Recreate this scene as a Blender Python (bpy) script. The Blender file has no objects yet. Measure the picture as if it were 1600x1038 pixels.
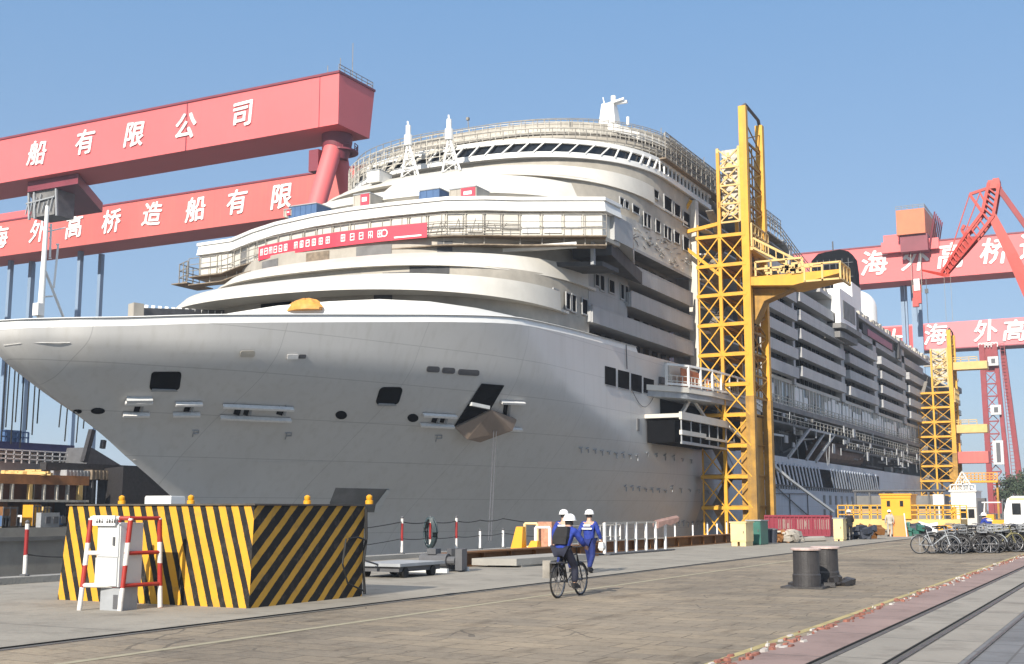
import bpy, math, random
from math import sin, cos, pi, radians, sqrt, atan, atan2, degrees
from mathutils import Vector, Matrix

S = bpy.context.scene
COL = S.collection
R = random.Random(7)

# ------------------------------------------------------------------ camera
FPX, EYE = 1900.0, 1.78
YAW, PITCH = radians(27.4), atan(278 / 1900)
cd = bpy.data.cameras.new('camera')
cam = bpy.data.objects.new('camera', cd)
COL.objects.link(cam)
cd.sensor_width = 36
cd.lens = 36 * FPX / 1600
cd.clip_start = .1
cd.clip_end = 6000
cam.location = (0, 0, EYE)
cam.rotation_euler = (pi / 2 + PITCH, 0, YAW)
S.camera = cam

# ------------------------------------------------------------------ light
TO_SUN = Vector((.06, -.86, .48)).normalized()
w = bpy.data.worlds.new('World')
S.world = w
w.use_nodes = True
nt = w.node_tree
bg = nt.nodes['Background']
sky = nt.nodes.new('ShaderNodeTexSky')
sky.sky_type = 'NISHITA'
sky.sun_disc = False
sky.sun_elevation = math.asin(TO_SUN.z)
sky.sun_rotation = atan2(TO_SUN.x, TO_SUN.y)
sky.air_density = 1.0
sky.dust_density = .25
sky.ozone_density = 3.0
sc_ = nt.nodes.new('ShaderNodeVectorMath'); sc_.operation = 'SCALE'; sc_.inputs['Scale'].default_value = .10
nt.links.new(sky.outputs[0], sc_.inputs[0])
tcw = nt.nodes.new('ShaderNodeTexCoord'); sxyz = nt.nodes.new('ShaderNodeSeparateXYZ')
nt.links.new(tcw.outputs['Generated'], sxyz.inputs[0])
hz = nt.nodes.new('ShaderNodeValToRGB')              # thin even haze over the clear sky
for e_, (p_, c_) in zip([hz.color_ramp.elements[0], hz.color_ramp.elements[1], hz.color_ramp.elements.new(.12), hz.color_ramp.elements.new(.45)],
                       ((0, (.27, .345, .46)), (1, (.09, .20, .44)), (.12, (.235, .335, .475)), (.45, (.135, .275, .49)))):
    e_.position = p_; e_.color = c_ + (1,)
nt.links.new(sxyz.outputs[2], hz.inputs[0])
mxw = nt.nodes.new('ShaderNodeMixRGB'); mxw.inputs[0].default_value = .72
nt.links.new(sc_.outputs[0], mxw.inputs[1]); nt.links.new(hz.outputs[0], mxw.inputs[2])
nt.links.new(mxw.outputs[0], bg.inputs[0])
bg.inputs[1].default_value = 1.06
sl = bpy.data.lights.new('sun', 'SUN')
sl.energy = 5.0
sl.angle = radians(.5)
sl.color = (1, .93, .82)
so = bpy.data.objects.new('sun', sl)
COL.objects.link(so)
so.rotation_euler = (-TO_SUN).to_track_quat('-Z', 'Y').to_euler()
so.location = (-40, -200, 150)
S.view_settings.view_transform = 'Standard'
S.view_settings.look = 'None'
S.view_settings.gamma = 1
S.view_settings.exposure = .50
S.cycles.max_bounces = 6
S.cycles.diffuse_bounces = 3

# ------------------------------------------------------------------ measuring helpers: sight line -> point on a plane of the place
_fw = Vector((-sin(YAW) * cos(PITCH), cos(YAW) * cos(PITCH), sin(PITCH)))
_rt = Vector((cos(YAW), sin(YAW), 0))
_UP = _rt.cross(_fw)
_O = Vector((0, 0, EYE))
def sight(px, py): return _fw + _rt * ((px - 800) / FPX) - _UP * ((py - 519) / FPX)
def PX(px, py, X):
    d = sight(px, py); return _O + d * (X / d.x)
def PY(px, py, Y):
    d = sight(px, py); return _O + d * (Y / d.y)
def PZ(px, py, Z=0):
    d = sight(px, py); return _O + d * ((Z - EYE) / d.z)
def G(px, py): return PZ(px, py, 0)

# ------------------------------------------------------------------ materials
def lin(c):
    return tuple((v / 12.92 if v <= .04045 else ((v + .055) / 1.055) ** 2.4) for v in c)
def hexc(h): return lin(tuple(int(h[i:i + 2], 16) / 255 for i in (0, 2, 4)))
def mat(name, col, rough=.6, var=.12, scale=1.5, metal=0, bump=0, bscale=20, streak=0, streak_col=None, spec=.5, stretch=(1, 1, 1), emit=0):
    m = bpy.data.materials.new(name)
    m.use_nodes = True
    N, L = m.node_tree.nodes, m.node_tree.links
    b = N['Principled BSDF']
    b.inputs['Roughness'].default_value = rough
    b.inputs['Metallic'].default_value = metal
    b.inputs['Specular IOR Level'].default_value = spec
    tc = N.new('ShaderNodeTexCoord')
    mp = N.new('ShaderNodeMapping')
    mp.inputs['Scale'].default_value = stretch
    L.new(tc.outputs['Object'], mp.inputs[0])
    nz = N.new('ShaderNodeTexNoise')
    nz.inputs['Scale'].default_value = scale
    nz.inputs['Detail'].default_value = 6
    nz.inputs['Roughness'].default_value = .62
    L.new(mp.outputs[0], nz.inputs['Vector'])
    rp = N.new('ShaderNodeValToRGB')
    rp.color_ramp.elements[0].position = .3
    rp.color_ramp.elements[1].position = .72
    lo = tuple(max(0, c * (1 - var)) for c in col)
    hi = tuple(min(1, c * (1 + var)) for c in col)
    rp.color_ramp.elements[0].color = lo + (1,)
    rp.color_ramp.elements[1].color = hi + (1,)
    L.new(nz.outputs['Fac'], rp.inputs[0])
    out = rp.outputs[0]
    if streak:
        mp2 = N.new('ShaderNodeMapping')
        mp2.inputs['Scale'].default_value = (1.2, 1.2, .06)
        L.new(tc.outputs['Object'], mp2.inputs[0])
        n2 = N.new('ShaderNodeTexNoise')
        n2.inputs['Scale'].default_value = 1.6
        n2.inputs['Detail'].default_value = 8
        L.new(mp2.outputs[0], n2.inputs['Vector'])
        r2 = N.new('ShaderNodeValToRGB')
        r2.color_ramp.elements[0].position = .5
        r2.color_ramp.elements[1].position = .78
        r2.color_ramp.elements[0].color = (0, 0, 0, 1)
        r2.color_ramp.elements[1].color = (streak, streak, streak, 1)
        L.new(n2.outputs['Fac'], r2.inputs[0])
        mx = N.new('ShaderNodeMixRGB')
        L.new(r2.outputs[0], mx.inputs[0])
        L.new(out, mx.inputs[1])
        mx.inputs[2].default_value = (streak_col or tuple(c * .45 for c in col)) + (1,)
        out = mx.outputs[0]
    L.new(out, b.inputs['Base Color'])
    if bump:
        nb = N.new('ShaderNodeTexNoise')
        nb.inputs['Scale'].default_value = bscale
        nb.inputs['Detail'].default_value = 5
        L.new(tc.outputs['Object'], nb.inputs['Vector'])
        bp = N.new('ShaderNodeBump')
        bp.inputs['Strength'].default_value = bump
        bp.inputs['Distance'].default_value = .05
        L.new(nb.outputs['Fac'], bp.inputs['Height'])
        L.new(bp.outputs[0], b.inputs['Normal'])
    if emit:
        b.inputs['Emission Color'].default_value = col + (1,)
        b.inputs['Emission Strength'].default_value = emit
    return m

def math_node(N, L, op, a, b=None, c=None):
    n = N.new('ShaderNodeMath'); n.operation = op
    for i, v in enumerate((a, b, c)):
        if v is None: continue
        if isinstance(v, (int, float)): n.inputs[i].default_value = v
        else: L.new(v, n.inputs[i])
    return n.outputs[0]
def stripe_mat(name, fx, fy, fz, period, c1, c2, duty=.5, rough=.55, spots=.25):
    m = mat(name, c1, rough, var=.08, scale=3)
    N, L = m.node_tree.nodes, m.node_tree.links
    b = N['Principled BSDF']
    old = b.inputs['Base Color'].links[0].from_socket
    tc = N.new('ShaderNodeTexCoord'); sp = N.new('ShaderNodeSeparateXYZ')
    L.new(tc.outputs['Object'], sp.inputs[0])
    wob = N.new('ShaderNodeTexNoise'); wob.inputs['Scale'].default_value = 2.2; wob.inputs['Detail'].default_value = 6; wob.inputs['Roughness'].default_value = .7
    L.new(tc.outputs['Object'], wob.inputs['Vector'])
    t = math_node(N, L, 'ADD', math_node(N, L, 'ADD', math_node(N, L, 'MULTIPLY', sp.outputs[0], fx), math_node(N, L, 'MULTIPLY', sp.outputs[1], fy)), math_node(N, L, 'MULTIPLY', sp.outputs[2], fz))
    t = math_node(N, L, 'ADD', t, math_node(N, L, 'MULTIPLY', math_node(N, L, 'SUBTRACT', wob.outputs['Fac'], .5), .16 * period))
    f = math_node(N, L, 'FRACT', math_node(N, L, 'DIVIDE', math_node(N, L, 'ADD', t, 1000 * period), period))
    k = math_node(N, L, 'GREATER_THAN', f, duty)
    mx = N.new('ShaderNodeMixRGB')
    L.new(k, mx.inputs[0]); L.new(old, mx.inputs[1]); mx.inputs[2].default_value = c2 + (1,)
    # scuffs and grime
    nz = N.new('ShaderNodeTexNoise'); nz.inputs['Scale'].default_value = 5; nz.inputs['Detail'].default_value = 9; nz.inputs['Roughness'].default_value = .7
    L.new(tc.outputs['Object'], nz.inputs['Vector'])
    rr = N.new('ShaderNodeValToRGB'); rr.color_ramp.elements[0].position = .52; rr.color_ramp.elements[1].position = .70
    rr.color_ramp.elements[0].color = (0, 0, 0, 1); rr.color_ramp.elements[1].color = (spots,) * 3 + (1,)
    L.new(nz.outputs['Fac'], rr.inputs[0])
    m2 = N.new('ShaderNodeMixRGB'); L.new(rr.outputs[0], m2.inputs[0]); L.new(mx.outputs[0], m2.inputs[1]); m2.inputs[2].default_value = (.12, .10, .08, 1)
    L.new(m2.outputs[0], b.inputs['Base Color'])
    return m

M = {}
def add_panels(m, sx, sz, axis='XZ', strength=.35, dark=.88):
    """thin plate-seam lines (weld seams) multiplied into the paint's own colour"""
    N, L = m.node_tree.nodes, m.node_tree.links
    b = N['Principled BSDF']
    old = b.inputs['Base Color'].links[0].from_socket
    tc = N.new('ShaderNodeTexCoord'); sp = N.new('ShaderNodeSeparateXYZ')
    L.new(tc.outputs['Object'], sp.inputs[0])
    hor = sp.outputs[0] if axis[0] == 'X' else sp.outputs[1]
    def line(v, per, wd):
        f = math_node(N, L, 'FRACT', math_node(N, L, 'DIVIDE', math_node(N, L, 'ADD', v, per * 500 + .13), per))
        return math_node(N, L, 'LESS_THAN', f, wd / per)
    k = math_node(N, L, 'MAXIMUM', line(hor, sx, .05), line(sp.outputs[2], sz, .05))
    k = math_node(N, L, 'MULTIPLY', k, strength)
    mx = N.new('ShaderNodeMixRGB'); mx.blend_type = 'MULTIPLY'
    L.new(k, mx.inputs[0]); L.new(old, mx.inputs[1]); mx.inputs[2].default_value = (dark * .6, dark * .6, dark * .6, 1)
    L.new(mx.outputs[0], b.inputs['Base Color'])
    return m

M['hull'] = add_panels(mat('hull_paint', (.575, .56, .535), .34, .06, .12, bump=.12, bscale=.35, streak=.34, streak_col=(.42, .40, .35), spec=.5), 11, 2.8, 'YZ', .5)
M['hull_low'] = add_panels(mat('hull_primer', (.40, .435, .49), .5, .09, .25, streak=.3), 9, 2.4, 'YZ', .4)
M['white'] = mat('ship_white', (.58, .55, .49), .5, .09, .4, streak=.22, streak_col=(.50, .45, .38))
M['white_clean'] = mat('bright_white', (.74, .73, .70), .45, .04, .8)
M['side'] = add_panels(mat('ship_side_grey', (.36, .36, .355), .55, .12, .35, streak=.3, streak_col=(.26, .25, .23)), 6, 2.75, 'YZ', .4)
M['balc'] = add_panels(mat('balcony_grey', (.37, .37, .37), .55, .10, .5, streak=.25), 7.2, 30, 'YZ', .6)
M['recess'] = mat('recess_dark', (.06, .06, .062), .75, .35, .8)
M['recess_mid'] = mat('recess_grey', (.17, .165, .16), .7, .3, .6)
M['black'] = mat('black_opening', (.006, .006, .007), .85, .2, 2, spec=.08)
M['glass'] = mat('dark_glass', (.015, .017, .02), .12, .1, 2)
M['glass_light'] = mat('promenade_glass', (.30, .33, .36), .14, .5, .35, spec=.8)
M['cream'] = mat('cream_shaded_wall', (.40, .365, .31), .65, .2, .5, streak=.4, streak_col=(.36, .32, .26))  # cream dulled so the shade of the recessed tier walls sits in the colour
M['scaf'] = mat('scaffold_steel', (.24, .22, .19), .6, .35, 3)
M['scaf_l'] = mat('scaffold_pale', (.48, .45, .39), .6, .3, 3)
M['plank'] = mat('scaffold_plank', (.22, .17, .12), .8, .4, 2)
M['crane'] = add_panels(mat('crane_faded_red', (.68, .135, .135), .55, .07, .06, streak=.16, streak_col=(.52, .13, .11)), 22, 40, 'XZ', .35)
M['crane_b'] = add_panels(mat('crane_salmon', (.58, .125, .11), .6, .12, .05, streak=.3, streak_col=(.50, .19, .13)), 24, 40, 'XZ', .35)
M['crane_dark_shade'] = mat('crane_shaded_red', (.20, .035, .05), .55, .15, .3)  # crane red darkened: shade of the trolley and undersides put into the colour
M['crane_haze'] = add_panels(mat('crane_haze_pink', (.72, .19, .20), .55, .06, .05), 20, 40, 'XZ', .3)  # red paled toward pink, distance haze put into the paint
M['red'] = mat('bright_red_steel', (.42, .030, .018), .5, .2, .5, streak=.3, streak_col=(.25, .05, .04))
M['red_leg'] = mat('leg_red', (.25, .024, .028), .55, .18, .4, streak=.3, streak_col=(.2, .05, .05))
M['haze_blue'] = mat('haze_blue_leg', (.20, .28, .385), .6, .06, .2)  # sky-tinted paint, the haze over the far legs put into their colour
M['yellow'] = mat('tower_yellow', (.66, .33, .015), .5, .14, .6, streak=.45, streak_col=(.35, .18, .05))
M['yellow_old'] = mat('weathered_yellow', (.38, .20, .025), .6, .35, .7, streak=.6, streak_col=(.12, .08, .05))
M['yellow_b'] = mat('bright_yellow', (.72, .33, .012), .5, .08, 1, streak=.2)
M['yellow_pale'] = mat('pale_yellow', (.60, .41, .15), .55, .12, 1)
M['conc'] = mat('concrete', (.30, .285, .255), .85, .16, .5, bump=.3, bscale=12)
M['conc_d'] = mat('concrete_dark', (.16, .16, .155), .85, .25, .4, bump=.3)
M['steel'] = mat('rail_steel', (.10, .085, .07), .5, .3, 3, metal=.3)
M['groove'] = mat('groove_dark', (.02, .018, .016), .9, .2, 3)
M['rust'] = mat('rusty_beam', (.20, .085, .022), .7, .3, 1.2, bump=.2, streak=.4, streak_col=(.10, .05, .03))
M['iron'] = mat('black_iron', (.035, .032, .032), .5, .4, 3, bump=.15, bscale=30)
M['iron_top'] = mat('worn_top', (.50, .38, .34), .5, .3, 6)
M['grey'] = mat('grey_steel', (.30, .31, .32), .5, .15, 2)
M['ltgrey'] = mat('cabinet_grey', (.56, .56, .545), .5, .05, 2, streak=.15)
M['dkgrey'] = mat('dark_grey', (.09, .09, .095), .6, .2, 2)
M['redw'] = mat('paint_red', (.46, .055, .04), .5, .15, 4)
M['whitep'] = mat('paint_white', (.74, .72, .69), .5, .1, 4)
M['orange'] = mat('orange_sheet', (.74, .25, .05), .6, .15, 1)
M['blue'] = mat('work_jacket_blue', (.014, .036, .25), .8, .35, 9, bump=.5, bscale=14)
M['bluecont'] = mat('container_blue', (.06, .12, .24), .55, .15, 1)
M['navy'] = mat('navy_trousers', (.012, .014, .03), .8, .2, 8)
M['bluetrouser'] = mat('work_trousers_blue', (.010, .022, .13), .8, .3, 9, bump=.4, bscale=14)
M['darkcloth'] = mat('dark_cloth', (.014, .013, .014), .85, .3, 8)
M['skin'] = mat('skin', (.50, .30, .21), .6, .08, 8)
M['helmet'] = mat('helmet_white', (.86, .85, .83), .35, .02, 5)
M['rubber'] = mat('rubber', (.012, .012, .012), .7, .2, 8)
M['chrome'] = mat('bike_metal', (.20, .20, .21), .4, .2, 6, metal=.5)
M['green'] = mat('green_cabinet', (.03, .13, .10), .5, .15, 2)
M['creamcab'] = mat('cream_cabinet', (.72, .54, .27), .55, .08, 2, streak=.2)
M['maroon'] = mat('maroon_barrier', (.20, .013, .03), .55, .12, 1.5)
M['leaf'] = mat('leaf', (.045, .065, .035), .8, .5, .4)
M['bark'] = mat('bark', (.08, .06, .045), .9, .3, 2)
M['bannerred'] = mat('banner_red', (.66, .05, .08), .6, .06, 1)
M['bin'] = mat('bin_dark', (.03, .035, .05), .6, .3, 2)
M['letter'] = mat('letter_white', (.84, .81, .78), .5, .08, .5)

# ------------------------------------------------------------------ mesh builder
class MB:
    def __init__(s): s.v = []; s.f = []; s.mi = []; s.cuts = []
    def add(s, vs, fs, mi=0):
        b = len(s.v); s.cuts.append((b, len(s.f))); s.v += [tuple(v) for v in vs]
        s.f += [tuple(b + i for i in f) for f in fs]; s.mi += [mi] * len(fs); return s
    def box(s, x0, x1, y0, y1, z0, z1, mi=0):
        v = [(x, y, z) for z in (z0, z1) for y in (y0, y1) for x in (x0, x1)]
        return s.add(v, [(0, 2, 3, 1), (4, 5, 7, 6), (0, 1, 5, 4), (2, 6, 7, 3), (0, 4, 6, 2), (1, 3, 7, 5)], mi)
    def cbox(s, c, size, rz=0, rx=0, ry=0, mi=0):
        m = Matrix.Translation(c) @ Matrix.Rotation(rz, 4, 'Z') @ Matrix.Rotation(ry, 4, 'Y') @ Matrix.Rotation(rx, 4, 'X')
        a, b, c2 = size[0] / 2, size[1] / 2, size[2] / 2
        v = [m @ Vector((x, y, z)) for z in (-c2, c2) for y in (-b, b) for x in (-a, a)]
        return s.add(v, [(0, 2, 3, 1), (4, 5, 7, 6), (0, 1, 5, 4), (2, 6, 7, 3), (0, 4, 6, 2), (1, 3, 7, 5)], mi)
    def bar(s, p, q, wd, h=None, mi=0, n=4, r2=None):
        p, q = Vector(p), Vector(q); d = q - p
        if d.length < 1e-6: return s
        d.normalize()
        a = d.cross(Vector((0, 0, 1)))
        if a.length < .02: a = Vector((1, 0, 0))
        a.normalize(); b = a.cross(d); h = h or wd
        if n == 4:
            c = [(-1, -1), (1, -1), (1, 1), (-1, 1)]
        else:
            c = [(cos(2 * pi * i / n), sin(2 * pi * i / n)) for i in range(n)]
        k = (r2 / wd * 2 if r2 else 1)
        v = [p + a * (x * wd / 2) + b * (y * h / 2) for x, y in c] + [q + a * (x * wd / 2 * k) + b * (y * h / 2 * k) for x, y in c]
        f = [(i, (i + 1) % n, n + (i + 1) % n, n + i) for i in range(n)] + [tuple(range(n - 1, -1, -1)), tuple(range(n, 2 * n))]
        return s.add(v, f, mi)
    def tube(s, p, q, r, n=10, mi=0, r2=None): return s.bar(p, q, 2 * r, 2 * r, mi, n, r2)
    def path(s, pts, r, n=6, mi=0, closed=False):
        pts = [Vector(p) for p in pts]; m = len(pts); rings = []
        for i, p in enumerate(pts):
            a = pts[(i - 1) % m] if (closed or i) else p
            b = pts[(i + 1) % m] if (closed or i < m - 1) else p
            d = (b - a).normalized()
            u = d.cross(Vector((0, 0, 1)))
            if u.length < .05: u = d.cross(Vector((1, 0, 0)))
            u.normalize(); w2 = u.cross(d)
            rings.append([p + (u * cos(2 * pi * k / n) + w2 * sin(2 * pi * k / n)) * r for k in range(n)])
        return s.loft(rings, closed, not closed, mi)
    def loft(s, rings, closed=False, caps=True, mi=0):
        n = len(rings[0]); m = len(rings)
        v = [p for r in rings for p in r]; f = []
        for i in range(m if closed else m - 1):
            j = (i + 1) % m
            for k in range(n):
                l = (k + 1) % n
                f.append((i * n + k, i * n + l, j * n + l, j * n + k))
        if caps: f += [tuple(range(n - 1, -1, -1)), tuple((m - 1) * n + k for k in range(n))]
        return s.add(v, f, mi)
    def prism(s, poly, z0, z1, mi=0):
        n = len(poly)
        v = [(p[0], p[1], z0) for p in poly] + [(p[0], p[1], z1) for p in poly]
        f = [(i, (i + 1) % n, n + (i + 1) % n, n + i) for i in range(n)] + [tuple(range(n - 1, -1, -1)), tuple(range(n, 2 * n))]
        return s.add(v, f, mi)
    def lathe(s, prof, c, n=20, mi=0):
        rings = [[(c[0] + r * cos(2 * pi * k / n), c[1] + r * sin(2 * pi * k / n), c[2] + z) for k in range(n)] for r, z in prof]
        return s.loft(rings, False, True, mi)
    def wall(s, line, z0, z1, th=.12, mi=0, top_in=0):
        """vertical wall of real thickness along an open plan line (outer face on the line)"""
        ln = [Vector((p[0], p[1])) for p in line]; n = len(ln); inn = []
        for i in range(n):
            d = (ln[min(i + 1, n - 1)] - ln[max(i - 1, 0)]).normalized()
            inn.append(Vector((-d.y, d.x)))
        zz = lambda z, i: z[i] if isinstance(z, (list, tuple)) else z
        rings = []
        for i in range(n):
            o, nn = ln[i], inn[i]
            a, b = zz(z0, i), zz(z1, i)
            rings.append([(o.x, o.y, a), (o.x + nn.x * top_in, o.y + nn.y * top_in, b),
                          (o.x + nn.x * (th + top_in), o.y + nn.y * (th + top_in), b), (o.x + nn.x * th, o.y + nn.y * th, a)])
        return s.loft(rings, False, True, mi)
    def rail(s, line, z, h=1.1, sp=1.6, r=.035, levels=(1, .55), zf=None):
        ln = [Vector((p[0], p[1], p[2] if len(p) > 2 else z)) for p in line]
        for lv in levels:
            for a, b in zip(ln, ln[1:]): s.bar(a + Vector((0, 0, h * lv)), b + Vector((0, 0, h * lv)), r * 2)
        for a, b in zip(ln, ln[1:]):
            k = max(1, int((b - a).length / sp + .5))
            for i in range(k):
                p = a.lerp(b, i / k); s.bar(p, p + Vector((0, 0, h)), r * 2)
        s.bar(ln[-1], ln[-1] + Vector((0, 0, h)), r * 2)
        return s
    def build(s, name, m, parent=None, smooth=False, loc=None):
        me = bpy.data.meshes.new(name)
        off = Vector(loc) if loc else None
        vs = [tuple(Vector(v) - off) for v in s.v] if off else s.v
        me.from_pydata(vs, [], s.f)
        ms = m if isinstance(m, (list, tuple)) else [m]
        for x in ms: me.materials.append(x if not isinstance(x, str) else M[x])
        if len(ms) > 1: me.polygons.foreach_set('material_index', s.mi)
        me.update()
        if smooth:
            me.polygons.foreach_set('use_smooth', [True] * len(me.polygons))
            me.set_sharp_from_angle(angle=radians(38))
        o = bpy.data.objects.new(name, me); COL.objects.link(o)
        if parent is not None:
            o.parent = parent
        if off: o.location = off
        return o

def tag(o, label, cat, group=None):
    o['label'] = label; o['category'] = cat
    if group: o['group'] = group
    return o
def struct(o): o['kind'] = 'structure'; return o
def thing(name, label, cat, loc=(0, 0, 0), group=None, rz=0):
    o = bpy.data.objects.new(name, None); COL.objects.link(o)
    o.empty_display_size = .3
    o.location = loc; o.rotation_euler = (0, 0, rz)
    return tag(o, label, cat, group)
def dup(root, loc, rz=0, label=None, scale=None):
    c = root.copy(); COL.objects.link(c); c.location = loc; c.rotation_euler = (0, 0, rz)
    if scale: c.scale = (scale,) * 3
    if label: c['label'] = label
    def rec(a, b):
        for ch in list(a.children):
            d = ch.copy(); COL.objects.link(d); d.parent = b; rec(ch, d)
    rec(root, c)
    return c
def part(mb, name, m, parent, smooth=False):
    """part given in world coordinates under a thing whose Empty stands at its base"""
    o = mb.build(name, m, None, smooth)
    o.parent = parent
    root = parent
    off = Vector((0, 0, 0))
    while root is not None:
        off += Vector(root.location); root = root.parent
    o.location = -off
    return o
def text_mb(body, size, at_fn, depth=.12, bold=.03, shear=.1, rot=0):
    """letters as solid raised characters; at_fn(u, v, d) maps letter plane to the place"""
    c = bpy.data.curves.new('lettering', 'FONT'); c.body = body; c.size = size
    c.extrude = depth / 2; c.offset = bold * size; c.shear = shear; c.resolution_u = 2
    o = bpy.data.objects.new('lettering', c); COL.objects.link(o)
    dg = bpy.context.evaluated_depsgraph_get()
    me = bpy.data.meshes.new_from_object(o.evaluated_get(dg))
    ca, sa = cos(rot), sin(rot)
    vs = [at_fn(v.co.x * ca - v.co.y * sa, v.co.x * sa + v.co.y * ca, v.co.z) for v in me.vertices]
    fs = [tuple(p.vertices) for p in me.polygons]
    bpy.data.objects.remove(o); bpy.data.curves.remove(c); bpy.data.meshes.remove(me)
    mb = MB(); mb.add(vs, fs); return mb

# ------------------------------------------------------------------ ground, quay, dock
DX0, DX1, DY0, DY1, DZ = -101.0, -25.0, 8.0, 520.0, -10.5
def paver_material():
    m = mat('pavers', (.24, .20, .15), .88, .22, .35, bump=.35, bscale=9)
    N, L = m.node_tree.nodes, m.node_tree.links
    b = N['Principled BSDF']
    tc = N.new('ShaderNodeTexCoord'); mp = N.new('ShaderNodeMapping')
    mp.inputs['Rotation'].default_value = (0, 0, .02)
    L.new(tc.outputs['Object'], mp.inputs[0])
    # the block courses wander a little, as old paving does
    nzw = N.new('ShaderNodeTexNoise'); nzw.inputs['Scale'].default_value = .7; nzw.inputs['Detail'].default_value = 3
    L.new(tc.outputs['Object'], nzw.inputs['Vector'])
    vm = N.new('ShaderNodeMixRGB'); vm.blend_type = 'ADD'; vm.inputs[0].default_value = .22
    L.new(mp.outputs[0], vm.inputs[1]); L.new(nzw.outputs['Color'], vm.inputs[2])
    br = N.new('ShaderNodeTexBrick')
    br.inputs['Scale'].default_value = 1
    br.inputs['Brick Width'].default_value = .95
    br.inputs['Row Height'].default_value = .52
    br.inputs['Mortar Size'].default_value = .016
    br.inputs['Mortar Smooth'].default_value = .6
    br.inputs['Color1'].default_value = (.86, .86, .87, 1)
    br.inputs['Color2'].default_value = (1.10, 1.07, 1.02, 1)
    br.inputs['Mortar'].default_value = (.42, .40, .37, 1)
    L.new(vm.outputs[0], br.inputs['Vector'])
    def blotch(scale, p0, p1, lo, hi, stretch=(1, 1, 1), det=7):
        m2 = N.new('ShaderNodeMapping'); m2.inputs['Scale'].default_value = stretch
        L.new(tc.outputs['Object'], m2.inputs[0])
        n = N.new('ShaderNodeTexNoise'); n.inputs['Scale'].default_value = scale; n.inputs['Detail'].default_value = det; n.inputs['Roughness'].default_value = .68
        L.new(m2.outputs[0], n.inputs['Vector'])
        r = N.new('ShaderNodeValToRGB'); r.color_ramp.elements[0].position = p0; r.color_ramp.elements[1].position = p1
        r.color_ramp.elements[0].color = lo + (1,); r.color_ramp.elements[1].color = hi + (1,)
        L.new(n.outputs['Fac'], r.inputs[0]); return r.outputs[0]
    def mul(a, c):
        x = N.new('ShaderNodeMixRGB'); x.blend_type = 'MULTIPLY'; x.inputs[0].default_value = 1
        L.new(a, x.inputs[1]); L.new(c, x.inputs[2]); return x.outputs[0]
    o = b.inputs['Base Color'].links[0].from_socket
    o = mul(o, br.outputs['Color'])
    o = mul(o, blotch(.16, .35, .65, (.72, .72, .72), (1.16, 1.14, 1.10)))          # broad worn patches
    o = mul(o, blotch(1.3, .32, .46, (.58, .55, .52), (1, 1, 1), (1, .3, 1)))       # oil and tyre marks along the road
    o = mul(o, blotch(7, .36, .46, (.74, .72, .70), (1, 1, 1)))                      # small spalls
    # open cracks and broken joints
    m3 = N.new('ShaderNodeMapping'); m3.inputs['Scale'].default_value = (.75, .42, 1)
    L.new(vm.outputs[0], m3.inputs[0])
    vo = N.new('ShaderNodeTexVoronoi'); vo.feature = 'DISTANCE_TO_EDGE'; vo.inputs['Scale'].default_value = 1.0
    L.new(m3.outputs[0], vo.inputs['Vector'])
    ck = math_node(N, L, 'LESS_THAN', vo.outputs['Distance'], .008)
    nb2 = N.new('ShaderNodeTexNoise'); nb2.inputs['Scale'].default_value = .5; nb2.inputs['Detail'].default_value = 4
    L.new(tc.outputs['Object'], nb2.inputs['Vector'])
    ck = math_node(N, L, 'MULTIPLY', ck, math_node(N, L, 'GREATER_THAN', nb2.outputs['Fac'], .52))
    cm = N.new('ShaderNodeMixRGB'); L.new(math_node(N, L, 'MULTIPLY', ck, .55), cm.inputs[0]); L.new(o, cm.inputs[1]); cm.inputs[2].default_value = (.045, .038, .03, 1)
    L.new(cm.outputs[0], b.inputs['Base Color'])
    return m
M['pavers'] = paver_material()
def slab_material(name, col, jx, jy, wander=.0):
    m = mat(name, col, .85, .16, .4, bump=.25, bscale=10)
    N, L = m.node_tree.nodes, m.node_tree.links
    b = N['Principled BSDF']; o = b.inputs['Base Color'].links[0].from_socket
    tc = N.new('ShaderNodeTexCoord'); sp = N.new('ShaderNodeSeparateXYZ'); L.new(tc.outputs['Object'], sp.inputs[0])
    def line(v, per, wd):
        f = math_node(N, L, 'FRACT', math_node(N, L, 'DIVIDE', math_node(N, L, 'ADD', v, per * 400 + .21), per))
        return math_node(N, L, 'LESS_THAN', f, wd / per)
    k = math_node(N, L, 'MAXIMUM', line(sp.outputs[0], jx, .03), line(sp.outputs[1], jy, .05))
    k = math_node(N, L, 'MULTIPLY', k, .6)
    nz = N.new('ShaderNodeTexNoise'); nz.inputs['Scale'].default_value = 1.1; nz.inputs['Detail'].default_value = 9; nz.inputs['Roughness'].default_value = .7
    L.new(tc.outputs['Object'], nz.inputs['Vector'])
    rr = N.new('ShaderNodeValToRGB'); rr.color_ramp.elements[0].position = .33; rr.color_ramp.elements[1].position = .5
    rr.color_ramp.elements[0].color = (.70, .69, .68, 1); rr.color_ramp.elements[1].color = (1, 1, 1, 1)
    L.new(nz.outputs['Fac'], rr.inputs[0])
    x = N.new('ShaderNodeMixRGB'); x.blend_type = 'MULTIPLY'; x.inputs[0].default_value = 1
    L.new(o, x.inputs[1]); L.new(rr.outputs[0], x.inputs[2])
    y = N.new('ShaderNodeMixRGB'); L.new(k, y.inputs[0]); L.new(x.outputs[0], y.inputs[1]); y.inputs[2].default_value = (.06, .055, .05, 1)
    L.new(y.outputs[0], b.inputs['Base Color'])
    return m
M['apron'] = slab_material('apron_slabs', (.265, .24, .20), 5.9, 7.0)
M['slab_r'] = slab_material('track_slabs', (.26, .235, .20), 50, 2.6)
M['pink'] = slab_material('pink_slabs', (.25, .175, .155), 50, 3.1)
M['dark_slab'] = slab_material('dark_paving', (.145, .145, .15), 1.4, 1.0)

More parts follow.
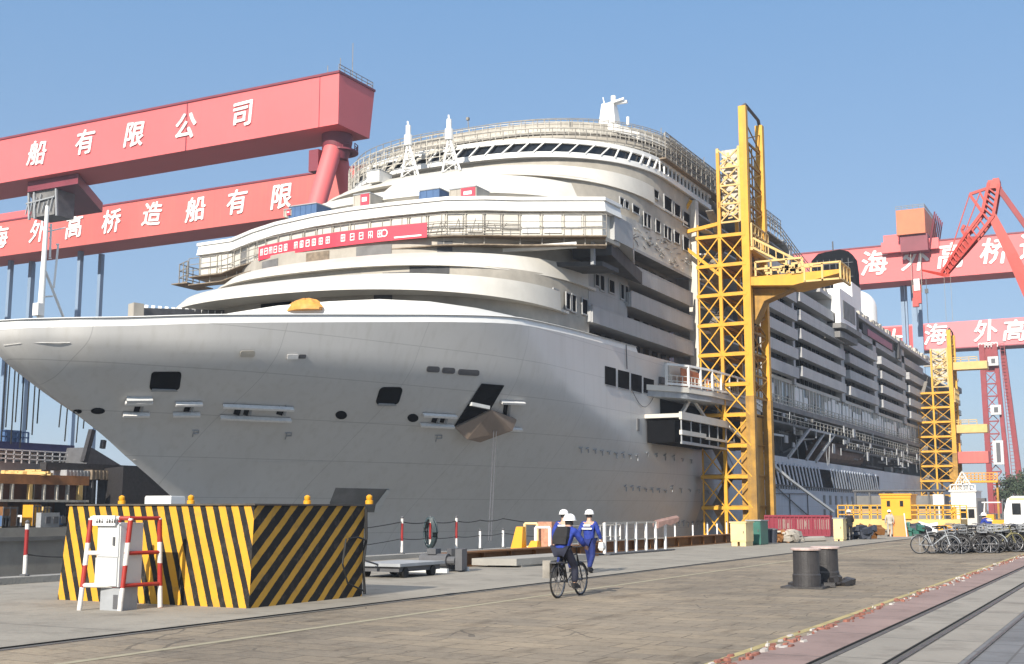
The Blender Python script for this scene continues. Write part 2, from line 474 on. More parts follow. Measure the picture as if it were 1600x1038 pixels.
FAR = 2600
g = MB()
def sheet(mb, x0, x1, y0, y1, z): return mb.add([(x0, y0, z), (x1, y0, z), (x1, y1, z), (x0, y1, z)], [(0, 1, 2, 3)])
sheet(g, DX1, FAR, -300, FAR, -.02); sheet(g, -FAR, DX0, -300, FAR, -.02)
sheet(g, DX0, DX1, -300, DY0, -.02); sheet(g, DX0, DX1, DY1, FAR, -.02)
struct(g.build('ground', mat('yard_ground', (.10, .098, .092), .9, .3, .05, bump=.3)))
struct(sheet(MB(), DX1 + .02, -13.47, DY0 - 60, 600, 0).build('quay_apron', 'apron'))
struct(sheet(MB(), -13.1, -4.48, -60, 600, .002).build('paved_road', 'pavers'))
struct(sheet(MB(), -4.48, -3.68, -60, 600, .004).build('pink_walkway', 'pink'))
struct(sheet(MB(), -3.52, -2.89, -60, 600, .004).build('track_bed', 'slab_r'))
struct(sheet(MB(), -2.71, -2.1, -60, 600, .004).build('track_shoulder', 'slab_r'))
struct(sheet(MB(), -2.1, 30, -60, 600, .001).build('dark_pavement', 'dark_slab'))
# crane rails sunk in their grooves
for x, wd in ((-13.285, .37), (-3.6, .16), (-2.8, .18)):
    gr = MB().box(x - wd / 2, x + wd / 2, -60, 600, -.10, -.06)
    gr.box(x - wd / 2, x - wd / 2 + .012, -60, 600, -.06, .0); gr.box(x + wd / 2 - .012, x + wd / 2, -60, 600, -.06, .0)
    struct(gr.build('rail_groove', 'groove'))
    struct(MB().box(x - .035, x + .035, -60, 600, -.06, -.012).build('rail', 'steel'))
struct(MB().box(-2.02, -1.98, -60, 600, -.05, .02).build('rail', 'steel'))
# broken red and white kerb line between road and walkway
kb = MB(); kw = MB(); y = 8.0
def shard(mb, x, y, r, h):
    n = R.randint(5, 8); p = []
    for k in range(n):
        a_ = 2 * pi * k / n + R.uniform(-.3, .3); q = r * R.uniform(.5, 1)
        p.append((x + q * cos(a_) * .55, y + q * sin(a_) * 1.5))
    mb.loft([[(u, v, .004) for u, v in p], [(x + (u - x) * .8, y + (v - y) * .8, .004 + h) for u, v in p]])
while y < 150:
    t = (kb if R.random() < .74 else kw)
    for k in range(R.randint(1, 4)):
        shard(t, -4.48 + R.gauss(0, .07), y + R.uniform(-.2, .2), R.uniform(.03, .13), R.uniform(.008, .04))
    if R.random() < .25: shard(kw, -4.46 + R.gauss(0, .14), y, R.uniform(.02, .06), .03)
    y += R.uniform(.1, .5)
struct(kb.build('kerb_stones', mat('kerb_red', (.28, .11, .075), .85, .5, 6)))
struct(kw.build('kerb_chips', mat('kerb_white', (.46, .42, .38), .85, .2, 4)))
yl = MB()
sheet(yl, -4.72, -4.60, 8, 300, .006)
struct(yl.build('road_edge_line', mat('worn_yellow_line', (.36, .29, .13), .8, .3, 2.2)))
yl = MB(); sheet(yl, -11.45, -11.30, 5, 200, .006)
struct(yl.build('road_lane_line', mat('faint_yellow_line', (.31, .275, .19), .85, .15, 3)))
# dock pit
d = MB()
for a, b2, c, e in ((DX0 - .6, DX0, DY0 - .6, DY1), (DX1, DX1 + .6, DY0 - .6, DY1)):
    d.box(a, b2, c, e, DZ, -.024)
d.box(DX0, DX1, DY0 - .6, DY0, DZ, -.024); d.box(DX0 - .6, DX1 + .6, DY1, DY1 + .6, DZ, -.024)
struct(d.build('dock_wall', 'conc'))
struct(sheet(MB(), DX0, DX1, DY0, DY1, DZ).build('dock_floor', 'conc_d'))
struct(MB().box(DX1 - .05, DX1 + .5, DY0, 400, .002, .16).build('dock_coping', 'conc'))
struct(MB().box(DX0 - .4, DX0 + .3, DY0, 400, -1.3, -.9).build('dock_ledge', 'conc_d'))

# ------------------------------------------------------------------ the ship: hull form
CX, HB = -62.5, 18.5
STEM = [(-9, 79), (-2, 73.5), (2.3, 68.0), (5.2, 63.0), (7.8, 58.7), (8.6, 57.0), (9.6, 55.0), (11.5, 51.9), (12.7, 51), (30, 51)]
SHEER = [(51, 12.75), (53, 13), (56, 13.3), (60, 13.8), (68, 14.7), (72.5, 15.2), (78, 15.8), (86, 16.55), (91, 16.8), (97, 17), (110, 17.2), (128, 17.4), (400, 17.4)]
DECKS = [(0, 0), (.02, .09), (.055, .16), (.085, .235), (.14, .32), (.25, .48), (.47, .686), (.6, .785), (.75, .895), (.88, .965), (1, 1)]
def tab(T, x):
    if x <= T[0][0]: return T[0][1]
    for (a, b), (c, d2) in zip(T, T[1:]):
        if x <= c: return b + (d2 - b) * (x - a) / (c - a)
    return T[-1][1]
def tabs(T, x):
    """the same table read as a smooth (monotone cubic) curve"""
    if x <= T[0][0]: return T[0][1]
    if x >= T[-1][0]: return T[-1][1]
    for i in range(len(T) - 1):
        (x0, y0), (x1, y1) = T[i], T[i + 1]
        if x <= x1:
            d = (y1 - y0) / (x1 - x0)
            def slope(k):
                if k == 0 or k == len(T) - 1: return (T[1][1] - T[0][1]) / (T[1][0] - T[0][0]) if k == 0 else 0
                a = (T[k][1] - T[k - 1][1]) / (T[k][0] - T[k - 1][0]); b = (T[k + 1][1] - T[k][1]) / (T[k + 1][0] - T[k][0])
                return 0 if a * b <= 0 else 2 * a * b / (a + b)
            h_ = x1 - x0; t = (x - x0) / h_
            return y0 * (2 * t ** 3 - 3 * t * t + 1) + h_ * slope(i) * (t ** 3 - 2 * t * t + t) + y1 * (3 * t * t - 2 * t ** 3) + h_ * slope(i + 1) * (t ** 3 - t * t)
def hlen(z):
    k = 17 - min(17, max(-3, z)); return 35.5 + 1.75 * k + .035 * k * k
def half(y, z):
    s_ = (y - tabs(STEM, z)) / hlen(z)
    if s_ <= 0: return 0
    s_ = min(1, s_)
    wt = min(1, max(0, (z + 2) / 17.5)); wt = wt * wt * (3 - 2 * wt)
    full = HB * (wt * tabs(DECKS, s_) + (1 - wt) * sin(pi / 2 * s_) ** 1.12)
    if z < -6: full *= sqrt(max(0, 1 - ((-6 - z) / 3.4) ** 2)) * .35 + .65
    return full
def hull_hit(px, py):
    d = sight(px, py); d = d / d.length; t = 35.0; last = None
    while t < 260:
        p = _O + d * t
        if abs(p.x - CX) < half(p.y, p.z): break
        t += .25
    lo, hi = t - .25, t
    for _ in range(18):
        m_ = (lo + hi) / 2; p = _O + d * m_
        if abs(p.x - CX) < half(p.y, p.z): hi = m_
        else: lo = m_
    return _O + d * hi
def hull_n(p):
    e = .3
    dy = (half(p.y + e, p.z) - half(p.y - e, p.z)) / (2 * e); dz = (half(p.y, p.z + e) - half(p.y, p.z - e)) / (2 * e)
    return Vector((1, -dy, -dz)).normalized()

SHIP = thing('cruise_ship', 'huge white cruise ship under construction standing in the dry dock', 'ship', (CX, 60, DZ))
P = lambda mb, name, m, smooth=False, parent=None: part(mb, name, m, parent or SHIP, smooth)
def P_each(mb, name, m, parent=None, per=1):
    """every added piece becomes a part of its own"""
    for i in range(0, len(mb.cuts), per):
        v0, f0 = mb.cuts[i]; j = i + per
        v1, f1 = mb.cuts[j] if j < len(mb.cuts) else (len(mb.v), len(mb.f))
        o = MB(); o.v = mb.v[v0:v1]; o.f = [tuple(k - v0 for k in f) for f in mb.f[f0:f1]]; o.mi = mb.mi[f0:f1]
        part(o, name, m, parent or SHIP)

h = MB()
NT = 96
vs_low = [-9, -8, -6.5, -4.5, -2, 0, 2, 4, 5.5, 7, 8, 9]
vs_up = [i / 10 for i in range(1, 11)]
rows = []
for z in vs_low:
    r_ = []
    for i in range(NT + 1):
        y0 = tabs(STEM, z); yy = y0 + (128 - y0) * (i / NT) ** 1.7
        r_.append((yy, z))
    for yy in (131, 134, 138, 143, 150, 160, 200, 250, 300, 330): r_.append((yy, z))
    for k in range(1, 6): r_.append((330 + 20 * sin(k / 5 * pi / 2), z))
    rows.append(r_)
for v in vs_up:
    r_ = []; ztip = 9 + 3.75 * v; y0 = tabs(STEM, ztip)
    for i in range(NT + 1):
        yy = y0 + (128 - y0) * (i / NT) ** 1.7
        r_.append((yy, 9 + (tabs(SHEER, yy) - 9) * v))
    rows.append(r_)
def hb(y, z, i, n): 
    a = half(y, z) if i else 0
    if y > 330: a *= 1 - .35 * ((y - 330) / 20) ** 2
    return a
vid = {}; vv = []; ff = []
for sgn in (1, -1):
    for ri, r_ in enumerate(rows):
        for ci, (y, z) in enumerate(r_):
            vid[(sgn, ri, ci)] = len(vv); vv.append((CX + sgn * hb(y, z, ci, 0), y, z))
    for ri in range(len(rows) - 1):
        n = min(len(rows[ri]), len(rows[ri + 1])) - 1
        for ci in range(n):
            q = (vid[(sgn, ri, ci)], vid[(sgn, ri, ci + 1)], vid[(sgn, ri + 1, ci + 1)], vid[(sgn, ri + 1, ci)])
            ff.append(q if sgn > 0 else q[::-1])
for ri in range(len(rows) - 1):                # transverse bulkhead ends and bottom
    if ri >= len(vs_low) - 1:
        c = NT
    else:
        c = len(rows[ri]) - 1
    ff.append((vid[(1, ri, c)], vid[(-1, ri, c)], vid[(-1, ri + 1, c)], vid[(1, ri + 1, c)]))
for ci in range(len(rows[0]) - 1):
    ff.append((vid[(1, 0, ci)], vid[(-1, 0, ci)], vid[(-1, 0, ci + 1)], vid[(1, 0, ci + 1)]))
ri = len(vs_low) - 1                           # deck at 9 m aft of the full-height bow
for ci in range(NT, len(rows[ri]) - 1):
    ff.append((vid[(1, ri, ci)], vid[(1, ri, ci + 1)], vid[(-1, ri, ci + 1)], vid[(-1, ri, ci)]))
h.add(vv, ff)
hull = P(h, 'hull', ['hull', 'hull_low'], True)
for p_ in hull.data.polygons:
    c = p_.center
    if c.y > 131: p_.material_index = 1
    if abs(p_.normal.y) > .98 or abs(p_.normal.z) > .98: p_.use_smooth = False
# deck over the bow
fd = MB(); ringp = []
for i in range(0, NT + 1):
    y = 51 + 77 * (i / NT) ** 1.7; z = tabs(SHEER, y) - .06
    ringp.append((half(y, z), y, z))
for (a, y0, z0), (b, y1, z1) in zip(ringp[1:], ringp[2:]):
    fd.add([(CX - a, y0, z0), (CX + a, y0, z0), (CX + b, y1, z1), (CX - b, y1, z1)], [(0, 1, 2, 3)])
P(fd, 'foredeck', 'conc_d')
# white bulwark strip round the bow
def deck_line(y_end=120, inset=.0, n=60):
    out = []
    for i in range(n + 1):
        y = 51.0 + (y_end - 51.0) * (i / n) ** 2
        out.append((half(y, tabs(SHEER, y)) - inset, y, tabs(SHEER, y)))
    out[0] = (0, 51.0, out[0][2])
    return [(CX - a, y, z) for a, y, z in out[::-1]] + [(CX + a, y, z) for a, y, z in out[1:]]
def strip(line, z_lo, z_hi, lean, th=.15):
    mb = MB(); n = len(line); rings = []
    for i in range(n):
        a, b = Vector(line[max(i - 1, 0)][:2]), Vector(line[min(i + 1, n - 1)][:2])
        t = (b - a).normalized(); nn = Vector((-t.y, t.x))
        x, y, z = line[i]
        rings.append([(x, y, z + z_lo), (x + nn.x * lean, y + nn.y * lean, z + z_hi), (x + nn.x * (lean + th), y + nn.y * (lean + th), z + z_hi), (x + nn.x * th, y + nn.y * th, z + z_lo)])
    return mb.loft(rings, False, True)
P(strip(deck_line(112), -.02, .55, .18), 'bulwark', 'white_clean', True)
P(strip(deck_line(112), .555, .62, .12, .4), 'bulwark_cap', 'white_clean')
bw = [(-78, 85), (-73, 77.5), (-69.5, 74.4), (-66.4, 72.9), (-62.5, 72.7), (-58, 73.0), (-54, 74.2), (-50.4, 75.6), (-47.6, 78.2), (-45.6, 82), (-44.6, 86), (-44.35, 92)]
bz = [16.2, 16.2, 16.2, 16.4, 16.9, 17.2, 17.4, 17.5, 17.5, 17.4, 17.3, 17.1]
P(MB().wall(bw, [z - 2.5 for z in bz], bz, .12), 'breakwater', 'white_clean', True)
# flared screen rails on the far side of the foredeck
lr = MB()
for i in range(15):
    p = PX(216 + i * 10.6, 494, -70.5 + i * .12); q_h = 1.0 - i * .045
    lr.cbox((p.x, p.y, p.z + q_h / 2 - .3), (.30, .05, q_h + .5), .4, ry=.14)
P_each(lr, 'screen_blade', 'white_clean')
lr2 = MB(); a = PX(210, 492, -70.2); b = PX(372, 492, -68.6)
lr2.bar(a + Vector((0, .7, .2)), b + Vector((0, .7, 0)), .1, .9)
P(lr2, 'deck_screen', 'dkgrey')
lc = MB(); p = PX(207, 494, -70.6); lc.prism([(p.x - .5, p.y), (p.x + .5, p.y - .4), (p.x + .7, p.y + .5), (p.x - .3, p.y + .8)], p.z - .8, p.z + 1.0)
P(lc, 'deck_locker', 'cream')

# hull openings: cut-outs standing as framed recess plates on the shell
def hull_patch(name, poly, m, off=.035, parent=None, th=.05, sub=1):
    pts = []
    for (a, b), (c, e) in zip(poly, poly[1:] + poly[:1]):
        for k in range(sub): pts.append((a + (c - a) * k / sub, b + (e - b) * k / sub))
    pp = [hull_hit(*q) for q in pts]; nn = [hull_n(p) for p in pp]
    n = len(pp); mb = MB()
    top = [p + q * off for p, q in zip(pp, nn)]; bot = [p + q * (off - th) for p, q in zip(pp, nn)]
    mid = hull_hit(sum(q[0] for q in pts) / n, sum(q[1] for q in pts) / n); c0 = mid + hull_n(mid) * off
    mb.add(top + bot + [c0], [(i, (i + 1) % n, 2 * n) for i in range(n)] + [((i + 1) % n, i, n + i, n + (i + 1) % n) for i in range(n)])
    return P(mb, name, m, False, parent)
def rrect(x0, y0, x1, y1, sk=0, r=4, kdown=0):
    out = []
    for cx_, cy_, a0 in ((x1 - r, y0 + r, -90), (x1 - r, y1 - r, 0), (x0 + r, y1 - r, 90), (x0 + r, y0 + r, 180)):
        for a in (0, 30, 60, 90):
            x = cx_ + r * cos(radians(a0 + a)); y = cy_ + r * sin(radians(a0 + a))
            out.append((x + sk * (y0 - y) / (y1 - y0) + sk, y + kdown * (x - x0) / (x1 - x0)))
    return out
def ell(cx_, cy_, a, b): return [(cx_ + a * cos(2 * pi * i / 14), cy_ + b * sin(2 * pi * i / 14)) for i in range(14)]
for r_ in (rrect(233, 581, 280, 609, 4, 5), rrect(586, 605, 622, 632, 8, 6)):
    f = hull_patch('mooring_port', r_, 'black', .05)
    hull_patch('port_lip', [(r_[6][0] - 4, r_[6][1] - 1), (r_[6][0], r_[6][1] + 2), (r_[9][0], r_[9][1] + 2), (r_[9][0] + 2, r_[9][1] - 2)], 'grey', .12, f)
for c in ((153, 642, 11, 4.5), (533, 648.5, 9, 6.3), (645, 653, 8.5, 6.2), (121, 643, 7, 3)):
    hull_patch('thruster_hole', ell(*c), 'black', .05)
for r_ in (rrect(666, 572, 686, 581, 1, 3, 1), rrect(690, 574, 710, 583, 1, 3, 1), rrect(715, 576.5, 748, 585.5, 1, 3, 2)):
    hull_patch('fairlead', r_, 'dkgrey', .05)
hull_patch('fender_pad', rrect(374, 547.5, 397, 557, 1, 3), 'cream', .12)
hull_patch('sign_plate', rrect(448, 553.5, 465, 561, 1, 1), 'whitep', .08)
hull_patch('sign_plate', rrect(466, 554, 477, 560, 1, 1), 'dkgrey', .06)
# slotted brackets of the bow lettering
def bracket(x0, x1, y0, y1, slots, kd=0, bright=1):
    hull_patch('bracket_bar', [(x0 + 4, y0), (x1, y0 + kd), (x1 - 1, y0 + kd + 3), (x0 + 3, y0 + 3)], 'whitep', .36, sub=2, th=.3)
    hull_patch('bracket_bar', [(x0, y1), (x1 - 4, y1 + kd), (x1 - 5, y1 + kd + 3), (x0 - 1, y1 + 3)], 'whitep', .36, sub=2, th=.3)
    for a, b in slots:
        hull_patch('bracket_slot', [(a + 2.5, y0 + 4), (b + 2.5, y0 + 4 + kd * .5), (b - 1.5, y1 - 1 + kd * .5), (a - 1.5, y1 - 1)], 'black', .06)
        hull_patch('bracket_post', [(b + 4, y0 + 3), (b + 7, y0 + 3 + kd * .5), (b + 3.5, y1 + kd * .5), (b + .5, y1)], 'grey', .07)
bracket(192, 238, 624, 643.5, [(210, 219)])
hull_patch('bracket_plate', [(198, 620), (238, 620), (232, 629), (197, 629)], 'ltgrey', .35, th=.4)
bracket(270, 316, 627, 643.5, [(288, 297)])
bracket(344, 458, 630, 647.5, [(366, 375), (379, 388), (433, 442)], 5)
bracket(656, 712, 644.5, 660, [(675, 682), (686, 694)], 3)
bracket(778, 818, 625, 666, [(785, 791)], 2)
# anchor pocket
hull_patch('anchor_recess', [(752, 599), (787, 602), (762, 645), (709, 666)], 'black', .09, sub=5)
ap = [hull_hit(*q) for q in ((709, 664), (765, 637), (804, 652), (792, 662), (742, 680), (722, 675))]
am = MB(); out_ = [p + hull_n(p) * (.35 if i in (0, 1, 2) else .9) for i, p in enumerate(ap)]
am.add([tuple(p) for p in out_] + [tuple(p - Vector((.5, -.3, -.25))) for p in out_], [tuple(range(6)), tuple(range(11, 5, -1))] + [(i, (i + 1) % 6, 6 + (i + 1) % 6, 6 + i) for i in range(6)])
P(am, 'anchor_flap', mat('flap_tan', (.27, .20, .15), .7, .1, 1))
P(MB().bar(hull_hit(731, 632) + Vector((.4, -.2, 0)), hull_hit(758, 638) + Vector((.5, -.3, 0)), .28), 'anchor_bar', 'ltgrey')
for a, b in (((766, 672), (763, 846)), ((770, 672), (767, 846))):
    p = hull_hit(*a) + Vector((.5, -.3, 0)); q = PX(b[0], b[1], -33)
    P(MB().bar(p, q, .07), 'anchor_line', 'dkgrey')
# big sea chest notch near the keel
hull_patch('sea_chest', [(524, 762), (607, 764), (588, 789), (586, 800), (515, 800), (515, 785)], 'recess_mid', .05, sub=3)
hull_patch('chest_lip', [(604, 764), (609, 765), (590, 800), (584, 800), (586, 788)], 'ltgrey', .12)
# square windows in the shoulder
for x0, y0, x1, y1 in ((945, 572, 961.5, 605), (965.5, 578, 982.5, 610), (986, 583.5, 1002, 615), (1005.5, 590, 1021, 618)):
    fr = hull_patch('shell_window', [(x0, y0), (x1, y0 + 4), (x1, y1), (x0, y1 - 4)], 'black', .06)
    hull_patch('window_sill', [(x0, y1 - 4.4), (x1, y1 - .4), (x1, y1 + .9), (x0, y1 - 3.1)], 'grey', .11, fr)
hull_patch('junction_box', [(1029, 589), (1036, 591), (1036, 601), (1029, 599)], 'dkgrey', .3, th=.3)
cab = [hull_hit(984 + 46 * i / 14, 606 + 36 * sin(pi * i / 14) + (-12 * i / 14)) + Vector((.12, 0, 0)) for i in range(15)]
P(MB().path(cab, .035, 4), 'hanging_cable', 'dkgrey')
P(MB().bar(hull_hit(977, 545) + Vector((.1, 0, .4)), hull_hit(978, 577) + Vector((.12, 0, 0)), .07), 'hanging_cable', 'dkgrey')
for x, y, hh in ((995, 654, 20), (1015, 657, 18), (1033, 661, 18), (1050, 663, 20), (1064, 668, 14)):
    hull_patch('hull_slot', [(x, y), (x + 4, y + 1), (x + 4, y + hh), (x, y + hh - 1)], 'recess_mid', .05)
# scratchy weld-lug rows, temporary lugs left on the shell
lug = MB()
for x0, x1, y0, y1, n in ((908, 996, 700, 712, 9), (1012, 1080, 708, 719, 6), (978, 1040, 760, 766, 7), (1050, 1120, 762, 768, 6), (1060, 1120, 815, 817, 9)):
    for i in range(n):
        x = x0 + (x1 - x0) * i / (n - 1); y = y0 + (y1 - y0) * i / (n - 1)
        p = hull_hit(x, y); q = hull_n(p)
        s_ = R.uniform(.25, .55)
        lug.bar(p + q * .06 + Vector((0, -.5, 0)), p + q * .06 + Vector((0, .2, R.uniform(-.1, .25))), .09)
        lug.bar(p + q * .06, p + q * .06 + Vector((0, 0, -s_)), .09)
P(lug, 'weld_lugs', 'grey')
for (x, y) in ((305, 677), (450, 681), (685, 685)):
    p = hull_hit(x, y); q = hull_n(p) * .05; u = Vector((0, .35, 0)); z_ = Vector((0, 0, .35))
    mk = MB()
    for a, b in ((-1, 1), (1, 1)), ((1, 1), (1, .1)), ((1, .1), (-.6, .0)), ((-.4, 1), (-.9, -1)):
        pa = hull_hit(x + a[0] * 5, y - a[1] * 5); pb = hull_hit(x + b[0] * 5, y - b[1] * 5)
        mk.bar(pa + q, pb + q, .06)
    P(mk, 'hull_mark', 'grey')
# a raised weld seam line along the shell
for pts in (((6, 540), (30, 537), (60, 536), (110, 536)), ((208, 719), (300, 720), (400, 721), (500, 722), (620, 723), (740, 725)), ((520, 660), (610, 661), (700, 662))):
    q = [hull_hit(*p) for p in pts]
    P(MB().path([p + hull_n(p) * .0 for p in q], .035, 4), 'weld_seam', 'hull')

# ------------------------------------------------------------------ the ship: superstructure
def ring(yf, b=18.5, L=18.0, yend=None, n=2.5, m=2.2, N=22):
    pts = []
    for i in range(-N, N + 1):
        a = i / N; u = math.copysign(1 - (1 - abs(a)) ** 1.9, a)
        pts.append((CX + b * u, yf + L * (1 - (max(0, 1 - abs(u) ** n)) ** (1 / m))))
    if yend and yend > pts[-1][1] + .05:
        pts = [(pts[0][0], yend)] + pts + [(pts[-1][0], yend)]
    elif yend:
        pts = [p for p in pts if p[1] <= yend]
    return pts
def wall_part(name, rg, z0, z1, m, th=.15, top_in=0, smooth=True):
    return P(MB().wall(rg, z0, z1, th, 0, top_in), name, m, smooth)
def raked_band(yf, rake, z0, z1, m='white', name='white_band', b=18.55, L=18, th=.15):
    lo, hi = ring(yf, b, L), ring(yf + rake, b - .08, L - rake)
    lo2, hi2 = ring(yf + th, b - th, L - th), ring(yf + rake + th, b - .08 - th, L - rake - th)
    return P(MB().loft([[(p[0], p[1], z0), (q[0], q[1], z1), (q2[0], q2[1], z1), (p2[0], p2[1], z0)] for p, q, q2, p2 in zip(lo, hi, hi2, lo2)]), name, m, True)
def slab(name, rg, z0, z1, m, grow=0):
    pts = [(x, y) for x, y in rg]
    y1 = max(p[1] for p in pts)
    if pts[0][1] < y1: pts = [(pts[0][0], y1)] + pts
    if pts[-1][1] < y1: pts = pts + [(pts[-1][0], y1)]
    return P(MB().prism(pts, z0, z1), name, m)

# lowest tiers
slab('deck', ring(76.5, 18.2, 18, 128), 16.45, 16.75, 'conc_d')
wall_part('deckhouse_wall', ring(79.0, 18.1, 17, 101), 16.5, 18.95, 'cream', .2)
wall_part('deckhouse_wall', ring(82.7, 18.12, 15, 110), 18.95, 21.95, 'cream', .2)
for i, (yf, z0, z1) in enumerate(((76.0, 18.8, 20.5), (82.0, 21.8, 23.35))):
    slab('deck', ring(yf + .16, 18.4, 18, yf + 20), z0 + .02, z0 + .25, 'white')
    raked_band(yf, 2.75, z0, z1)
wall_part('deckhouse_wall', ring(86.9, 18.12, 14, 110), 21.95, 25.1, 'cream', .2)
# openings of the lowest tier
def ring_patch(name, rg, x0, x1, z0, z1, m, off=.06, parent=None):
    """a panel following a ring wall between two X positions on its front"""
    mid = len(rg) // 2
    def at(x):
        for a, b in zip(rg, rg[1:]):
            if a[0] <= x <= b[0] and b[0] - a[0] > 1e-6:
                t = (x - a[0]) / (b[0] - a[0]); y = a[1] + (b[1] - a[1]) * t
                d = Vector((b[0] - a[0], b[1] - a[1])).normalized(); return Vector((x, y)), Vector((d.y, -d.x))
        return Vector(rg[mid]), Vector((0, -1))
    ln = []
    k = max(2, int((x1 - x0) / 1.5) + 1)
    for i in range(k + 1):
        p, n_ = at(x0 + (x1 - x0) * i / k); ln.append(tuple(p + n_ * off))
    return P(MB().wall(ln, z0, z1, off + .04), name, m, False, parent)
def on_ring(px, py, rg, z_guess):
    p = None
    for z in (z_guess,):
        q = PZ(px, py, z)
    # sight line against the ring wall
    d = sight(px, py)
    best = None
    for a, b in zip(rg, rg[1:]):
        ex, ey = b[0] - a[0], b[1] - a[1]
        den = d.x * ey - d.y * ex
        if abs(den) < 1e-9: continue
        t = (a[0] * ey - a[1] * ex) / den
        u = (d.x * a[1] - d.y * a[0]) / den if False else ((d.x * t - a[0]) * ex + (d.y * t - a[1]) * ey) / (ex * ex + ey * ey)
        if t > 0 and -.001 <= u <= 1.001 and (best is None or t < best): best = t
    return _O + d * best if best else q
r1 = ring(79.0, 18.1, 17, 101)
for (x0, x1, y0, y1, m) in ((408, 455, 471, 483, 'black'), (584, 613, 455, 478, 'recess')):
    a = on_ring(x0, y1, r1, 17); b = on_ring(x1, y0, r1, 18); c = on_ring(x1, y1, r1, 18)
    ring_patch('deckhouse_opening', r1, a.x, b.x, min(a.z, c.z) - .2, b.z, m)
r2 = ring(82.7, 18.12, 15, 110)
for (x0, x1, y0, y1, m) in ((640, 702, 417, 430, 'recess'), (598, 640, 425, 431, 'dkgrey'), (500, 565, 428, 434, 'dkgrey')):
    a = on_ring(x0, y1, r2, 21); b = on_ring(x1, y0, r2, 22)
    ring_patch('deckhouse_opening', r2, a.x, b.x, a.z - .2, b.z, m)
r3 = ring(86.9, 18.12, 14, 110)
for x0, x1, m in ((-72, -69.6, 'recess_mid'), (-66, -63.4, 'plank'), (-60.5, -57, 'recess_mid'), (-53, -51.8, 'dkgrey')):
    ring_patch('deckhouse_panel', r3, x0, x1, 23.4, 24.7, m)
# wheelhouse with wings reaching past both sides
V = [(-85, 96.5), (-84.6, 93.2), (-80, 93.0), (-75.7, 90.9), (-71.6, 89.4), (-66.3, 88.3), (-62.3, 88.0), (-58, 88.1), (-52.5, 88.7), (-49.4, 90.1), (-46.8, 91.8), (-43.4, 93.5), (-40.2, 95.2), (-40, 98.5)]
def off_line(ln, d):
    out = []
    for i in range(len(ln)):
        a, b = Vector(ln[max(i - 1, 0)][:2]), Vector(ln[min(i + 1, len(ln) - 1)][:2])
        t = (b - a).normalized(); out.append(tuple(Vector(ln[i][:2]) + Vector((-t.y, t.x)) * d))
    return out
vb = V + [(-40, 100), (-85, 100)]
P(MB().prism(V, 28.45, 28.75), 'bridge_roof', 'white_clean')
P(MB().wall(V, 27.5, 28.8, .5, 0, .25), 'bridge_visor', 'white_clean')
W = off_line(V, .55); W[0] = (W[0][0], 99.5); W[-1] = (W[-1][0], 99.5)
P(MB().wall(W, 25.3, 27.7, .15), 'bridge_wall', 'white')
P(MB().prism(off_line(V, .25), 24.95, 25.32), 'bridge_floor', 'cream')
WW = off_line(V, .45)
# boarded windows, seams and frames on the wheelhouse front
def seg_pts(ln, step):
    out = []
    for a, b in zip(ln, ln[1:]):
        a, b = Vector(a), Vector(b); k = max(1, int((b - a).length / step + .5))
        for i in range(k): out.append((a.lerp(b, i / k), (b - a).normalized()))
    out.append((Vector(ln[-1]), out[-1][1])); return out
fr = MB(); pn = MB(); pk = MB(); dk = MB()
sp = seg_pts(WW[1:-1], 1.9)
for i, (p, t) in enumerate(sp[:-1]):
    q = sp[i + 1][0]
    fr.bar((p.x, p.y, 25.3), (p.x, p.y, 27.5), .09)
    if R.random() < .8:
        n_ = Vector((t.y, -t.x)) * .02
        kind = (pk if p.x > -47.5 else (dk if R.random() < .12 else pn))
        zz0, zz1 = 25.9 + R.uniform(-.3, .2), 27.3 + R.uniform(-.2, .1)
        e0, e1 = p + (q - p) * .1 + n_, q - (q - p) * .1 + n_
        kind.wall([tuple(e0), tuple(e1)], zz0, zz1, .06)
    if R.random() < .6: fr.bar((p.x, p.y, 26.2), (q.x, q.y, 26.2 + R.uniform(-.1, .1)), .06)
P_each(fr, 'window_frame_bar', 'scaf_l'); P_each(pn, 'window_boarding', 'white'); P_each(pk, 'window_boarding', 'white_clean')
P_each(dk, 'window_opening', 'recess_mid')

# working platform and scaffold under the wheelhouse
SC = off_line(V[1:-1], -1.0)
ib = off_line(V[1:-1], .3)
for z0, m in ((25.0, 'plank'), (24.2, 'plank')):
    mb = MB()
    for a, b, c, e in zip(SC, SC[1:], ib, ib[1:]):
        mb.add([(a[0], a[1], z0), (b[0], b[1], z0), (e[0], e[1], z0), (c[0], c[1], z0), (a[0], a[1], z0 + .1), (b[0], b[1], z0 + .1), (e[0], e[1], z0 + .1), (c[0], c[1], z0 + .1)], [(0, 3, 2, 1), (4, 5, 6, 7), (0, 1, 5, 4), (2, 3, 7, 6)])
    P(mb, 'scaffold_deck', m)
P(MB().rail(SC, 25.05, 1.9, 1.7, .028, (1, .66, .33)), 'scaffold_railing', 'scaf')
P(MB().rail(off_line(V[1:-1], -.3), 24.2, .85, 2.1, .03, (.98,)), 'scaffold_railing', 'scaf_l')
sn = MB()
for i, (p, t) in enumerate(seg_pts(SC[6:11], .5)):
    if p.x > -55 and p.x < -47.6: 
        sn.bar((p.x, p.y, 25.1 + R.uniform(0, .5)), (p.x + R.uniform(-.5, .5), p.y, 26.0 + R.uniform(0, .5)), .05)
for k in range(5):
    pts = [(x, y - .1, 25.2 + k * .22 + R.uniform(-.06, .06)) for x, y in SC[6:10]]
    sn.path(pts, .04, 4)
P(sn, 'scaffold_netting', 'scaf')
ext = PX(300, 440, -86)
P(MB().rail([(-86.6, 96), (-86.6, 93.0), (-84.6, 92.0)], 24.6, 2.1, 1.0, .04, (1, .66, .33, .02)), 'scaffold_railing', 'scaf')
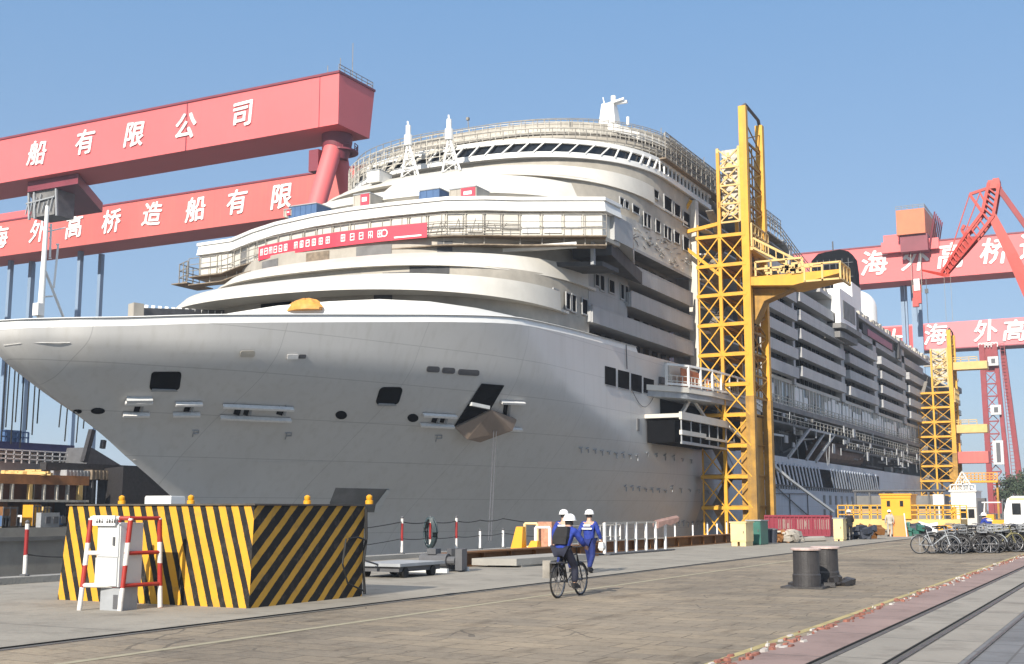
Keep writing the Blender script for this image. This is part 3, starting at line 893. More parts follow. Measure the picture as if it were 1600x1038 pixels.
P(MB().box(-86.8, -84.7, 92.1, 96, 24.45, 24.55), 'scaffold_deck', 'plank')
# lights of the port wing: long lamp trough under the wing
P(MB().cbox((-45.3, 92.6, 24.25), (6.4, .5, .45), .38, 0, -.05), 'wing_trough', 'white_clean')
P(MB().box(-41.7, -41.4, 95.3, 95.7, 22.9, 25), 'wing_strut', 'grey')
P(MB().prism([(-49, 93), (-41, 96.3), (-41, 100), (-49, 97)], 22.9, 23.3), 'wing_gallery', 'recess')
# wing return, port side
P(MB().prism([(-44.2, 97), (-40.2, 97.2), (-40.2, 101.5), (-44.2, 112)], 25.35, 27.6), 'wing_side', 'side')
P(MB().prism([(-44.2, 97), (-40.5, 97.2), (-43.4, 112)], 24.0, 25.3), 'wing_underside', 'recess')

# tiers above the wheelhouse
wall_part('deckhouse_wall', ring(95.6, 18.25, 17, 129.6), 27.8, 30.75, 'white', .2)
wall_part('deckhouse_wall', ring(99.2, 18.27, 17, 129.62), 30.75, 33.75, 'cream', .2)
slab('deck', ring(95.3, 18.1, 17, 129.5), 27.85, 28.3, 'recess_mid')
rgB3 = ring(93.0, 18.3, 17.5)
b3 = [p for p in rgB3 if -79 < p[0] < -45.3]
wall_part('white_band', b3, 30.55, [31.7 + (.9 if p[0] > -62 else 0) for p in b3], 'white', .15, 1.2)
slab('deck', [p for p in ring(93.2, 18.1, 17.5)], 30.5, 30.7, 'white')
for yf, z0, z1 in ((98.3, 33.6, 35.35),):
    slab('deck', ring(yf + .16, 18.4, 18.5, yf + 30), z0 + .02, z0 + .3, 'white')
    raked_band(yf, 3.3, z0, z1, b=18.6, L=19)
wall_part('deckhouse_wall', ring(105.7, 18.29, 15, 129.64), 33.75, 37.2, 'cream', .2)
# slanted-post window band
rw = ring(105.0, 18.7, 16.5, 136)
wall_part('window_band_sill', rw, 37.05, 37.6, 'white_clean', .3)
slab('deck', ring(105.2, 18.5, 16.5, 136), 37.0, 37.2, 'side')
wall_part('window_band_head', rw, 38.5, 38.95, 'white_clean', .3)
P(MB().wall(off_line(rw, .35), 37.5, 38.6, .1), 'window_band_glass', 'glass')
slab('deck', ring(105.4, 18.5, 16.5, 136), 38.6, 38.8, 'side')
pts = seg_pts(rw, .3)
mul = MB(); acc = 0; lastp = None
for i in range(3, len(pts) - 4):
    p, t = pts[i]
    if lastp is not None and (p - lastp).length < (1.55 if p.y < 116 else 1.0): continue
    lastp = p
    k = min(len(pts) - 1, i + (4 if p.y < 112 and p.x > CX - 12 else (2 if p.y < 118 else 0)))
    q = pts[k][0]; n_ = Vector((t.y, -t.x)) * .02
    mul.bar((p.x + n_.x, p.y + n_.y, 37.5), (q.x + n_.x, q.y + n_.y, 38.6), .20, .12)
P_each(mul, 'window_band_post', 'white_clean')
# dark scaffolded layers over it
lay = [(108.0, 39.0, 39.35, 'white', 18.5), (109.0, 39.75, 39.95, 'scaf_l', 18.6), (109.8, 40.3, 40.65, 'cream', 18.3), (110.4, 41.0, 41.15, 'scaf', 18.5), (110.9, 41.35, 41.75, 'scaf_l', 18.3), (111.2, 41.85, 42.5, 'cream', 18.2)]
for yf, z0, z1, m, b in lay:
    rg = ring(yf, b, 16, 140)
    wall_part('upper_band', rg, z0, z1, m, .5)
wall_part('upper_wall', ring(113.2, 17.3, 16, 140), 38.8, 41.9, 'scaf', .2)
slab('deck', ring(112.2, 17.6, 16, 150), 41.55, 41.7, 'recess_mid')
P(MB().rail(ring(111.3, 18.0, 16, 150), 42.45, .5, 1.7, .03, (1,)), 'scaffold_railing', 'scaf')
for yf, b, z0, h_, m in ((106.6, 18.9, 38.95, 1.5, 'scaf'), (107.8, 18.8, 40.0, 1.5, 'scaf_l'), (109.0, 18.6, 40.9, 1.2, 'scaf')):
    P(MB().rail(ring(yf, b, 16, 150), z0, h_, 1.1, .032, (1, .6, .3)), 'scaffold_railing', m)
P(MB().rail([p for p in ring(104.4, 18.9, 17) if p[0] < -60], 37.2, 2.6, 1.3, .035, (1, .75, .5, .25)), 'scaffold_railing', 'scaf_l')
P(MB().rail([p for p in ring(105.6, 18.8, 17) if p[0] < -62], 38.6, 2.4, 1.6, .03, (1, .66, .33)), 'scaffold_railing', 'scaf')
sc2 = MB()
rgx = [p for p in ring(104.4, 18.9, 17) if p[0] < -58]
for a, b in zip(rgx, rgx[1:]):
    if R.random() < .8: sc2.bar((a[0], a[1], 37.3), (b[0], b[1], 39.6), .06)
    if R.random() < .7: sc2.bar((a[0], a[1] + .5, 37.4 + R.random() * 1.2), (b[0], b[1] + .5, 37.8 + R.random() * 1.2), .10, .35)
P(sc2, 'scaffold_brace', 'scaf_l')
P(MB().rail([(-43.6, 120), (-43.4, 150), (-43.4, 166)], 39.0, 3.1, 1.7, .04, (1, .83, .66, .33)), 'scaffold_railing', 'scaf')
P(MB().box(-44.3, -43.2, 119, 166, 38.85, 39.0), 'scaffold_deck', 'plank')
P(MB().rail([(-44.8, 123), (-44.6, 168)], 41.9, 1.1, 1.7, .035, (1, .5)), 'scaffold_railing', 'scaf_l')
# mast house with white curved roof and radar mast
a = PY(921, 197, 116); b = PY(1040, 221, 122)
hp = MB()
tops = [(918, 187), (936, 189), (964, 190), (1000, 203), (1042, 220)]
base = [(918, 197), (936, 198), (964, 199), (1000, 211), (1042, 228)]
yy = [116, 115.5, 116, 118, 123]
rings = []
for (p, q), y in zip(zip(tops, base), yy):
    t_, b_ = PY(p[0], p[1], y), PY(q[0], q[1], y)
    rings.append([(b_.x, y, b_.z - .5), (t_.x, y, t_.z - .3), (t_.x - .6, y + 9, t_.z + .5), (b_.x - .6, y + 9, b_.z - .5)])
hp.loft(rings)
P(hp, 'mast_house', 'white_clean')
P(MB().rail([(PY(918, 187, 115.4).x, 115.4, 0), (PY(945, 187, 115.3).x, 115.3, 0)], PY(930, 188, 115.4).z, .5, .35, .03, (1, .5)), 'mast_house_railing', 'white_clean')
mt = MB(); f = PY(952, 191, 118); t_ = PY(957, 152, 118)
mt.loft([[(f.x - .95, 117.3, f.z - .4), (f.x + .95, 117.3, f.z - .4), (f.x + .95, 119, f.z - .4), (f.x - .95, 119, f.z - .4)],
         [(f.x - .7, 117.5, t_.z - .8), (f.x + .7, 117.5, t_.z - .8), (f.x + .7, 118.6, t_.z - .8), (f.x - .7, 118.6, t_.z - .8)]])
mt.tube((t_.x + .1, 118, t_.z - .9), (t_.x + .1, 118, t_.z + .1), .28)
l_, r_ = PY(941, 165, 118), PY(980, 159, 118)
mt.bar(l_, r_, .32, .28); mt.bar(l_ + Vector((.3, 0, 0)), l_ + Vector((.1, 0, .9)), .1)
mt.bar(PY(952, 162, 117.6), PY(975, 154, 117.6), .2, .22)
P(mt, 'radar_mast', 'white_clean')
P(MB().tube(PY(981, 196, 117), PY(981, 183, 117), .16), 'deck_post', 'white_clean')
an = MB()
for x, y0, y1 in ((890, 198, 186), (850, 197, 188), (797, 205, 195), (1033, 212, 200), (832, 198, 190), (1100, 256, 246)):
    an.tube(PY(x, y0, 113 if x < 1000 else 122), PY(x, y1, 113 if x < 1000 else 122), .045, 5)
an.tube(PY(733, 212, 112), PY(731, 186, 112), .05, 5)
an.cbox(PY(731, 186, 112), (.3, .3, .3))
P_each(an, 'aerial', 'scaf')
# two white lattice masts on the band deck
def lattice_mast(x, yb, yt, Y, s_):
    f, t_ = PY(x, yb, Y), PY(x, yt, Y); hgt = t_.z - f.z
    mb = MB(); top = Vector((f.x, Y, f.z + hgt * .62))
    feet = [Vector((f.x + dx, Y + dy, f.z - .3)) for dx, dy in ((-.42 * s_, -.5), (1.5 * s_, -.3), (.3, 1.2))]
    for q in feet: mb.tube(q, top, .11, 8)
    for k in (.25, .5, .75):
        c = [q.lerp(top, k) for q in feet]
        for i in range(3): mb.tube(c[i], c[(i + 1) % 3], .05, 6)
        d_ = [q.lerp(top, k - .25) for q in feet]
        for i in range(3): mb.tube(d_[i], c[(i + 1) % 3], .04, 6)
    mb.tube(top - Vector((0, 0, .4)), top + Vector((0, 0, hgt * .12)), .42, 12)
    mb.tube(top + Vector((0, 0, hgt * .12)), top + Vector((0, 0, hgt * .30)), .26, 12)
    mb.tube(top + Vector((0, 0, hgt * .30)), t_, .10, 8)
    P(mb, 'lattice_mast', 'white_clean')
lattice_mast(637, 274, 190, 101.5, 1.0); lattice_mast(701, 266, 180, 101.0, 1.0)
# glazing slots above band 3 and sidelights
r95 = ring(95.6, 18.25, 17, 129.6); r101 = ring(99.2, 18.27, 17, 129.62)
for (rg_, x0, x1, z0, z1, m) in ((r101, -77, -67.5, 31.6, 33.5, 'recess'), (r95, -59, -47.5, 28.8, 30.3, 'recess_mid'), (r95, -76, -64, 28.8, 30.3, 'recess'), (r101, -64, -58, 32.4, 33.4, 'recess_mid')):
    ring_patch('deckhouse_opening', rg_, x0, x1, z0, z1, m)

# port side, forward part: flat wall with windows, then balconies
def side_win(px0, py0, px1, py1, X, name='side_window', m='black'):
    a, b = PX(px0, py0, X), PX(px1, py1, X)
    y0, y1, z0, z1 = a.y, b.y, min(a.z, b.z), max(a.z, b.z)
    w_ = P(MB().box(X, X + .05, y0, y1, z0, z1), name, m)
    fm = MB(); 
    for (aa, bb, cc, dd) in ((y0 - .12, y1 + .12, z1, z1 + .12), (y0 - .12, y1 + .12, z0 - .14, z0)): fm.box(X, X + .12, aa, bb, cc, dd)
    fm.box(X, X + .11, y0 - .12, y0, z0, z1); fm.box(X, X + .11, y1, y1 + .12, z0, z1)
    P(fm, 'window_frame', 'side', False, w_)
XS = -44.33
for q in ((864, 452, 871, 472), (884, 458, 890, 484), (893, 461, 899, 488), (909, 467, 917, 492), (929, 428, 935, 448), (937, 430, 943, 455), (951, 437, 959, 459), (969, 444, 974, 468), (976, 447, 981, 474)):
    side_win(*q, XS)
XH = -44.2
for q in ((968, 309, 973, 324), (976, 314, 981, 327), (988, 320, 998, 336), (1005, 332, 1010, 355), (1011, 335, 1016, 358), (1024, 343, 1031, 365), (1037, 352, 1042, 373), (1043, 355, 1048, 377), (1053, 361, 1061, 382), (1067, 369, 1076, 394)):
    side_win(*q, XH)
for q in ((1008, 288, 1014, 304), (1021, 296, 1028, 312), (1037, 305, 1049, 335), (1053, 317, 1062, 342), (1067, 330, 1077, 357)):
    side_win(*q, XH)
P(MB().box(-44.6, XS, 100.8, 110.2, 20.2, 25.2), 'side_wall', 'side')
P(MB().box(-44.25, XH, 104, 129.6, 27.6, 27.9), 'side_ledge', 'side')
# recessed balcony wall
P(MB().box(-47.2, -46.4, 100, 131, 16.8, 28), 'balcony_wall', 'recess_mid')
dr = MB()
for z in (17.0, 19.75, 22.5, 25.2):
    for k in range(11):
        y = 101.5 + k * 2.6
        if z > 19 and y < 110: continue
        dr.box(-46.4, -46.33, y, y + 1.5, z + .2, z + 2.2)
P_each(dr, 'balcony_door', 'glass')
for z, y0 in ((18.75, 100.5), (21.6, 110), (24.3, 110)):
    P(MB().box(-46.4, -43.95, y0, 128.6, z - .05, z + .18), 'balcony_floor', 'balc')
    P(MB().box(-43.95, -43.8, y0, 128.6, z - .05, z + 1.48).box(-43.97, -43.78, y0, 128.6, z + 1.48, z + 1.56).box(-45.6, -43.95, y0 - .12, y0, z, z + 1.4), 'balcony_parapet', 'balc')
P(MB().box(-46.4, -46.0, 100.5, 101, 17, 20.3).box(-46, -44.4, 110.2, 110.6, 21.6, 27.8), 'balcony_partition', 'side')
P(MB().box(-44.6, -43.6, 129.6, 130.6, 17.4, 36.8), 'pilaster', 'white')
lw = MB()
for z in (18.9, 21.7, 24.4, 27.6, 30.5, 33.4):
    lw.cbox((-43.1, 131.2, z), (1.2, 2.4, .12), ry=.12)
P_each(lw, 'deck_edge_bracket', 'white_clean')
# scratchy unpainted areas: patched plate edges on the flat wall
pw = MB()
for k in range(34):
    y = R.uniform(111, 129); z = 28.2 + R.uniform(0, 2.0)
    pw.cbox((XH + .02, y, z), (.05, R.uniform(.3, 1.6), R.uniform(.04, .12)), rx=R.uniform(-.5, .5))
P(pw, 'plate_edges', 'recess_mid')
pw = MB()
for k in range(26):
    y = R.uniform(111, 129); z = 28.0 + R.uniform(0, 2.4)
    pw.cbox((XH + .025, y, z), (.05, R.uniform(.3, 1.2), R.uniform(.05, .2)), rx=R.uniform(-.3, .3))
P(pw, 'plate_edges', 'white')

# midship: dark core, decks, balcony blocks
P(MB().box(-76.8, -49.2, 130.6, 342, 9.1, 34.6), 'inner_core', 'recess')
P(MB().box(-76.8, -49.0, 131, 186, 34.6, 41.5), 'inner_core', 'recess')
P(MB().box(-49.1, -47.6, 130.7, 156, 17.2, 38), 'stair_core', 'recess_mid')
for i in range(9):
    z = 17.0 + 2.75 * i
    ye = 342 if z < 36 else 172
    P(MB().box(-49.15, -44.6, 130.7, ye, z - .2, z), 'deck_edge', 'side')
GR = [(157.5, 172.2), (174.2, 203.2), (206.6, 231.0), (235.0, 261.5), (265.5, 287.5)]
for gi, (y0, y1) in enumerate(GR):
    lv = range(0, 6) if gi == 0 else (range(0, 5) if gi == 1 else range(0, 4))
    for k in lv:
        z = 21.0 + 2.75 * k + (0 if gi != 0 else -.55)
        mb = MB().box(-44.15, -43.2, y0, y1, z - .12, z + .12)
        mb.box(-43.2, -43.06, y0, y1, z - .14, z + 1.36).box(-44.5, -43.2, y0 - .13, y0, z - .12, z + 1.34).box(-44.5, -43.2, y1, y1 + .13, z - .12, z + 1.34)
        P(mb, 'balcony_parapet', 'balc')
        wn = MB(); yy = y0 + 1
        while yy < y1 - 2: wn.box(-47.0, -46.9, yy, yy + 1.7, z + .2, z + 2.2); yy += 2.7
        P(wn, 'balcony_glazing', 'black')
    if gi: P(MB().box(-44.9, -43.9, GR[gi - 1][1] + .4, y0 - .4, 19.6, 35.2 if gi > 1 else 40), 'pilaster', 'balc')
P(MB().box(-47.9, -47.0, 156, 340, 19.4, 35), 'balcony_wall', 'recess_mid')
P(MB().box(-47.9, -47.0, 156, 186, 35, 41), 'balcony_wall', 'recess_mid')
P(MB().box(-48.5, -43.9, 206, 290, 32.4, 33.9), 'deck_side', 'balc')
P(MB().box(-49, -43.3, 188, 298, 35.5, 36.1), 'top_deck', 'side')
P(MB().box(-49, -44.2, 134, 172, 39.6, 40.0), 'top_deck', 'side')
sh = MB()
for (y0, z0, y1, z1) in ((170, 40, 176, 38.4), (176, 38.4, 184, 37), (184, 37, 192, 36.1)):
    sh.bar((-46.5, y0, z0), (-46.5, y1, z1), 5, .4)
P(sh, 'top_deck', 'side')
P(MB().rail([(-44, 150, 40.2), (-44, 168, 40.2), (-43.8, 178, 38.2), (-43.6, 190, 36.3)], 0, 1.6, 1.4, .045, (1, .66, .33)), 'deck_railing', 'scaf')
cl = MB()
y = 192
while y < 300:
    cl.box(-45.5 - R.random() * 2, -43.8, y, y + R.uniform(1, 4), 36.1, 36.4 + R.uniform(.2, 1.3)); y += R.uniform(2, 6)
P_each(cl, 'deck_clutter', 'scaf_l')
cl = MB()
y = 192
while y < 345:
    cl.box(-44.5 - R.random() * 2, -43.4, y, y + R.uniform(.5, 2.4), 36.1, 36.3 + R.uniform(.2, .8)); y += R.uniform(2, 7)
P_each(cl, 'deck_clutter', 'cream')
# stern mass beyond the far tower
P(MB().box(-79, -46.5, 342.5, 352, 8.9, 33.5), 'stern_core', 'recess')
for i in range(9):
    z = 11.2 + 2.75 * i; ye = 358 - abs(i - 6) * .9
    P(MB().prism([(-80, 341), (-44.2, 341), (-44.2, ye - 3), (-46, ye), (-80, ye)], z - .2, z), 'deck_edge', 'recess_mid')
    P(MB().rail([(-44.3, 342, z), (-44.3, ye - 3, z), (-46, ye, z)], 0, 1.1, 1.8, .06, (1, .5)), 'stern_railing', 'scaf')
P(MB().prism([(-80, 341), (-43.8, 341), (-43.8, 355), (-47, 360), (-80, 360)], 33.6, 35.0), 'stern_roof', 'dkgrey')
# side pod with a sunlit end wall
pod = P(MB().box(-47.4, -42.0, 196, 208, 31.4, 37.3), 'side_pod', 'white_clean')
P(MB().box(-44.2, -42.9, 195.92, 195.999, 31.5, 33.2), 'pod_opening', 'black', False, pod)
P(MB().box(-42.0, -41.93, 198, 207, 32.6, 35.6), 'pod_glazing', 'recess_mid', False, pod)
P(MB().prism([(-47.6, 195.2), (-41.8, 195.2), (-41.4, 197), (-41.4, 209), (-47.6, 209)], 30.7, 31.5).prism([(-46.5, 196), (-42.2, 196), (-41.9, 198), (-41.9, 208), (-46.5, 208)], 29.3, 30.3), 'pod_gallery', 'recess_mid')
P(MB().box(-43.9, -43.7, 222, 252, 33.4, 35.3).box(-43.95, -43.2, 214, 216, 32.4, 36).box(-43.95, -43.2, 255, 257, 32.4, 36), 'gallery_frame', 'recess')
P(MB().box(-43.7, -43.6, 226, 250, 33.45, 34.7), 'pink_panel', mat('pink_panel', (.40, .13, .17), .6, .15, .6))
# black funnel casing and white dome
fx0, fx1 = PY(1268, 420, 255).x, PY(1336, 420, 255).x
fz1 = PY(1300, 391, 255).z; fz0 = 36
prof = [(fx0, fz0), (fx0, fz1 - 2), (fx0 + 1.5, fz1 - .5), (fx1 - 3, fz1), (fx1 - 1.2, fz1 - .6), (fx1 - .3, fz1 - 2), (fx1, fz1 - 5), (fx1, fz0)]
mb = MB().loft([[(x, y, z) for x, z in prof] for y in (255, 259)], False, True)
P(mb, 'funnel_casing', 'black')
fr = MB()
for k in range(1, 7): 
    x = fx0 + (fx1 - fx0) * k / 7; fr.bar((x, 254.9, fz0), (x, 254.9, fz1 - 2), .12)
for k in range(3): fr.bar((fx0, 254.88, fz1 - 3 - 3 * k), (fx1 - .4, 254.88, fz1 - 3 - 3 * k), .12)
fr.tube((fx0 + 4, 258, fz1), (fx0 + 4, 258, fz1 + 2.5), .15)
P(fr, 'funnel_frame', 'dkgrey')
dm = MB(); c = PY(1330, 500, 285)
prof = [(.02, 0)] + [(5.2 * cos(t * pi / 16), 0) for t in ()]
prof = [(3.9, -14), (3.9, 0)] + [(3.9 * cos(t * pi / 16), 3.9 * sin(t * pi / 16)) for t in range(1, 8)]
ct = PY(1338, 455, 250)
dm.lathe(prof, (ct.x, 250, ct.z - 3.9), 24)
P(dm, 'white_dome', 'white_clean', True)
ca, cb = PY(1302, 443, 226), PY(1331, 446, 226)
P(MB().prism([(ca.x, 226), (cb.x, 226), (cb.x, 234), (ca.x, 234)], 36, ca.z), 'white_casing', 'white_clean')

# promenade glazing under the balconies
P(MB().box(-47.2, -43.7, 131, 290, 15.4, 16.1), 'promenade_deck', 'recess_mid')
P(MB().box(-44.6, -44.5, 150, 287, 16.2, 19.6), 'promenade_glass', 'glass_light')
pm = MB(); y = 150.0
while y < 287:
    pm.box(-44.5, -44.3, y, y + R.choice((.2, .25, .5)), 16.2, 19.6); y += R.choice((1.2, 1.9, 2.3))
pm.box(-44.55, -44.25, 150, 287, 19.6, 20.1).box(-44.55, -44.2, 150, 287, 16.1, 16.45)
P(pm, 'promenade_frame', 'white')
bl = MB(); y = 156
while y < 286:
    if R.random() < (.9 if 190 < y < 268 else .35): bl.box(-44.47, -44.25, y, y + R.uniform(1, 2.3), 16.6, 17.6 + R.uniform(.6, 1.9))  # denser white boards amidships stand in for brightly lit glass panes
    y += 2.6
P_each(bl, 'lit_pane_boarding', 'white_clean')
bl = MB(); y = 152
while y < 286:
    if R.random() < .35: bl.box(-44.49, -44.42, y, y + R.uniform(.7, 1.8), 16.6, 17 + R.uniform(.6, 2.0))
    y += 2.3
P_each(bl, 'promenade_opening', 'recess')
P(MB().rail([(-43.75, 145, 16.1), (-43.75, 288, 16.1)], 0, 1.1, 2.6, .05), 'promenade_railing', 'scaf_l')
# lifeboat recess clutter: pipes, beams, hanging plates
pc = MB(); pg = MB()
for k in range(90):
    y = R.uniform(150, 300); z = R.uniform(10, 15.2); x = R.uniform(-48.8, -43.6)
    t = pg if R.random() < .3 else pc
    c = R.random()
    if c < .4: t.bar((x, y, z), (x + R.uniform(-1, 1), y + R.uniform(3, 12), z + R.uniform(-.8, .8)), R.uniform(.1, .3))
    elif c < .75: t.bar((x, y, 15.4), (x, y + R.uniform(-.5, .5), R.uniform(9.4, 13)), R.uniform(.1, .35))
    else: t.cbox((x, y, z), (R.uniform(.3, 1.5), R.uniform(.5, 3), R.uniform(.3, 1.2)))
P_each(pc, 'pipework', 'recess_mid'); P_each(pg, 'pipework', 'ltgrey')
P(MB().rail([(-43.6, 150, 13.8), (-43.6, 330, 13.8)], 0, 1.1, 2.4, .05, (1, .5)).rail([(-43.7, 205, 11.9), (-43.7, 330, 11.9)], 0, 1.0, 2.0, .05, (1, .5)), 'staging_railing', 'scaf_l')
hgc = MB()
for k in range(60):
    y = R.uniform(150, 320); x = -43.5 + R.uniform(-.3, .3); z = R.choice((13.5, 15.3, 11.6))
    if R.random() < .5: hgc.cbox((x, y, z - R.uniform(.2, .9)), (.2, R.uniform(.3, 1.6), R.uniform(.4, 1.6)))
    else: hgc.bar((x, y, z), (x + R.uniform(-.2, .2), y + R.uniform(-1, 1), z - R.uniform(1, 3.2)), R.uniform(.06, .16))
P_each(hgc, 'hanging_gear', 'grey')
P(MB().box(-49.4, -43.8, 136, 330, 13.5, 13.8).box(-45, -44, 205, 330, 11.6, 11.9), 'service_deck', 'recess_mid')
P(MB().bar((-44, 168, 8.9), (-43.8, 180, 13.6), .35).bar((-43.8, 180, 13.6), (-43.8, 196, 13.6), .35).bar((-43.8, 196, 13.6), (-44, 184, 8.9), .35).bar((-43.9, 190, 13.6), (-43.9, 178, 9), .3), 'davit_frame', 'grey')
P(MB().tube((-46, 192, 10.6), (-46, 222, 10.9), 1.5, 14).tube((-46.2, 194, 12.1), (-46.2, 215, 12.3), .8, 10), 'exposed_duct', mat('duct_brown', (.14, .08, .05), .7, .4, 1))
# slanted openings with pale ribs low on the side, and small squares below
so1 = P(MB().box(-44.04, -43.93, 158, 232, 5.2, 7.9), 'slot_strip', 'black')
rb = MB(); y = 157.0
while y < 231:
    if not (186 < y < 193): rb.bar((-43.9, y + 2.2, 5.1), (-43.9, y, 8.0), .14, .62)
    y += 2.0
P_each(rb, 'slot_rib', 'hull_low')
lo = MB()
for y in range(188, 290, 4):
    lo.box(-44.02, -43.94, y, y + 1.3, 2.6, 4.0); lo.box(-44.02, -43.94, y, y + 1.2, .4, 1.9)
P_each(lo, 'side_port', 'recess_mid')
fl = MB()
for a, b in (((-43.9, 157, 3.9), (-43.9, 178, 4.1)), ((-43.9, 178, 4.1), (-43.9, 178, .6)), ((-43.9, 157, .7), (-43.9, 178, .6)), ((-43.8, 160, 5), (-43.8, 186, -1)), ((-43.9, 168, 4), (-43.9, 168, .6))):
    fl.bar(a, b, .12)
fl.rail([(-43.85, 155, 4.6), (-43.85, 245, 4.6)], 0, .5, 1.4, .07, (1,))
P(fl, 'side_staging', 'dkgrey')
# working platforms hung on the side near the tower
up = MB(); edge = [(-44.0, 114), (-42.6, 116.2), (-41.2, 119), (-40.3, 124), (-40.0, 132), (-40.3, 140), (-41.5, 147), (-44, 150)]
up.prism([(p[0], p[1]) for p in edge], 13.7, 14.25)
P(up, 'side_platform', 'white')
P(MB().prism([(p[0] - .2, p[1]) for p in edge], 13.1, 13.7), 'platform_girder', 'grey')
P(MB().rail([(a_ + .0, b_, 14.25) for a_, b_ in edge[1:]], 0, 2.2, 2.6, .11, (1, .1)), 'platform_posts', 'white_clean')
P(MB().rail([(a_ - .06, b_, 14.25) for a_, b_ in edge[1:]], 0, 1.1, .7, .04, (1, .5)), 'platform_railing', 'white')
P(MB().box(-42.6, -42.5, 120.5, 127, 14.3, 16.5).box(-42.4, -42.3, 128.5, 131, 14.3, 16.2), 'platform_sheeting', mat('rust_sheet', (.50, .17, .08), .7, .2, 1))
P(MB().box(-44.3, -43.5, 119.6, 123.4, 15.0, 17.1).box(-44.3, -43.45, 123.45, 128.6, 14.9, 17.0), 'platform_panel', 'white')
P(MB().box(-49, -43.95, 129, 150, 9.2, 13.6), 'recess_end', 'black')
P(MB().box(-44.35, -43.95, 118, 130, 9.4, 13.4), 'recess_opening', 'black')
P(MB().bar((-42.6, 119.5, 11), (-42.4, 123, 13.6), .34).bar((-42.4, 123.4, 13.6), (-42, 128, 11), .26).bar((-41, 128, 13.4), (-42, 131, 11), .2), 'platform_strut', 'ltgrey')
lo = MB().box(-44, -40.4, 113.6, 130, 10.8, 11.2).box(-40.4, -40.1, 113.6, 130, 10.6, 11.35).box(-40.4, -40.1, 113.6, 121, 9.1, 9.55).box(-40.3, -40.1, 121, 131, 9.0, 9.25)
P(lo, 'lower_platform', 'white')
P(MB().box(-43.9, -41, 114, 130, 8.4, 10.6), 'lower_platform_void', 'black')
P(MB().rail([(-40.25, 113.8, 8.4), (-40.25, 131, 8.3)], 0, 2.3, 2.8, .06, (.02,)), 'platform_posts', 'grey')
P(MB().box(-40.35, -40.15, 113.7, 131, 8.2, 8.4), 'lower_platform', 'grey')

# ------------------------------------------------------------------ things lying on the ship
# red banner on the wheelhouse scaffold
BL = off_line(V, -1.12)
def along(ln, s_):
    for a, b in zip(ln, ln[1:]):
        d_ = (Vector(b) - Vector(a)).length
        if s_ <= d_: return Vector(a) + (Vector(b) - Vector(a)) * (s_ / d_), (Vector(b) - Vector(a)).normalized()
        s_ -= d_
    return Vector(ln[-1]), (Vector(ln[-1]) - Vector(ln[-2])).normalized()
bl_line = [(-72.6, 88.35), (-71.6, 88.0), (-66.4, 86.95), (-62.3, 86.6), (-58, 86.7), (-53.4, 87.15)]
LB = sum((Vector(b) - Vector(a)).length for a, b in zip(bl_line, bl_line[1:]))
ban = MB().wall([tuple(along(bl_line, LB * i / 30)[0]) for i in range(31)], 24.9, 26.2, .05)
bt = ban.build('banner', 'bannerred')
tag(bt, 'long red banner with white characters hung across the front of the ship', 'banner')
def glyph(mb, s0, z0, wd, hg, seed):
    r_ = random.Random(seed)
    def seg(u0, v0, u1, v1, w_=.085):
        p, t = along(bl_line, s0 + u0 * wd); q, t2 = along(bl_line, s0 + u1 * wd)
        n_ = Vector((t.y, -t.x)) * .03
        mb.bar((p.x + n_.x, p.y + n_.y, z0 + v0 * hg), (q.x + n_.x, q.y + n_.y, z0 + v1 * hg), .05, w_ * hg * 1.6)
        return
    c = r_.random()
    seg(0, .96, 1, .96); seg(.02, 0, .02, .96); seg(.98, 0, .98, .96)
    if c < .7: seg(0, .05, 1, .05)
    seg(.0, .5, 1, .5 + r_.uniform(-.2, .2)); 
    if c > .3: seg(.5, .0, .5, .9)
xs = [.022, .058, .092, .126, .163, .20, .272, .312, .350, .388, .430, .472, .560, .610, .658, .708, .757]
for i, x in enumerate(xs):
    gl = MB(); glyph(gl, LB * x, 25.28, LB * .021, .62, i); part(gl, 'character', 'letter', bt)
gl = MB(); p0, _ = along(bl_line, LB * .815)
for k in range(12):
    a, b = 2 * pi * k / 12, 2 * pi * (k + 1) / 12
    gl.bar((p0.x - .5 + .3 * cos(a), p0.y - .06, 25.62 + .3 * sin(a)), (p0.x - .5 + .3 * cos(b), p0.y - .06, 25.62 + .3 * sin(b)), .05, .1)
part(gl, 'round_emblem', 'letter', bt); gl = MB()
a_, _ = along(bl_line, LB * .84); b_, _ = along(bl_line, LB * .975)
gl.bar((a_.x, a_.y - .05, 25.12), (b_.x, b_.y - .05, 25.12), .04, .14)
part(gl, 'line_of_print', 'letter', bt)
# orange tarpaulin bundle on the foredeck
c = PZ(477, 483, 16.9); tp = MB(); rings = []
rr = random.Random(3)
for j in range(7):
    f_ = j / 6; rad = 1.35 * sqrt(max(.02, 1 - f_ ** 2.2)); z = f_ * 1.35
    rings.append([(c.x + rad * 1.1 * cos(2 * pi * k / 18) * (1 + .12 * sin(3 * k + j)), c.y + rad * .7 * sin(2 * pi * k / 18), 16.75 + .68 * z * (1 + .1 * sin(2 * k))) for k in range(18)])
tp.loft(rings)
o = tp.build('tarpaulin_bundle', mat('tarp_orange', (.62, .28, .05), .6, .2, 3), None, True)
tag(o, 'orange tarpaulin bundle heaped on the foredeck behind the white bulwark', 'tarpaulin')
o = MB().path([PZ(516, 494, 17.8), PZ(520, 488, 18.0), PZ(523, 482, 18.2), PZ(522, 478, 18.4), PZ(518, 477.5, 18.4)], .13, 8).build('vent_pipe', 'dkgrey', None, True)
tag(o, 'short bent black vent pipe standing up over the white bulwark', 'pipe')
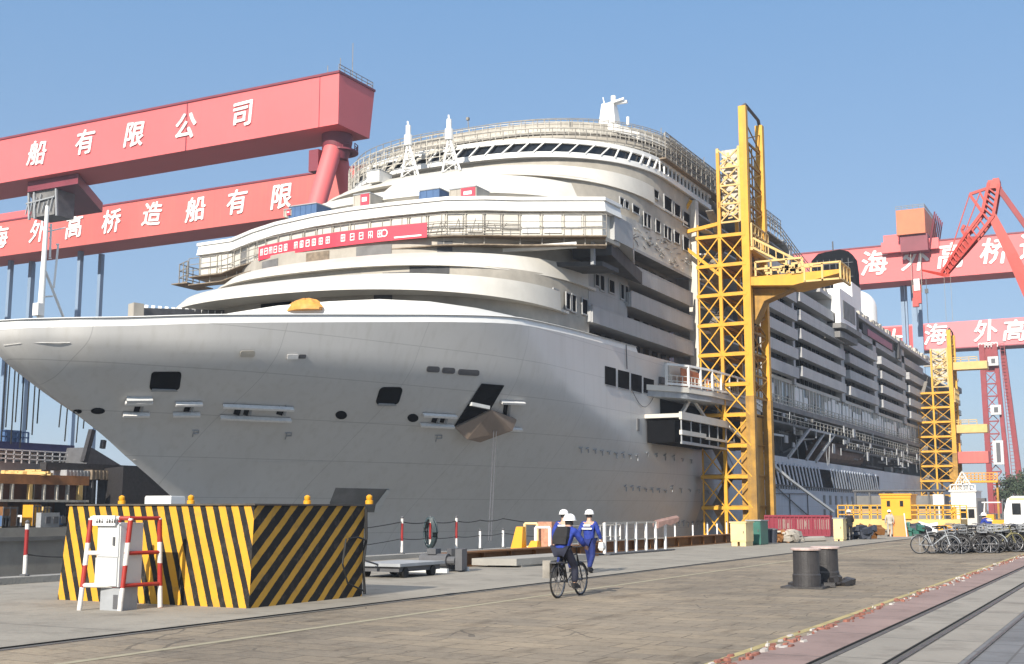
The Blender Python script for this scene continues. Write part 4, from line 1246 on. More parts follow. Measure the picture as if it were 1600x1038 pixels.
# site boxes on the wheelhouse roof
def site_box(px0, px1, pyb, pyt, Y, m, name, label, cat, sign=False, group='site boxes on the wheelhouse roof'):
    a, b = PY(px0, pyb, Y), PY(px1, pyb, Y); zt = PY((px0 + px1) / 2, pyt, Y).z; zb = min(a.z, b.z)
    t = thing(name, label, cat, ((a.x + b.x) / 2, Y + 1.2, zb), group)
    mb = MB().box(a.x, b.x, Y, Y + 2.4, zb, zt)
    n = max(2, int((b.x - a.x) / .6))
    for i in range(n + 1):
        x = a.x + (b.x - a.x) * i / n; mb.box(x - .05, x + .05, Y - .05, Y - .001, zb + .06, zt - .06)
    part(mb, 'shell', m, t)
    part(MB().box(a.x - .05, b.x + .05, Y - .08, Y + 2.45, zt, zt + .1), 'roof', 'grey', t)
    if sign:
        s_ = part(MB().box(a.x + (b.x - a.x) * .45, b.x - .05, Y - .14, Y - .06, zb + .1, zt - .05), 'sign_panel', 'bannerred', t)
        part(MB().box(a.x + (b.x - a.x) * .56, b.x - (b.x - a.x) * .14, Y - .18, Y - .14, zb + .45, zt - .35), 'sign_face', 'whitep', s_)
site_box(452, 494, 336, 321, 91, 'bluecont', 'site_container', 'dark blue site container at the left end of the wheelhouse roof', 'container')
site_box(656, 686, 312, 297, 91, 'bluecont', 'site_container', 'small blue site container in the middle of the wheelhouse roof', 'container')
site_box(553, 578, 322, 304, 91, 'cream', 'notice_cabinet', 'cream cabinet with red framed notice, left of the blue roof container', 'cabinet', True)
site_box(703, 744, 311, 294.5, 91, 'cream', 'notice_cabinet', 'cream cabinet with red framed notice, right of the blue roof container', 'cabinet', True)
site_box(444, 455, 338, 328, 91, 'cream', 'notice_cabinet', 'tiny red and white notice box beside the left roof container', 'cabinet', True)
site_box(574, 592, 283, 267, 100, 'white_clean', 'notice_cabinet', 'white notice box at the left end of the upper scaffolded deck', 'cabinet')
# foremast on the bow tip
fm = thing('foremast', 'white tapered foremast with ladder and stays on the bow tip', 'mast', tuple(PX(64, 497, CX)))
f, t_ = PX(63, 497, CX), PX(74, 322, CX)
part(MB().tube(f, f.lerp(t_, .55), .23, 12, 0, .17).tube(f.lerp(t_, .55), t_, .17, 12, 0, .12), 'mast_pole', 'white_clean', fm, True)
la = MB(); a0, a1 = PX(82, 405, CX), PX(88, 384, CX)
e0, e1 = PX(74, 463, CX), PX(91, 383, CX)
la.tube(PX(84, 450, CX), PX(91, 382, CX), .07); la.tube(PX(88, 382, CX), PX(92, 382, CX), .06); la.tube(PX(78, 402, CX), PX(80, 350, CX), .07)
for k in range(4): la.tube(PX(77 - k * .2, 356 + 16 * k, CX), PX(80, 356 + 16 * k, CX), .05)
la.tube(PX(75, 362, CX), PX(102, 356, CX), .05)
part(la, 'ladder_rails', 'white_clean', fm)
part(MB().tube(PX(71, 424, CX), PX(99, 496, CX), .09).tube(PX(66, 464, CX), PX(82, 463, CX), .06), 'mast_stay', 'white_clean', fm)
part(MB().cbox(PX(60, 484, CX), (.5, .5, .8)), 'mast_foot_box', 'white_clean', fm)
# ropes hanging from the far side of the bow
for i, (x, y1) in enumerate(((2, 690), (9, 668), (17, 694), (24, 660), (31, 700), (41, 672), (50, 680), (58, 662), (92, 668), (101, 690), (119, 692), (130, 670))):
    X_ = -68.5 - R.random() * 2
    a = PX(x + 6, 585 if x < 60 else 640, X_); b = PX(x, y1, X_)
    o = MB().tube(a + Vector((0, 0, 3)), b, .05, 5).build('hanging_rope', 'rubber')
    nth = ['first', 'second', 'third', 'fourth', 'fifth', 'sixth', 'seventh', 'eighth', 'ninth', 'tenth', 'eleventh', 'twelfth'][i]
    tag(o, 'thin dark rope hanging under the bow, %s from the left' % nth, 'rope', 'ropes hanging under the bow')

# ------------------------------------------------------------------ gantry cranes
def beam(parent, x0, x1, y0, z0, z1, dt, db, m, name='beam'):
    """box girder lying across the dock, wider on top than below"""
    mb = MB(); y1 = y0 + dt; i = (dt - db) / 2
    mb.loft([[(x, y0 + i * .0, z0), (x, y0, z1), (x, y1, z1), (x, y1 - 2 * i, z0)] for x in (x0, x1)], False, True)
    return part(mb, name, m, parent)
def letters(parent, chars, Y, h, name='lettering'):
    for ch, px, py in chars:
        c = PY(px, py, Y)
        ro = R.uniform(-.07, .07); mb = MB()
        for k, (du, dv) in enumerate(((-.026, -.012), (.0, .014), (.026, -.004), (.010, -.022))):
            f = lambda u, v, d: (c.x + u - h * .5 + du * h, Y - .12 - d - .012 * k, c.z + v - h * .38 + dv * h)
            t_ = text_mb(ch, h * 1.12, f, .2, .0, .14, ro); mb.add(t_.v, t_.f)
        part(mb, name, 'letter', parent)
# near crane, whose girder end hangs over the ship's far side
p = PY(530, 114, 145.4)
cr = thing('gantry_crane', 'nearer faded red gantry crane, its girder end at the top left over the ship', 'gantry crane', (p.x - 3, 150, 0), 'gantry cranes over the docks')
Z1, Z0 = p.z, PY(531.6, 193, 145.4).z
bm = beam(cr, -300, p.x, 145.4, Z0, Z1, 9.6, 8.4, 'crane')
part(MB().box(-300, p.x + .15, 145.2, 155.1, Z1, Z1 + .35), 'girder_cap', 'crane_dark_shade', bm)
part(MB().box(-135.2, -135.0, 145.33, 145.4, Z0, Z1).box(-108.6, -108.5, 145.33, 145.4, Z0, Z1), 'seam', 'crane_dark_shade', bm)
part(MB().rail([(p.x - 12, 154.8, Z1 + .3), (p.x - .2, 154.8, Z1 + .3), (p.x - .2, 145.6, Z1 + .3)], 0, 1.2, 1.5, .04), 'walkway_railing', 'scaf', bm)
am = MB(); 
for x, y, hh in ((p.x - .8, 150, 6.5), (p.x - 2.4, 149, 4), (p.x - 2.6, 146, 1.8)): am.tube((x, y, Z1), (x, y, Z1 + hh), .06, 5)
part(am, 'mast_rod', 'scaf', bm)
LX = p.x - 3.6
for yb, r_ in ((128, 1.45), (172, 1.2)):
    part(MB().tube((LX, 150 + (yb - 150) * .04, Z0 - 2.6), (LX - .5, yb, 1.2), r_, 20, 0, r_ * .85), 'leg', 'crane', cr, True)
part(MB().lathe([(2.4, 0), (2.4, -1.2), (2.1, -2.6), (1.7, -4.0)], (LX, 150.2, Z0), 24), 'leg_head', 'crane_dark_shade', cr, True)
part(MB().box(LX - 3.4, LX - 1.6, 147.6, 149.2, Z0 - 6.0, Z0 - 2.6), 'service_cabin', 'crane_dark_shade', cr)
part(MB().lathe([(2.9, 0), (2.9, -.25), (2.0, -.26), (2.0, -.01)], (LX, 151.0, Z0 - 2.4), 20).rail([(LX + 2.8 * cos(a * .5), 151.0 + 2.8 * sin(a * .5), Z0 - 2.4) for a in range(13)], 0, 1, 1.2, .05), 'gallery', 'crane_dark_shade', cr)
part(MB().box(LX - 2.5, LX + 1.5, 130, 172, .3, 1.8), 'bogie', 'crane_dark_shade', cr)
part(MB().box(-299, -289, 140, 146, .3, Z0).box(-299, -289, 155, 161, .3, Z0), 'leg', 'crane', cr)
tro = part(MB().prism([(PY(50, 300, 148).x, 147), (PY(128, 300, 148).x, 147), (PY(136, 300, 160).x, 164), (PY(60, 300, 160).x - 2, 164)], Z0 - 1.9, Z0 - .1), 'underslung_trolley', 'crane_dark_shade', cr)
q = PY(78, 318, 149)
mc = MB().box(q.x - 3, q.x + 2.8, 147.6, 152, q.z - 2.6, q.z + 2.4)
part(mc, 'winch_housing', 'recess_mid', tro)
mc = MB()
for dx in (-3.6, -2.2, 3.2): mc.bar((q.x + dx, 147.4, Z0 - 2), (q.x + dx + .5, 147.4, q.z - 3), .35)
mc.bar((q.x - 4, 147.3, q.z), (q.x + 3, 147.3, q.z + .5), .25)
for k in range(7): mc.bar((q.x - 4 + k, 147.3, q.z - 2), (q.x - 3.4 + k, 147.3, q.z + R.uniform(-1, 1.6)), .18)
part(mc, 'winch_frame', 'grey', tro)
letters(bm, (('船', 56, 240), ('有', 131, 224), ('限', 207, 211), ('公', 287, 198), ('司', 377, 181)), 145.4, 4.1)
# second crane behind it
Y2 = 190.0
p = PY(503, 270, Y2); z0 = PY(432, 342, Y2).z
cr2 = thing('gantry_crane', 'salmon red gantry crane behind the nearer one, girder passing behind the bow', 'gantry crane', (-112, Y2 + 5, 0), 'gantry cranes over the docks')
bm2 = beam(cr2, -310, -103, Y2, z0, p.z, 9.6, 8.4, 'crane_b')
part(MB().box(-310, -102.9, Y2 - .2, Y2 + 9.8, p.z, p.z + .35), 'girder_cap', 'crane_dark_shade', bm2)
part(MB().tube((-108, Y2 + 4, z0), (-108, Y2 - 9, 1), 2, 16).tube((-108, Y2 + 5, z0), (-108, Y2 + 18, 1), 2, 16), 'leg', 'crane_b', cr2)
for px in (24, 132):
    for dx in (0, 9):
        a, b = PY(px + dx + 2, 405, Y2 + 6), PY(px + dx - 10, 497, Y2 + 6)
        x = a.x + R.uniform(-.1, .1)
        part(MB().box(x - .45, x + .45, Y2 + 4 + dx * .5, Y2 + 5 + dx * .5, .3, z0), 'leg', 'haze_blue', cr2)
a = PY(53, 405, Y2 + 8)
part(MB().box(a.x - .5, a.x + .5, Y2 + 7, Y2 + 8, .3, z0), 'leg', 'haze_blue', cr2)
q = PY(30, 330, Y2 + 4)
part(MB().box(q.x - 12, q.x + 16, Y2 + 1, Y2 + 7, p.z + .4, p.z + 2.4), 'top_trolley', 'crane', cr2)
letters(bm2, (('海', -2, 373), ('外', 58, 363), ('高', 114, 357), ('桥', 172, 348), ('造', 235, 335), ('船', 304, 330), ('有', 368, 318), ('限', 437, 309)), Y2, 4.9)
# third crane, over the stern
Y3 = 320.0
zt, zb = PY(1319, 391, Y3).z, PY(1336, 445, Y3).z
cr3 = thing('gantry_crane', 'red gantry crane over the stern carrying an orange trolley house on top', 'gantry crane', (-70, Y3 + 6, 0), 'gantry cranes over the docks')
bm3 = beam(cr3, -100, 40, Y3, zb, zt, 11, 9, 'crane')
part(MB().box(-100, 40, Y3 - .2, Y3 + 11.2, zt, zt + .35), 'girder_cap', 'crane_dark_shade', bm3)
part(MB().tube((-96, Y3 + 5, zb), (-96, Y3 - 8, 1), 2, 16).tube((-96, Y3 + 6, zb), (-96, Y3 + 19, 1), 2, 16), 'leg', 'crane', cr3)
part(MB().box(30, 36, Y3 + 1, Y3 + 5, 1, zb).box(30, 36, Y3 + 7, Y3 + 11, 1, zb), 'leg', 'crane', cr3)
a, b = PY(1402, 362, Y3 - 4), PY(1445, 326, Y3 - 4)
tr = part(MB().box(a.x, b.x, Y3 - 5, Y3 + 14, a.z - 1.2, b.z), 'trolley_house', mat('trolley_orange', (.55, .155, .06), .55, .12, .4), cr3)
part(MB().box(a.x + .6, b.x + .3, Y3 - 4.2, Y3 + 14, a.z - 5.5, a.z - 1.2), 'trolley_frame', 'crane_dark_shade', tr)
part(MB().box(a.x - 4.6, b.x + 2.6, Y3 - 1.8, Y3 - .6, zt - 2.2, zt + .6).box(PY(1381, 370, Y3).x, PY(1440, 370, Y3).x, Y3 - 1, Y3 + 4, zt + .3, zt + 2.6), 'trolley_bogie', 'crane', tr)
part(MB().rail([(a.x, Y3 - 5, b.z), (b.x, Y3 - 5, b.z), (b.x, Y3 + 12, b.z)], 0, 1, 1.5, .05), 'trolley_railing', 'scaf', tr)
fr = MB()
for k in range(6):
    x0_ = b.x + .4; y_ = Y3 - 3 + 2.6 * k
    fr.bar((x0_, y_, a.z - 5), (x0_ + 1.6, y_ + 1.5, b.z - .5), .25)
part(fr, 'trolley_brace', 'crane_dark_shade', tr)
xa, xb = PY(1424, 420, Y3 - 3).x, PY(1439, 420, Y3 - 3).x
part(MB().bar((xa, Y3 - 3, zt), (xa, Y3 - 3, zb - 4), .16).bar((xb, Y3 - 3, zt), (xb, Y3 - 3, zb - 4), .16), 'hoist_rope', 'scaf', cr3)
z5 = PY(1430, 475, Y3 - 3).z
part(MB().box(xa + .2, xb - .2, Y3 - 3.6, Y3 - 2.4, z5, zb - 2).box(xa, xb - .9, Y3 - 3.7, Y3 - 2.3, z5 - .8, z5 + 1.4), 'hoist_block', 'redw', cr3)
part(MB().box(xa + .5, xb - .4, Y3 - 3.8, Y3 - 3.6, zb - 3.5, zb - .5), 'hoist_plate', 'whitep', cr3)
for px, wd in ((1411.5, .9), (1417, .5), (1433, 2.6)):
    x = PY(px, 490, Y3 + 8).x; part(MB().box(x - wd / 2, x + wd / 2, Y3 + 7.5, Y3 + 8.5, .3, zb), 'leg', 'haze_blue', cr3)
x = PY(1448, 460, Y3 - 2).x; zz = PY(1448, 455, Y3 - 2).z
part(MB().bar((x, Y3 - 2, zb), (x, Y3 - 2, PY(1448, 505, Y3 - 2).z), .14).cbox((x, Y3 - 2, zz), (.8, .6, 1.1)), 'auxiliary_hook', 'dkgrey', cr3)
for px in (1477, 1487):
    x = PY(px, 470, Y3 - 2).x; part(MB().bar((x, Y3 - 2, zb), (x, Y3 - 2, PY(px, 502, Y3 - 2).z), .08), 'hoist_rope', 'scaf', cr3)
letters(bm3, (('海', 1362, 413), ('外', 1426, 405), ('高', 1481, 401), ('桥', 1549, 393), ('造', 1612, 386)), Y3, 6.2)
# fourth crane far beyond, its paint paled for haze, with a bright red girder end
Y4 = 480.0
zt, zb = PY(1490, 503, Y4).z, PY(1500, 543, Y4).z
xl = PY(1375, 510, Y4).x
cr4 = thing('gantry_crane', 'haze-pale pink gantry crane beyond the stern standing on a red ladder leg', 'gantry crane', (PY(1560, 700, Y4).x, Y4 + 4, 0), 'gantry cranes over the docks')
bm4 = beam(cr4, xl - 6, 60, Y4, zb, zt, 10, 8.5, 'crane_haze')
xr0, xr1 = PY(1372, 530, Y4).x, PY(1446, 530, Y4).x
part(MB().box(xr0 - 6, xr1, Y4 - .25, Y4 - .02, zb, zt - .6), 'girder_end_panel', mat('signal_red', (.60, .055, .05), .5, .1, .1), bm4)
part(MB().box(xl - 6, 60, Y4 - .3, Y4 + 10, zb - .45, zb - .02), 'girder_foot', 'crane_dark_shade', bm4)
letters(bm4, (('上', 1392, 530), ('海', 1458, 524), ('外', 1537, 519), ('高', 1581, 517)), Y4 - .3, 7.6)
lx0, lx1 = PY(1533, 600, Y4 - 3).x, PY(1562, 600, Y4 - 3).x
lg = MB()
for (xa_, ya_) in ((lx0 + .9, Y4 - 3), (lx1 - .9, Y4 - 3)):
    lg.bar((xa_, ya_, zb), (xa_ + (.3 if xa_ < lx1 - 2 else 2.4), ya_, .5), 1.9, 1.5)
leg = part(lg, 'leg', 'red_leg', cr4)
part(MB().bar((lx1 + .9, Y4 + 6, zb), (lx1 + 5, Y4 + 6, .5), 2.2, 1.8), 'leg', 'red_leg', cr4)
part(MB().box(lx0 + 1.5, lx1 - .8, Y4 - 2.6, Y4 + 4, PY(1545, 580, Y4).z, zb), 'leg_panel', 'red_leg', leg)
part(MB().box(lx0 + 1, lx1, Y4 - 2.2, Y4 + 4, .5, PY(1545, 765, Y4).z), 'leg_panel', 'red_leg', leg)
lt = MB()
zl = PY(1545, 582, Y4).z; k = 0
while zl > 8:
    lt.bar((lx0 + 1.5, Y4 - 3.2, zl), (lx1 - 1, Y4 - 3.2, zl), .5)
    lt.bar((lx0 + 1.5, Y4 - 3.1, zl), (lx1 - 1, Y4 - 3.1, zl - 4.4), .3); lt.bar((lx1 - 1, Y4 - 3.1, zl), (lx0 + 1.5, Y4 - 3.1, zl - 4.4), .3)
    zl -= 4.6
part(lt, 'leg_bracing', 'red_leg', leg)
ld = MB(); xa_ = lx1 + 1.4
ld.bar((xa_ - .5, Y4 - 3.4, zb), (xa_ + 1.4, Y4 - 3.4, 1), .22).bar((xa_ + .9, Y4 - 3.4, zb), (xa_ + 2.8, Y4 - 3.4, 1), .22)
for k in range(48):
    f_ = k / 48; z = zb * (1 - f_) + f_; ld.bar((xa_ - .5 + 1.9 * f_, Y4 - 3.4, z), (xa_ + .9 + 1.9 * f_, Y4 - 3.4, z), .16)
part(ld, 'ladder', 'red_leg', leg)
for ya, yb in ((560, 574), (635, 650), (690, 727)):
    z_a, z_b = PY(1550, yb, Y4).z, PY(1550, ya, Y4).z
    cbn = part(MB().box(lx0 + 3, lx0 + 6.6, Y4 - 5.6, Y4 - 3.3, z_a, z_b), 'leg_cabin', 'ltgrey', leg)
    part(MB().box(lx0 + 4.2, lx0 + 5.6, Y4 - 5.66, Y4 - 5.6, z_a + .8, z_b - .8), 'cabin_window', 'dkgrey', leg)
part(MB().rail([(lx0, Y4 - 3.5, zb - 1), (lx1, Y4 - 3.5, zb - 1)], -1, 1.6, 1, .15), 'leg_railing', 'whitep', leg)
# red level luffing jib crane at the right
YJ = 150.0
jc = thing('jib_crane', 'bright red luffing jib crane with folded boom at the right edge', 'jib crane', (2.0, YJ, 0))
J = lambda px, py, dy=0: PY(px, py, YJ + dy)
apex = J(1556, 290); kn = J(1543, 335); tip = J(1474, 428)
fj = MB()
a1, a2 = J(1546, 288), J(1562, 290)
k1, k2 = J(1536, 334), J(1553, 340)
for dy in (-.7, .7):
    o_ = Vector((0, dy, 0))
    fj.bar(a1 + o_, k1 + o_, .35); fj.bar(a2 + o_, k2 + o_, .35); fj.bar(k1 + o_, J(1512, 366) + o_, .35); fj.bar(k2 + o_, J(1528, 372) + o_, .35)
    fj.bar(J(1512, 366) + o_, J(1472, 427) + o_ * .4, .32); fj.bar(J(1528, 372) + o_, J(1480, 428) + o_ * .4, .32)
    for i in range(6):
        f_, g_ = i / 6, (i + 1) / 6
        fj.bar(a1.lerp(k1, f_) + o_, a2.lerp(k2, g_) + o_, .16)
    for i in range(4):
        fj.bar(k1.lerp(J(1512, 366), i / 4) + o_, k2.lerp(J(1528, 372), (i + 1) / 4) + o_, .15)
    for i in range(9):
        f_, g_ = i / 9, (i + 1) / 9
        fj.bar(J(1512, 366).lerp(J(1472, 427), f_) + o_, J(1528, 372).lerp(J(1480, 428), g_) + o_, .12)
part(fj, 'fly_jib', 'red', jc)
part(MB().loft([[tuple(J(1514, 372) + Vector((0, -.6, 0))), tuple(J(1527, 374) + Vector((0, -.6, 0))), tuple(J(1527, 374) + Vector((0, .6, 0))), tuple(J(1514, 372) + Vector((0, .6, 0)))],
                [tuple(tip + Vector((-.3, -.2, 0))), tuple(tip + Vector((.4, -.2, .3))), tuple(tip + Vector((.4, .2, .3))), tuple(tip + Vector((-.3, .2, 0)))]]), 'jib_plate', 'red', jc)
part(MB().loft([[tuple(J(1440, 421)), tuple(J(1441, 424)), tuple(J(1441, 424, .5))], [tuple(J(1475, 427, -.6)), tuple(J(1476, 433, -.6)), tuple(J(1476, 431, .8))], [tuple(J(1484, 428, -.4)), tuple(J(1484, 432, -.4)), tuple(J(1484, 430, .4))]]), 'jib_nose', 'red', jc)
back = MB(); b1, b2 = J(1515, 304), J(1530, 299)
back.bar(apex, b1, .32); back.bar(b1, J(1542, 342), .34); back.bar(b2, J(1540, 318), .24); back.bar(b1, tip, .12); back.bar(J(1531, 302), J(1508, 362), .12)
back.bar(J(1507, 352), J(1503, 360), .35); back.bar(J(1503, 360), J(1509, 370), .35); back.bar(J(1512, 354), J(1520, 365), .2)
part(back, 'jib_stay', 'red', jc)
part(MB().cbox(J(1554, 290), (1.3, 1.6, 1.0)).cbox(J(1557, 284), (.7, 1.4, .5)), 'jib_head', 'redw', jc)
foot = Vector((1.6, YJ, 13.5))
bt_ = MB(); s0, s1 = J(1545, 342), J(1557, 336)
e0 = J(1603, 470); e1 = J(1606, 408)
q0, q1 = e0, J(1622, 440)
bt_.loft([[tuple(s0 + Vector((0, -.7, 0))), tuple(s1 + Vector((0, -.7, 0))), tuple(s1 + Vector((0, .7, 0))), tuple(s0 + Vector((0, .7, 0)))],
          [tuple(J(1574, 404) + Vector((0, -1, 0))), tuple(J(1590, 396) + Vector((0, -1, 0))), tuple(J(1590, 396) + Vector((0, 1, 0))), tuple(J(1574, 404) + Vector((0, 1, 0)))],
          [tuple(J(1604, 474) + Vector((0, -1.2, 0))), tuple(J(1622, 458) + Vector((0, -1.2, 0))), tuple(J(1622, 458) + Vector((0, 1.2, 0))), tuple(J(1604, 474) + Vector((0, 1.2, 0)))],
          [(1.0, YJ - 1.4, 13), (2.4, YJ - 1.4, 13.6), (2.4, YJ + 1.4, 13.6), (1.0, YJ + 1.4, 13)]])
part(bt_, 'boom', 'red', jc)
part(MB().bar(J(1562, 297), J(1606, 358), .8, .6).bar(J(1606, 358), (6.5, YJ, 26), .8, .6), 'tie_bar', 'red_leg', jc)
part(MB().bar((6.5, YJ - 1, 15), (6.5, YJ - .6, 26.5), .6).bar((6.5, YJ + 1, 15), (6.5, YJ + .6, 26.5), .6).bar((2, YJ, 15), (6.5, YJ, 26), .5), 'a_frame', 'red', jc)
part(MB().box(.4, 11, YJ - 3, YJ + 3, 11.5, 15), 'machine_house', 'red', jc)
part(MB().box(.2, 2.4, YJ - 4.6, YJ - 3, 11.6, 14), 'cab', 'whitep', jc)
for x in (-1, 8.5):
    for y in (YJ - 5, YJ + 5): part(MB().bar((x, y, .6), (x + (1.5 if x < 0 else -1.5), y * .5 + YJ * .5, 11.4), 1), 'leg', 'red', jc)

# ------------------------------------------------------------------ yellow access towers
def access_tower(XP, Y0, px_top, ztop, label, old, ship_x, lat_w, z_lat, pitch, arm=False):
    t = thing('access_tower', label, 'tower', (XP, Y0, DZ), 'yellow access towers beside the ship')
    Yb = Y0 + 6.6
    for y_, z_, lean in ((Y0, ztop, 0), (Yb, ztop - .4, .0)):
        po = part(MB().bar((XP, y_, 14), (XP, y_, z_), .85, .8), 'post', 'yellow', t)
        part(MB().bar((XP, y_, DZ), (XP, y_, 14), .95, .9), 'post_foot', 'yellow_old', po)
    top = MB(); 
    top.path([(XP, Y0, ztop), (XP, Y0 + 1, ztop + .55), (XP, Yb - .4, ztop + .2), (XP, Yb + .5, ztop - 1.0), (XP, Yb + .5, ztop - 1.6)], .2, 6)
    part(top, 'top_frame', 'dkgrey', t)
    rg_ = MB(); z = 14.0
    while z < ztop - 3:
        rg_.bar((XP, Y0, z), (XP, Yb, z), .22); rg_.bar((XP + .1, Y0, z), (XP + .1, Yb, z + 2.3), .12); rg_.bar((XP + .1, Yb, z), (XP + .1, Y0, z + 2.3), .12); z += 2.4
    rg_.bar((XP - .1, Y0 + 2.2, 14), (XP - .1, Y0 + 2.2, ztop - 4), .14).bar((XP - .1, Y0 + 3.4, 14), (XP - .1, Y0 + 3.4, ztop - 4), .14)
    part(rg_, 'guide_frame', 'yellow_old', t)
    # stair lattice between the ship and the posts
    X0 = XP - lat_w; xm = XP - lat_w * .52
    lf = MB(); dg = MB(); pl = MB()
    for x in (xm, X0 + .2):
        for y_ in (Y0 - .2, Yb):
            lf.bar((x, y_, DZ), (x, y_, z_lat + (8 if x == xm else 0)), .36 if x == xm else .16)
    z = -8.0; k = 0
    while z < z_lat:
        for y_ in (Y0 - .3, Yb):
            lf.bar((X0, y_, z), (XP, y_, z), .28, .36)
            if z + pitch <= z_lat + .1 and y_ < Y0:
                for xa_, xb_ in ((X0, xm), (xm, XP)):
                    dg.bar((xa_, y_ - .05, z), (xb_, y_ - .05, z + pitch), .12); dg.bar((xb_, y_ - .1, z), (xa_, y_ - .1, z + pitch), .12)
        lf.bar((X0, Y0, z), (X0, Yb, z), .25); lf.bar((xm, Y0, z), (xm, Yb, z), .2)
        pl.box(X0 + .1, XP - .3, Y0, Yb, z + .2, z + .3)
        z += pitch; k += 1
    part(lf, 'lattice_frame', 'yellow', t); part(dg, 'cross_bracing', 'yellow', t); part(pl, 'landing', 'yellow_old', t)
    st = MB(); z = -8.0; k = 0
    while z < z_lat - .1:
        a_, b_ = (Y0 + .8, Yb - .8) if k % 2 else (Yb - .8, Y0 + .8)
        st.bar((X0 + 1.3, a_, z + .3), (X0 + 1.3, b_, z + pitch), .9, .12); st.bar((X0 + 1.8, a_, z + 1.3), (X0 + 1.8, b_, z + pitch + 1), .06)
        z += pitch; k += 1
    part(st, 'stair_flight', 'scaf', t)
    # pale sheeted upper shaft
    up = MB(); z = z_lat
    zt_ = z_lat + 8.6
    for x in (xm - .1, XP - .6):
        for y_ in (Y0, Yb): up.bar((x, y_, z), (x, y_, zt_), .3)
    k = 0
    while z < zt_ - .5:
        for y_ in (Y0 - .1,):
            up.bar((xm, y_, z), (XP - .6, y_, z + 2.1), .14); up.bar((XP - .6, y_, z), (xm, y_, z + 2.1), .14); up.bar((xm, y_, z), (XP - .6, y_, z), .2)
        z += 2.1
    shb = MB()
    for k in range(26): shb.cbox((R.uniform(xm + .2, XP - .8), Y0 + R.uniform(0, .4), R.uniform(z_lat + .5, zt_ - .4)), (R.uniform(.2, 1.0), .06, R.uniform(.1, .5)), 0, 0, R.uniform(-.9, .9))
    part(up, 'upper_shaft', 'yellow_pale', t); P_each(shb, 'loose_sheet', 'yellow_pale', t)
    part(MB().box(xm + .1, XP - .7, Y0 + .9, Y0 + 1.0, z_lat + 1, zt_), 'shaft_sheet', 'scaf_l', t)
    # landing frames between the two posts: the hoist
    part(MB().box(XP - 1.4, XP - .5, Y0 + .5, Yb - .5, DZ, 12), 'hoist_shaft', 'yellow_old', t)
    part(MB().rail([(XP + .6, Y0, z_lat - 3), (XP + .6, Yb, z_lat - 3)], 0, 2.6, 1.2, .09, (1, .6, .1)).box(XP - .4, XP + .7, Y0, Yb, z_lat - 3.4, z_lat - 3), 'hoist_landing', 'yellow_pale', t)
    return t, X0, xm
t1, tX0, txm = access_tower(-37.5, 128.6, 1160, 46.6, 'tall yellow lattice access tower with railed gangway arm, beside the middle of the ship', False, -44, 5.7, 33.5, 3.33, True)
# outrigger braces toward the ship
part(MB().bar((tX0 - 3, 128.4, 32.6), (txm, 128.4, 33.4), .4).bar((tX0 - 3, 128.4, 32.6), (txm, 128.4, 27.5), .34).bar((tX0 - 3, 128.4, 32.6), (tX0 - .5, 128.4, 36.5), .28).bar((tX0 - 3, 128.4, 32.6), (tX0 - 3, 134, 32.6), .3), 'ship_brace', 'yellow', t1)
# gangway arm reaching toward the quay
A0 = PY(1178, 452, 131); A1 = PY(1322, 446, 131); z_a = A0.z
ar = MB().loft([[(A0.x, y, z_a), (A0.x, y, z_a + .9), (A1.x, y, z_a + .9), (A1.x, y, z_a + .5), (A0.x + 5, y, z_a - .4)] for y in (128.4, 133.2)])
arm = part(ar, 'gangway_arm', 'yellow', t1)
part(MB().loft([[(A0.x + .2, y, z_a - .1), (A0.x + 4.6, y, z_a - .42), (A0.x + 1.4, y, z_a - 1.6), (A0.x + .2, y, z_a - 4)] for y in (130, 132)]), 'arm_bracket', 'yellow_old', arm)
part(MB().rail([(A0.x + 1, 133.2, z_a + .9), (A1.x - 3, 133.2, z_a + .9)], 0, 1.5, 1.3, .09, (1, .5)).rail([(A0.x + 1, 128.4, z_a + .9), (A1.x - 4, 128.4, z_a + .9)], 0, 1.6, 1.6, .1, (1, .5)).rail([(A1.x - 3.8, 128.4, z_a - .2), (A1.x, 128.4, z_a - .2), (A1.x, 133, z_a - .2)], 0, 1.9, 1.8, .1, (1, .05)), 'arm_railing', 'yellow_pale', arm)
st = MB(); a, b = PY(1178, 388, 129), PY(1250, 424, 129)
for dy in (0, 1.2):
    for dz in (0, 1.1): st.bar((a.x, 128.8 + dy, a.z + dz), (b.x, 128.8 + dy, b.z + dz), .2)
for k in range(7):
    q = a.lerp(b, k / 6); st.bar((q.x, 128.8, q.z), (q.x, 128.8, q.z + 1.1), .1); st.box(q.x - .25, q.x + .25, 128.8, 130, q.z, q.z + .06)
part(st, 'arm_stair', 'yellow_pale', arm)
cl = MB()
for k in range(22): cl.cbox((R.uniform(A0.x + 2, A1.x - 3), 128.3, z_a + 1.2 + R.uniform(-.2, .6)), (R.uniform(.2, .9), .1, R.uniform(.15, .6)))
P_each(cl, 'arm_clutter', 'yellow_pale', arm)
part(MB().bar((-40.2, 129, 10.8), PX(1232, 748, -37), .3).bar(PX(1232, 748, -37), PX(1302, 800, -35), .26), 'raking_prop', 'ltgrey', t1)
t2, sX0, sxm = access_tower(-36.6, 279.5, 1478, 41.0, 'weathered yellow access tower near the stern, linked by bridges to the red crane leg', True, -44, 7.5, 28.5, 3.2)
for y_, m, h_ in ((573, 'yellow_pale', 1.7), (671, 'yellow_pale', 1.8)):
    a, b = PY(1490, y_, 283), PY(1528, y_ - 1, 283)
    part(MB().box(a.x - 1, b.x + 2, 282, 285, a.z - h_ / 2, a.z + h_ / 2).rail([(a.x, 282, a.z + h_ / 2), (b.x, 282, a.z + h_ / 2)], 0, 1.0, 1.5, .07), 'bridge_span', m, t2)
a, b = PY(1490, 713, 283), PY(1545, 712, 283)
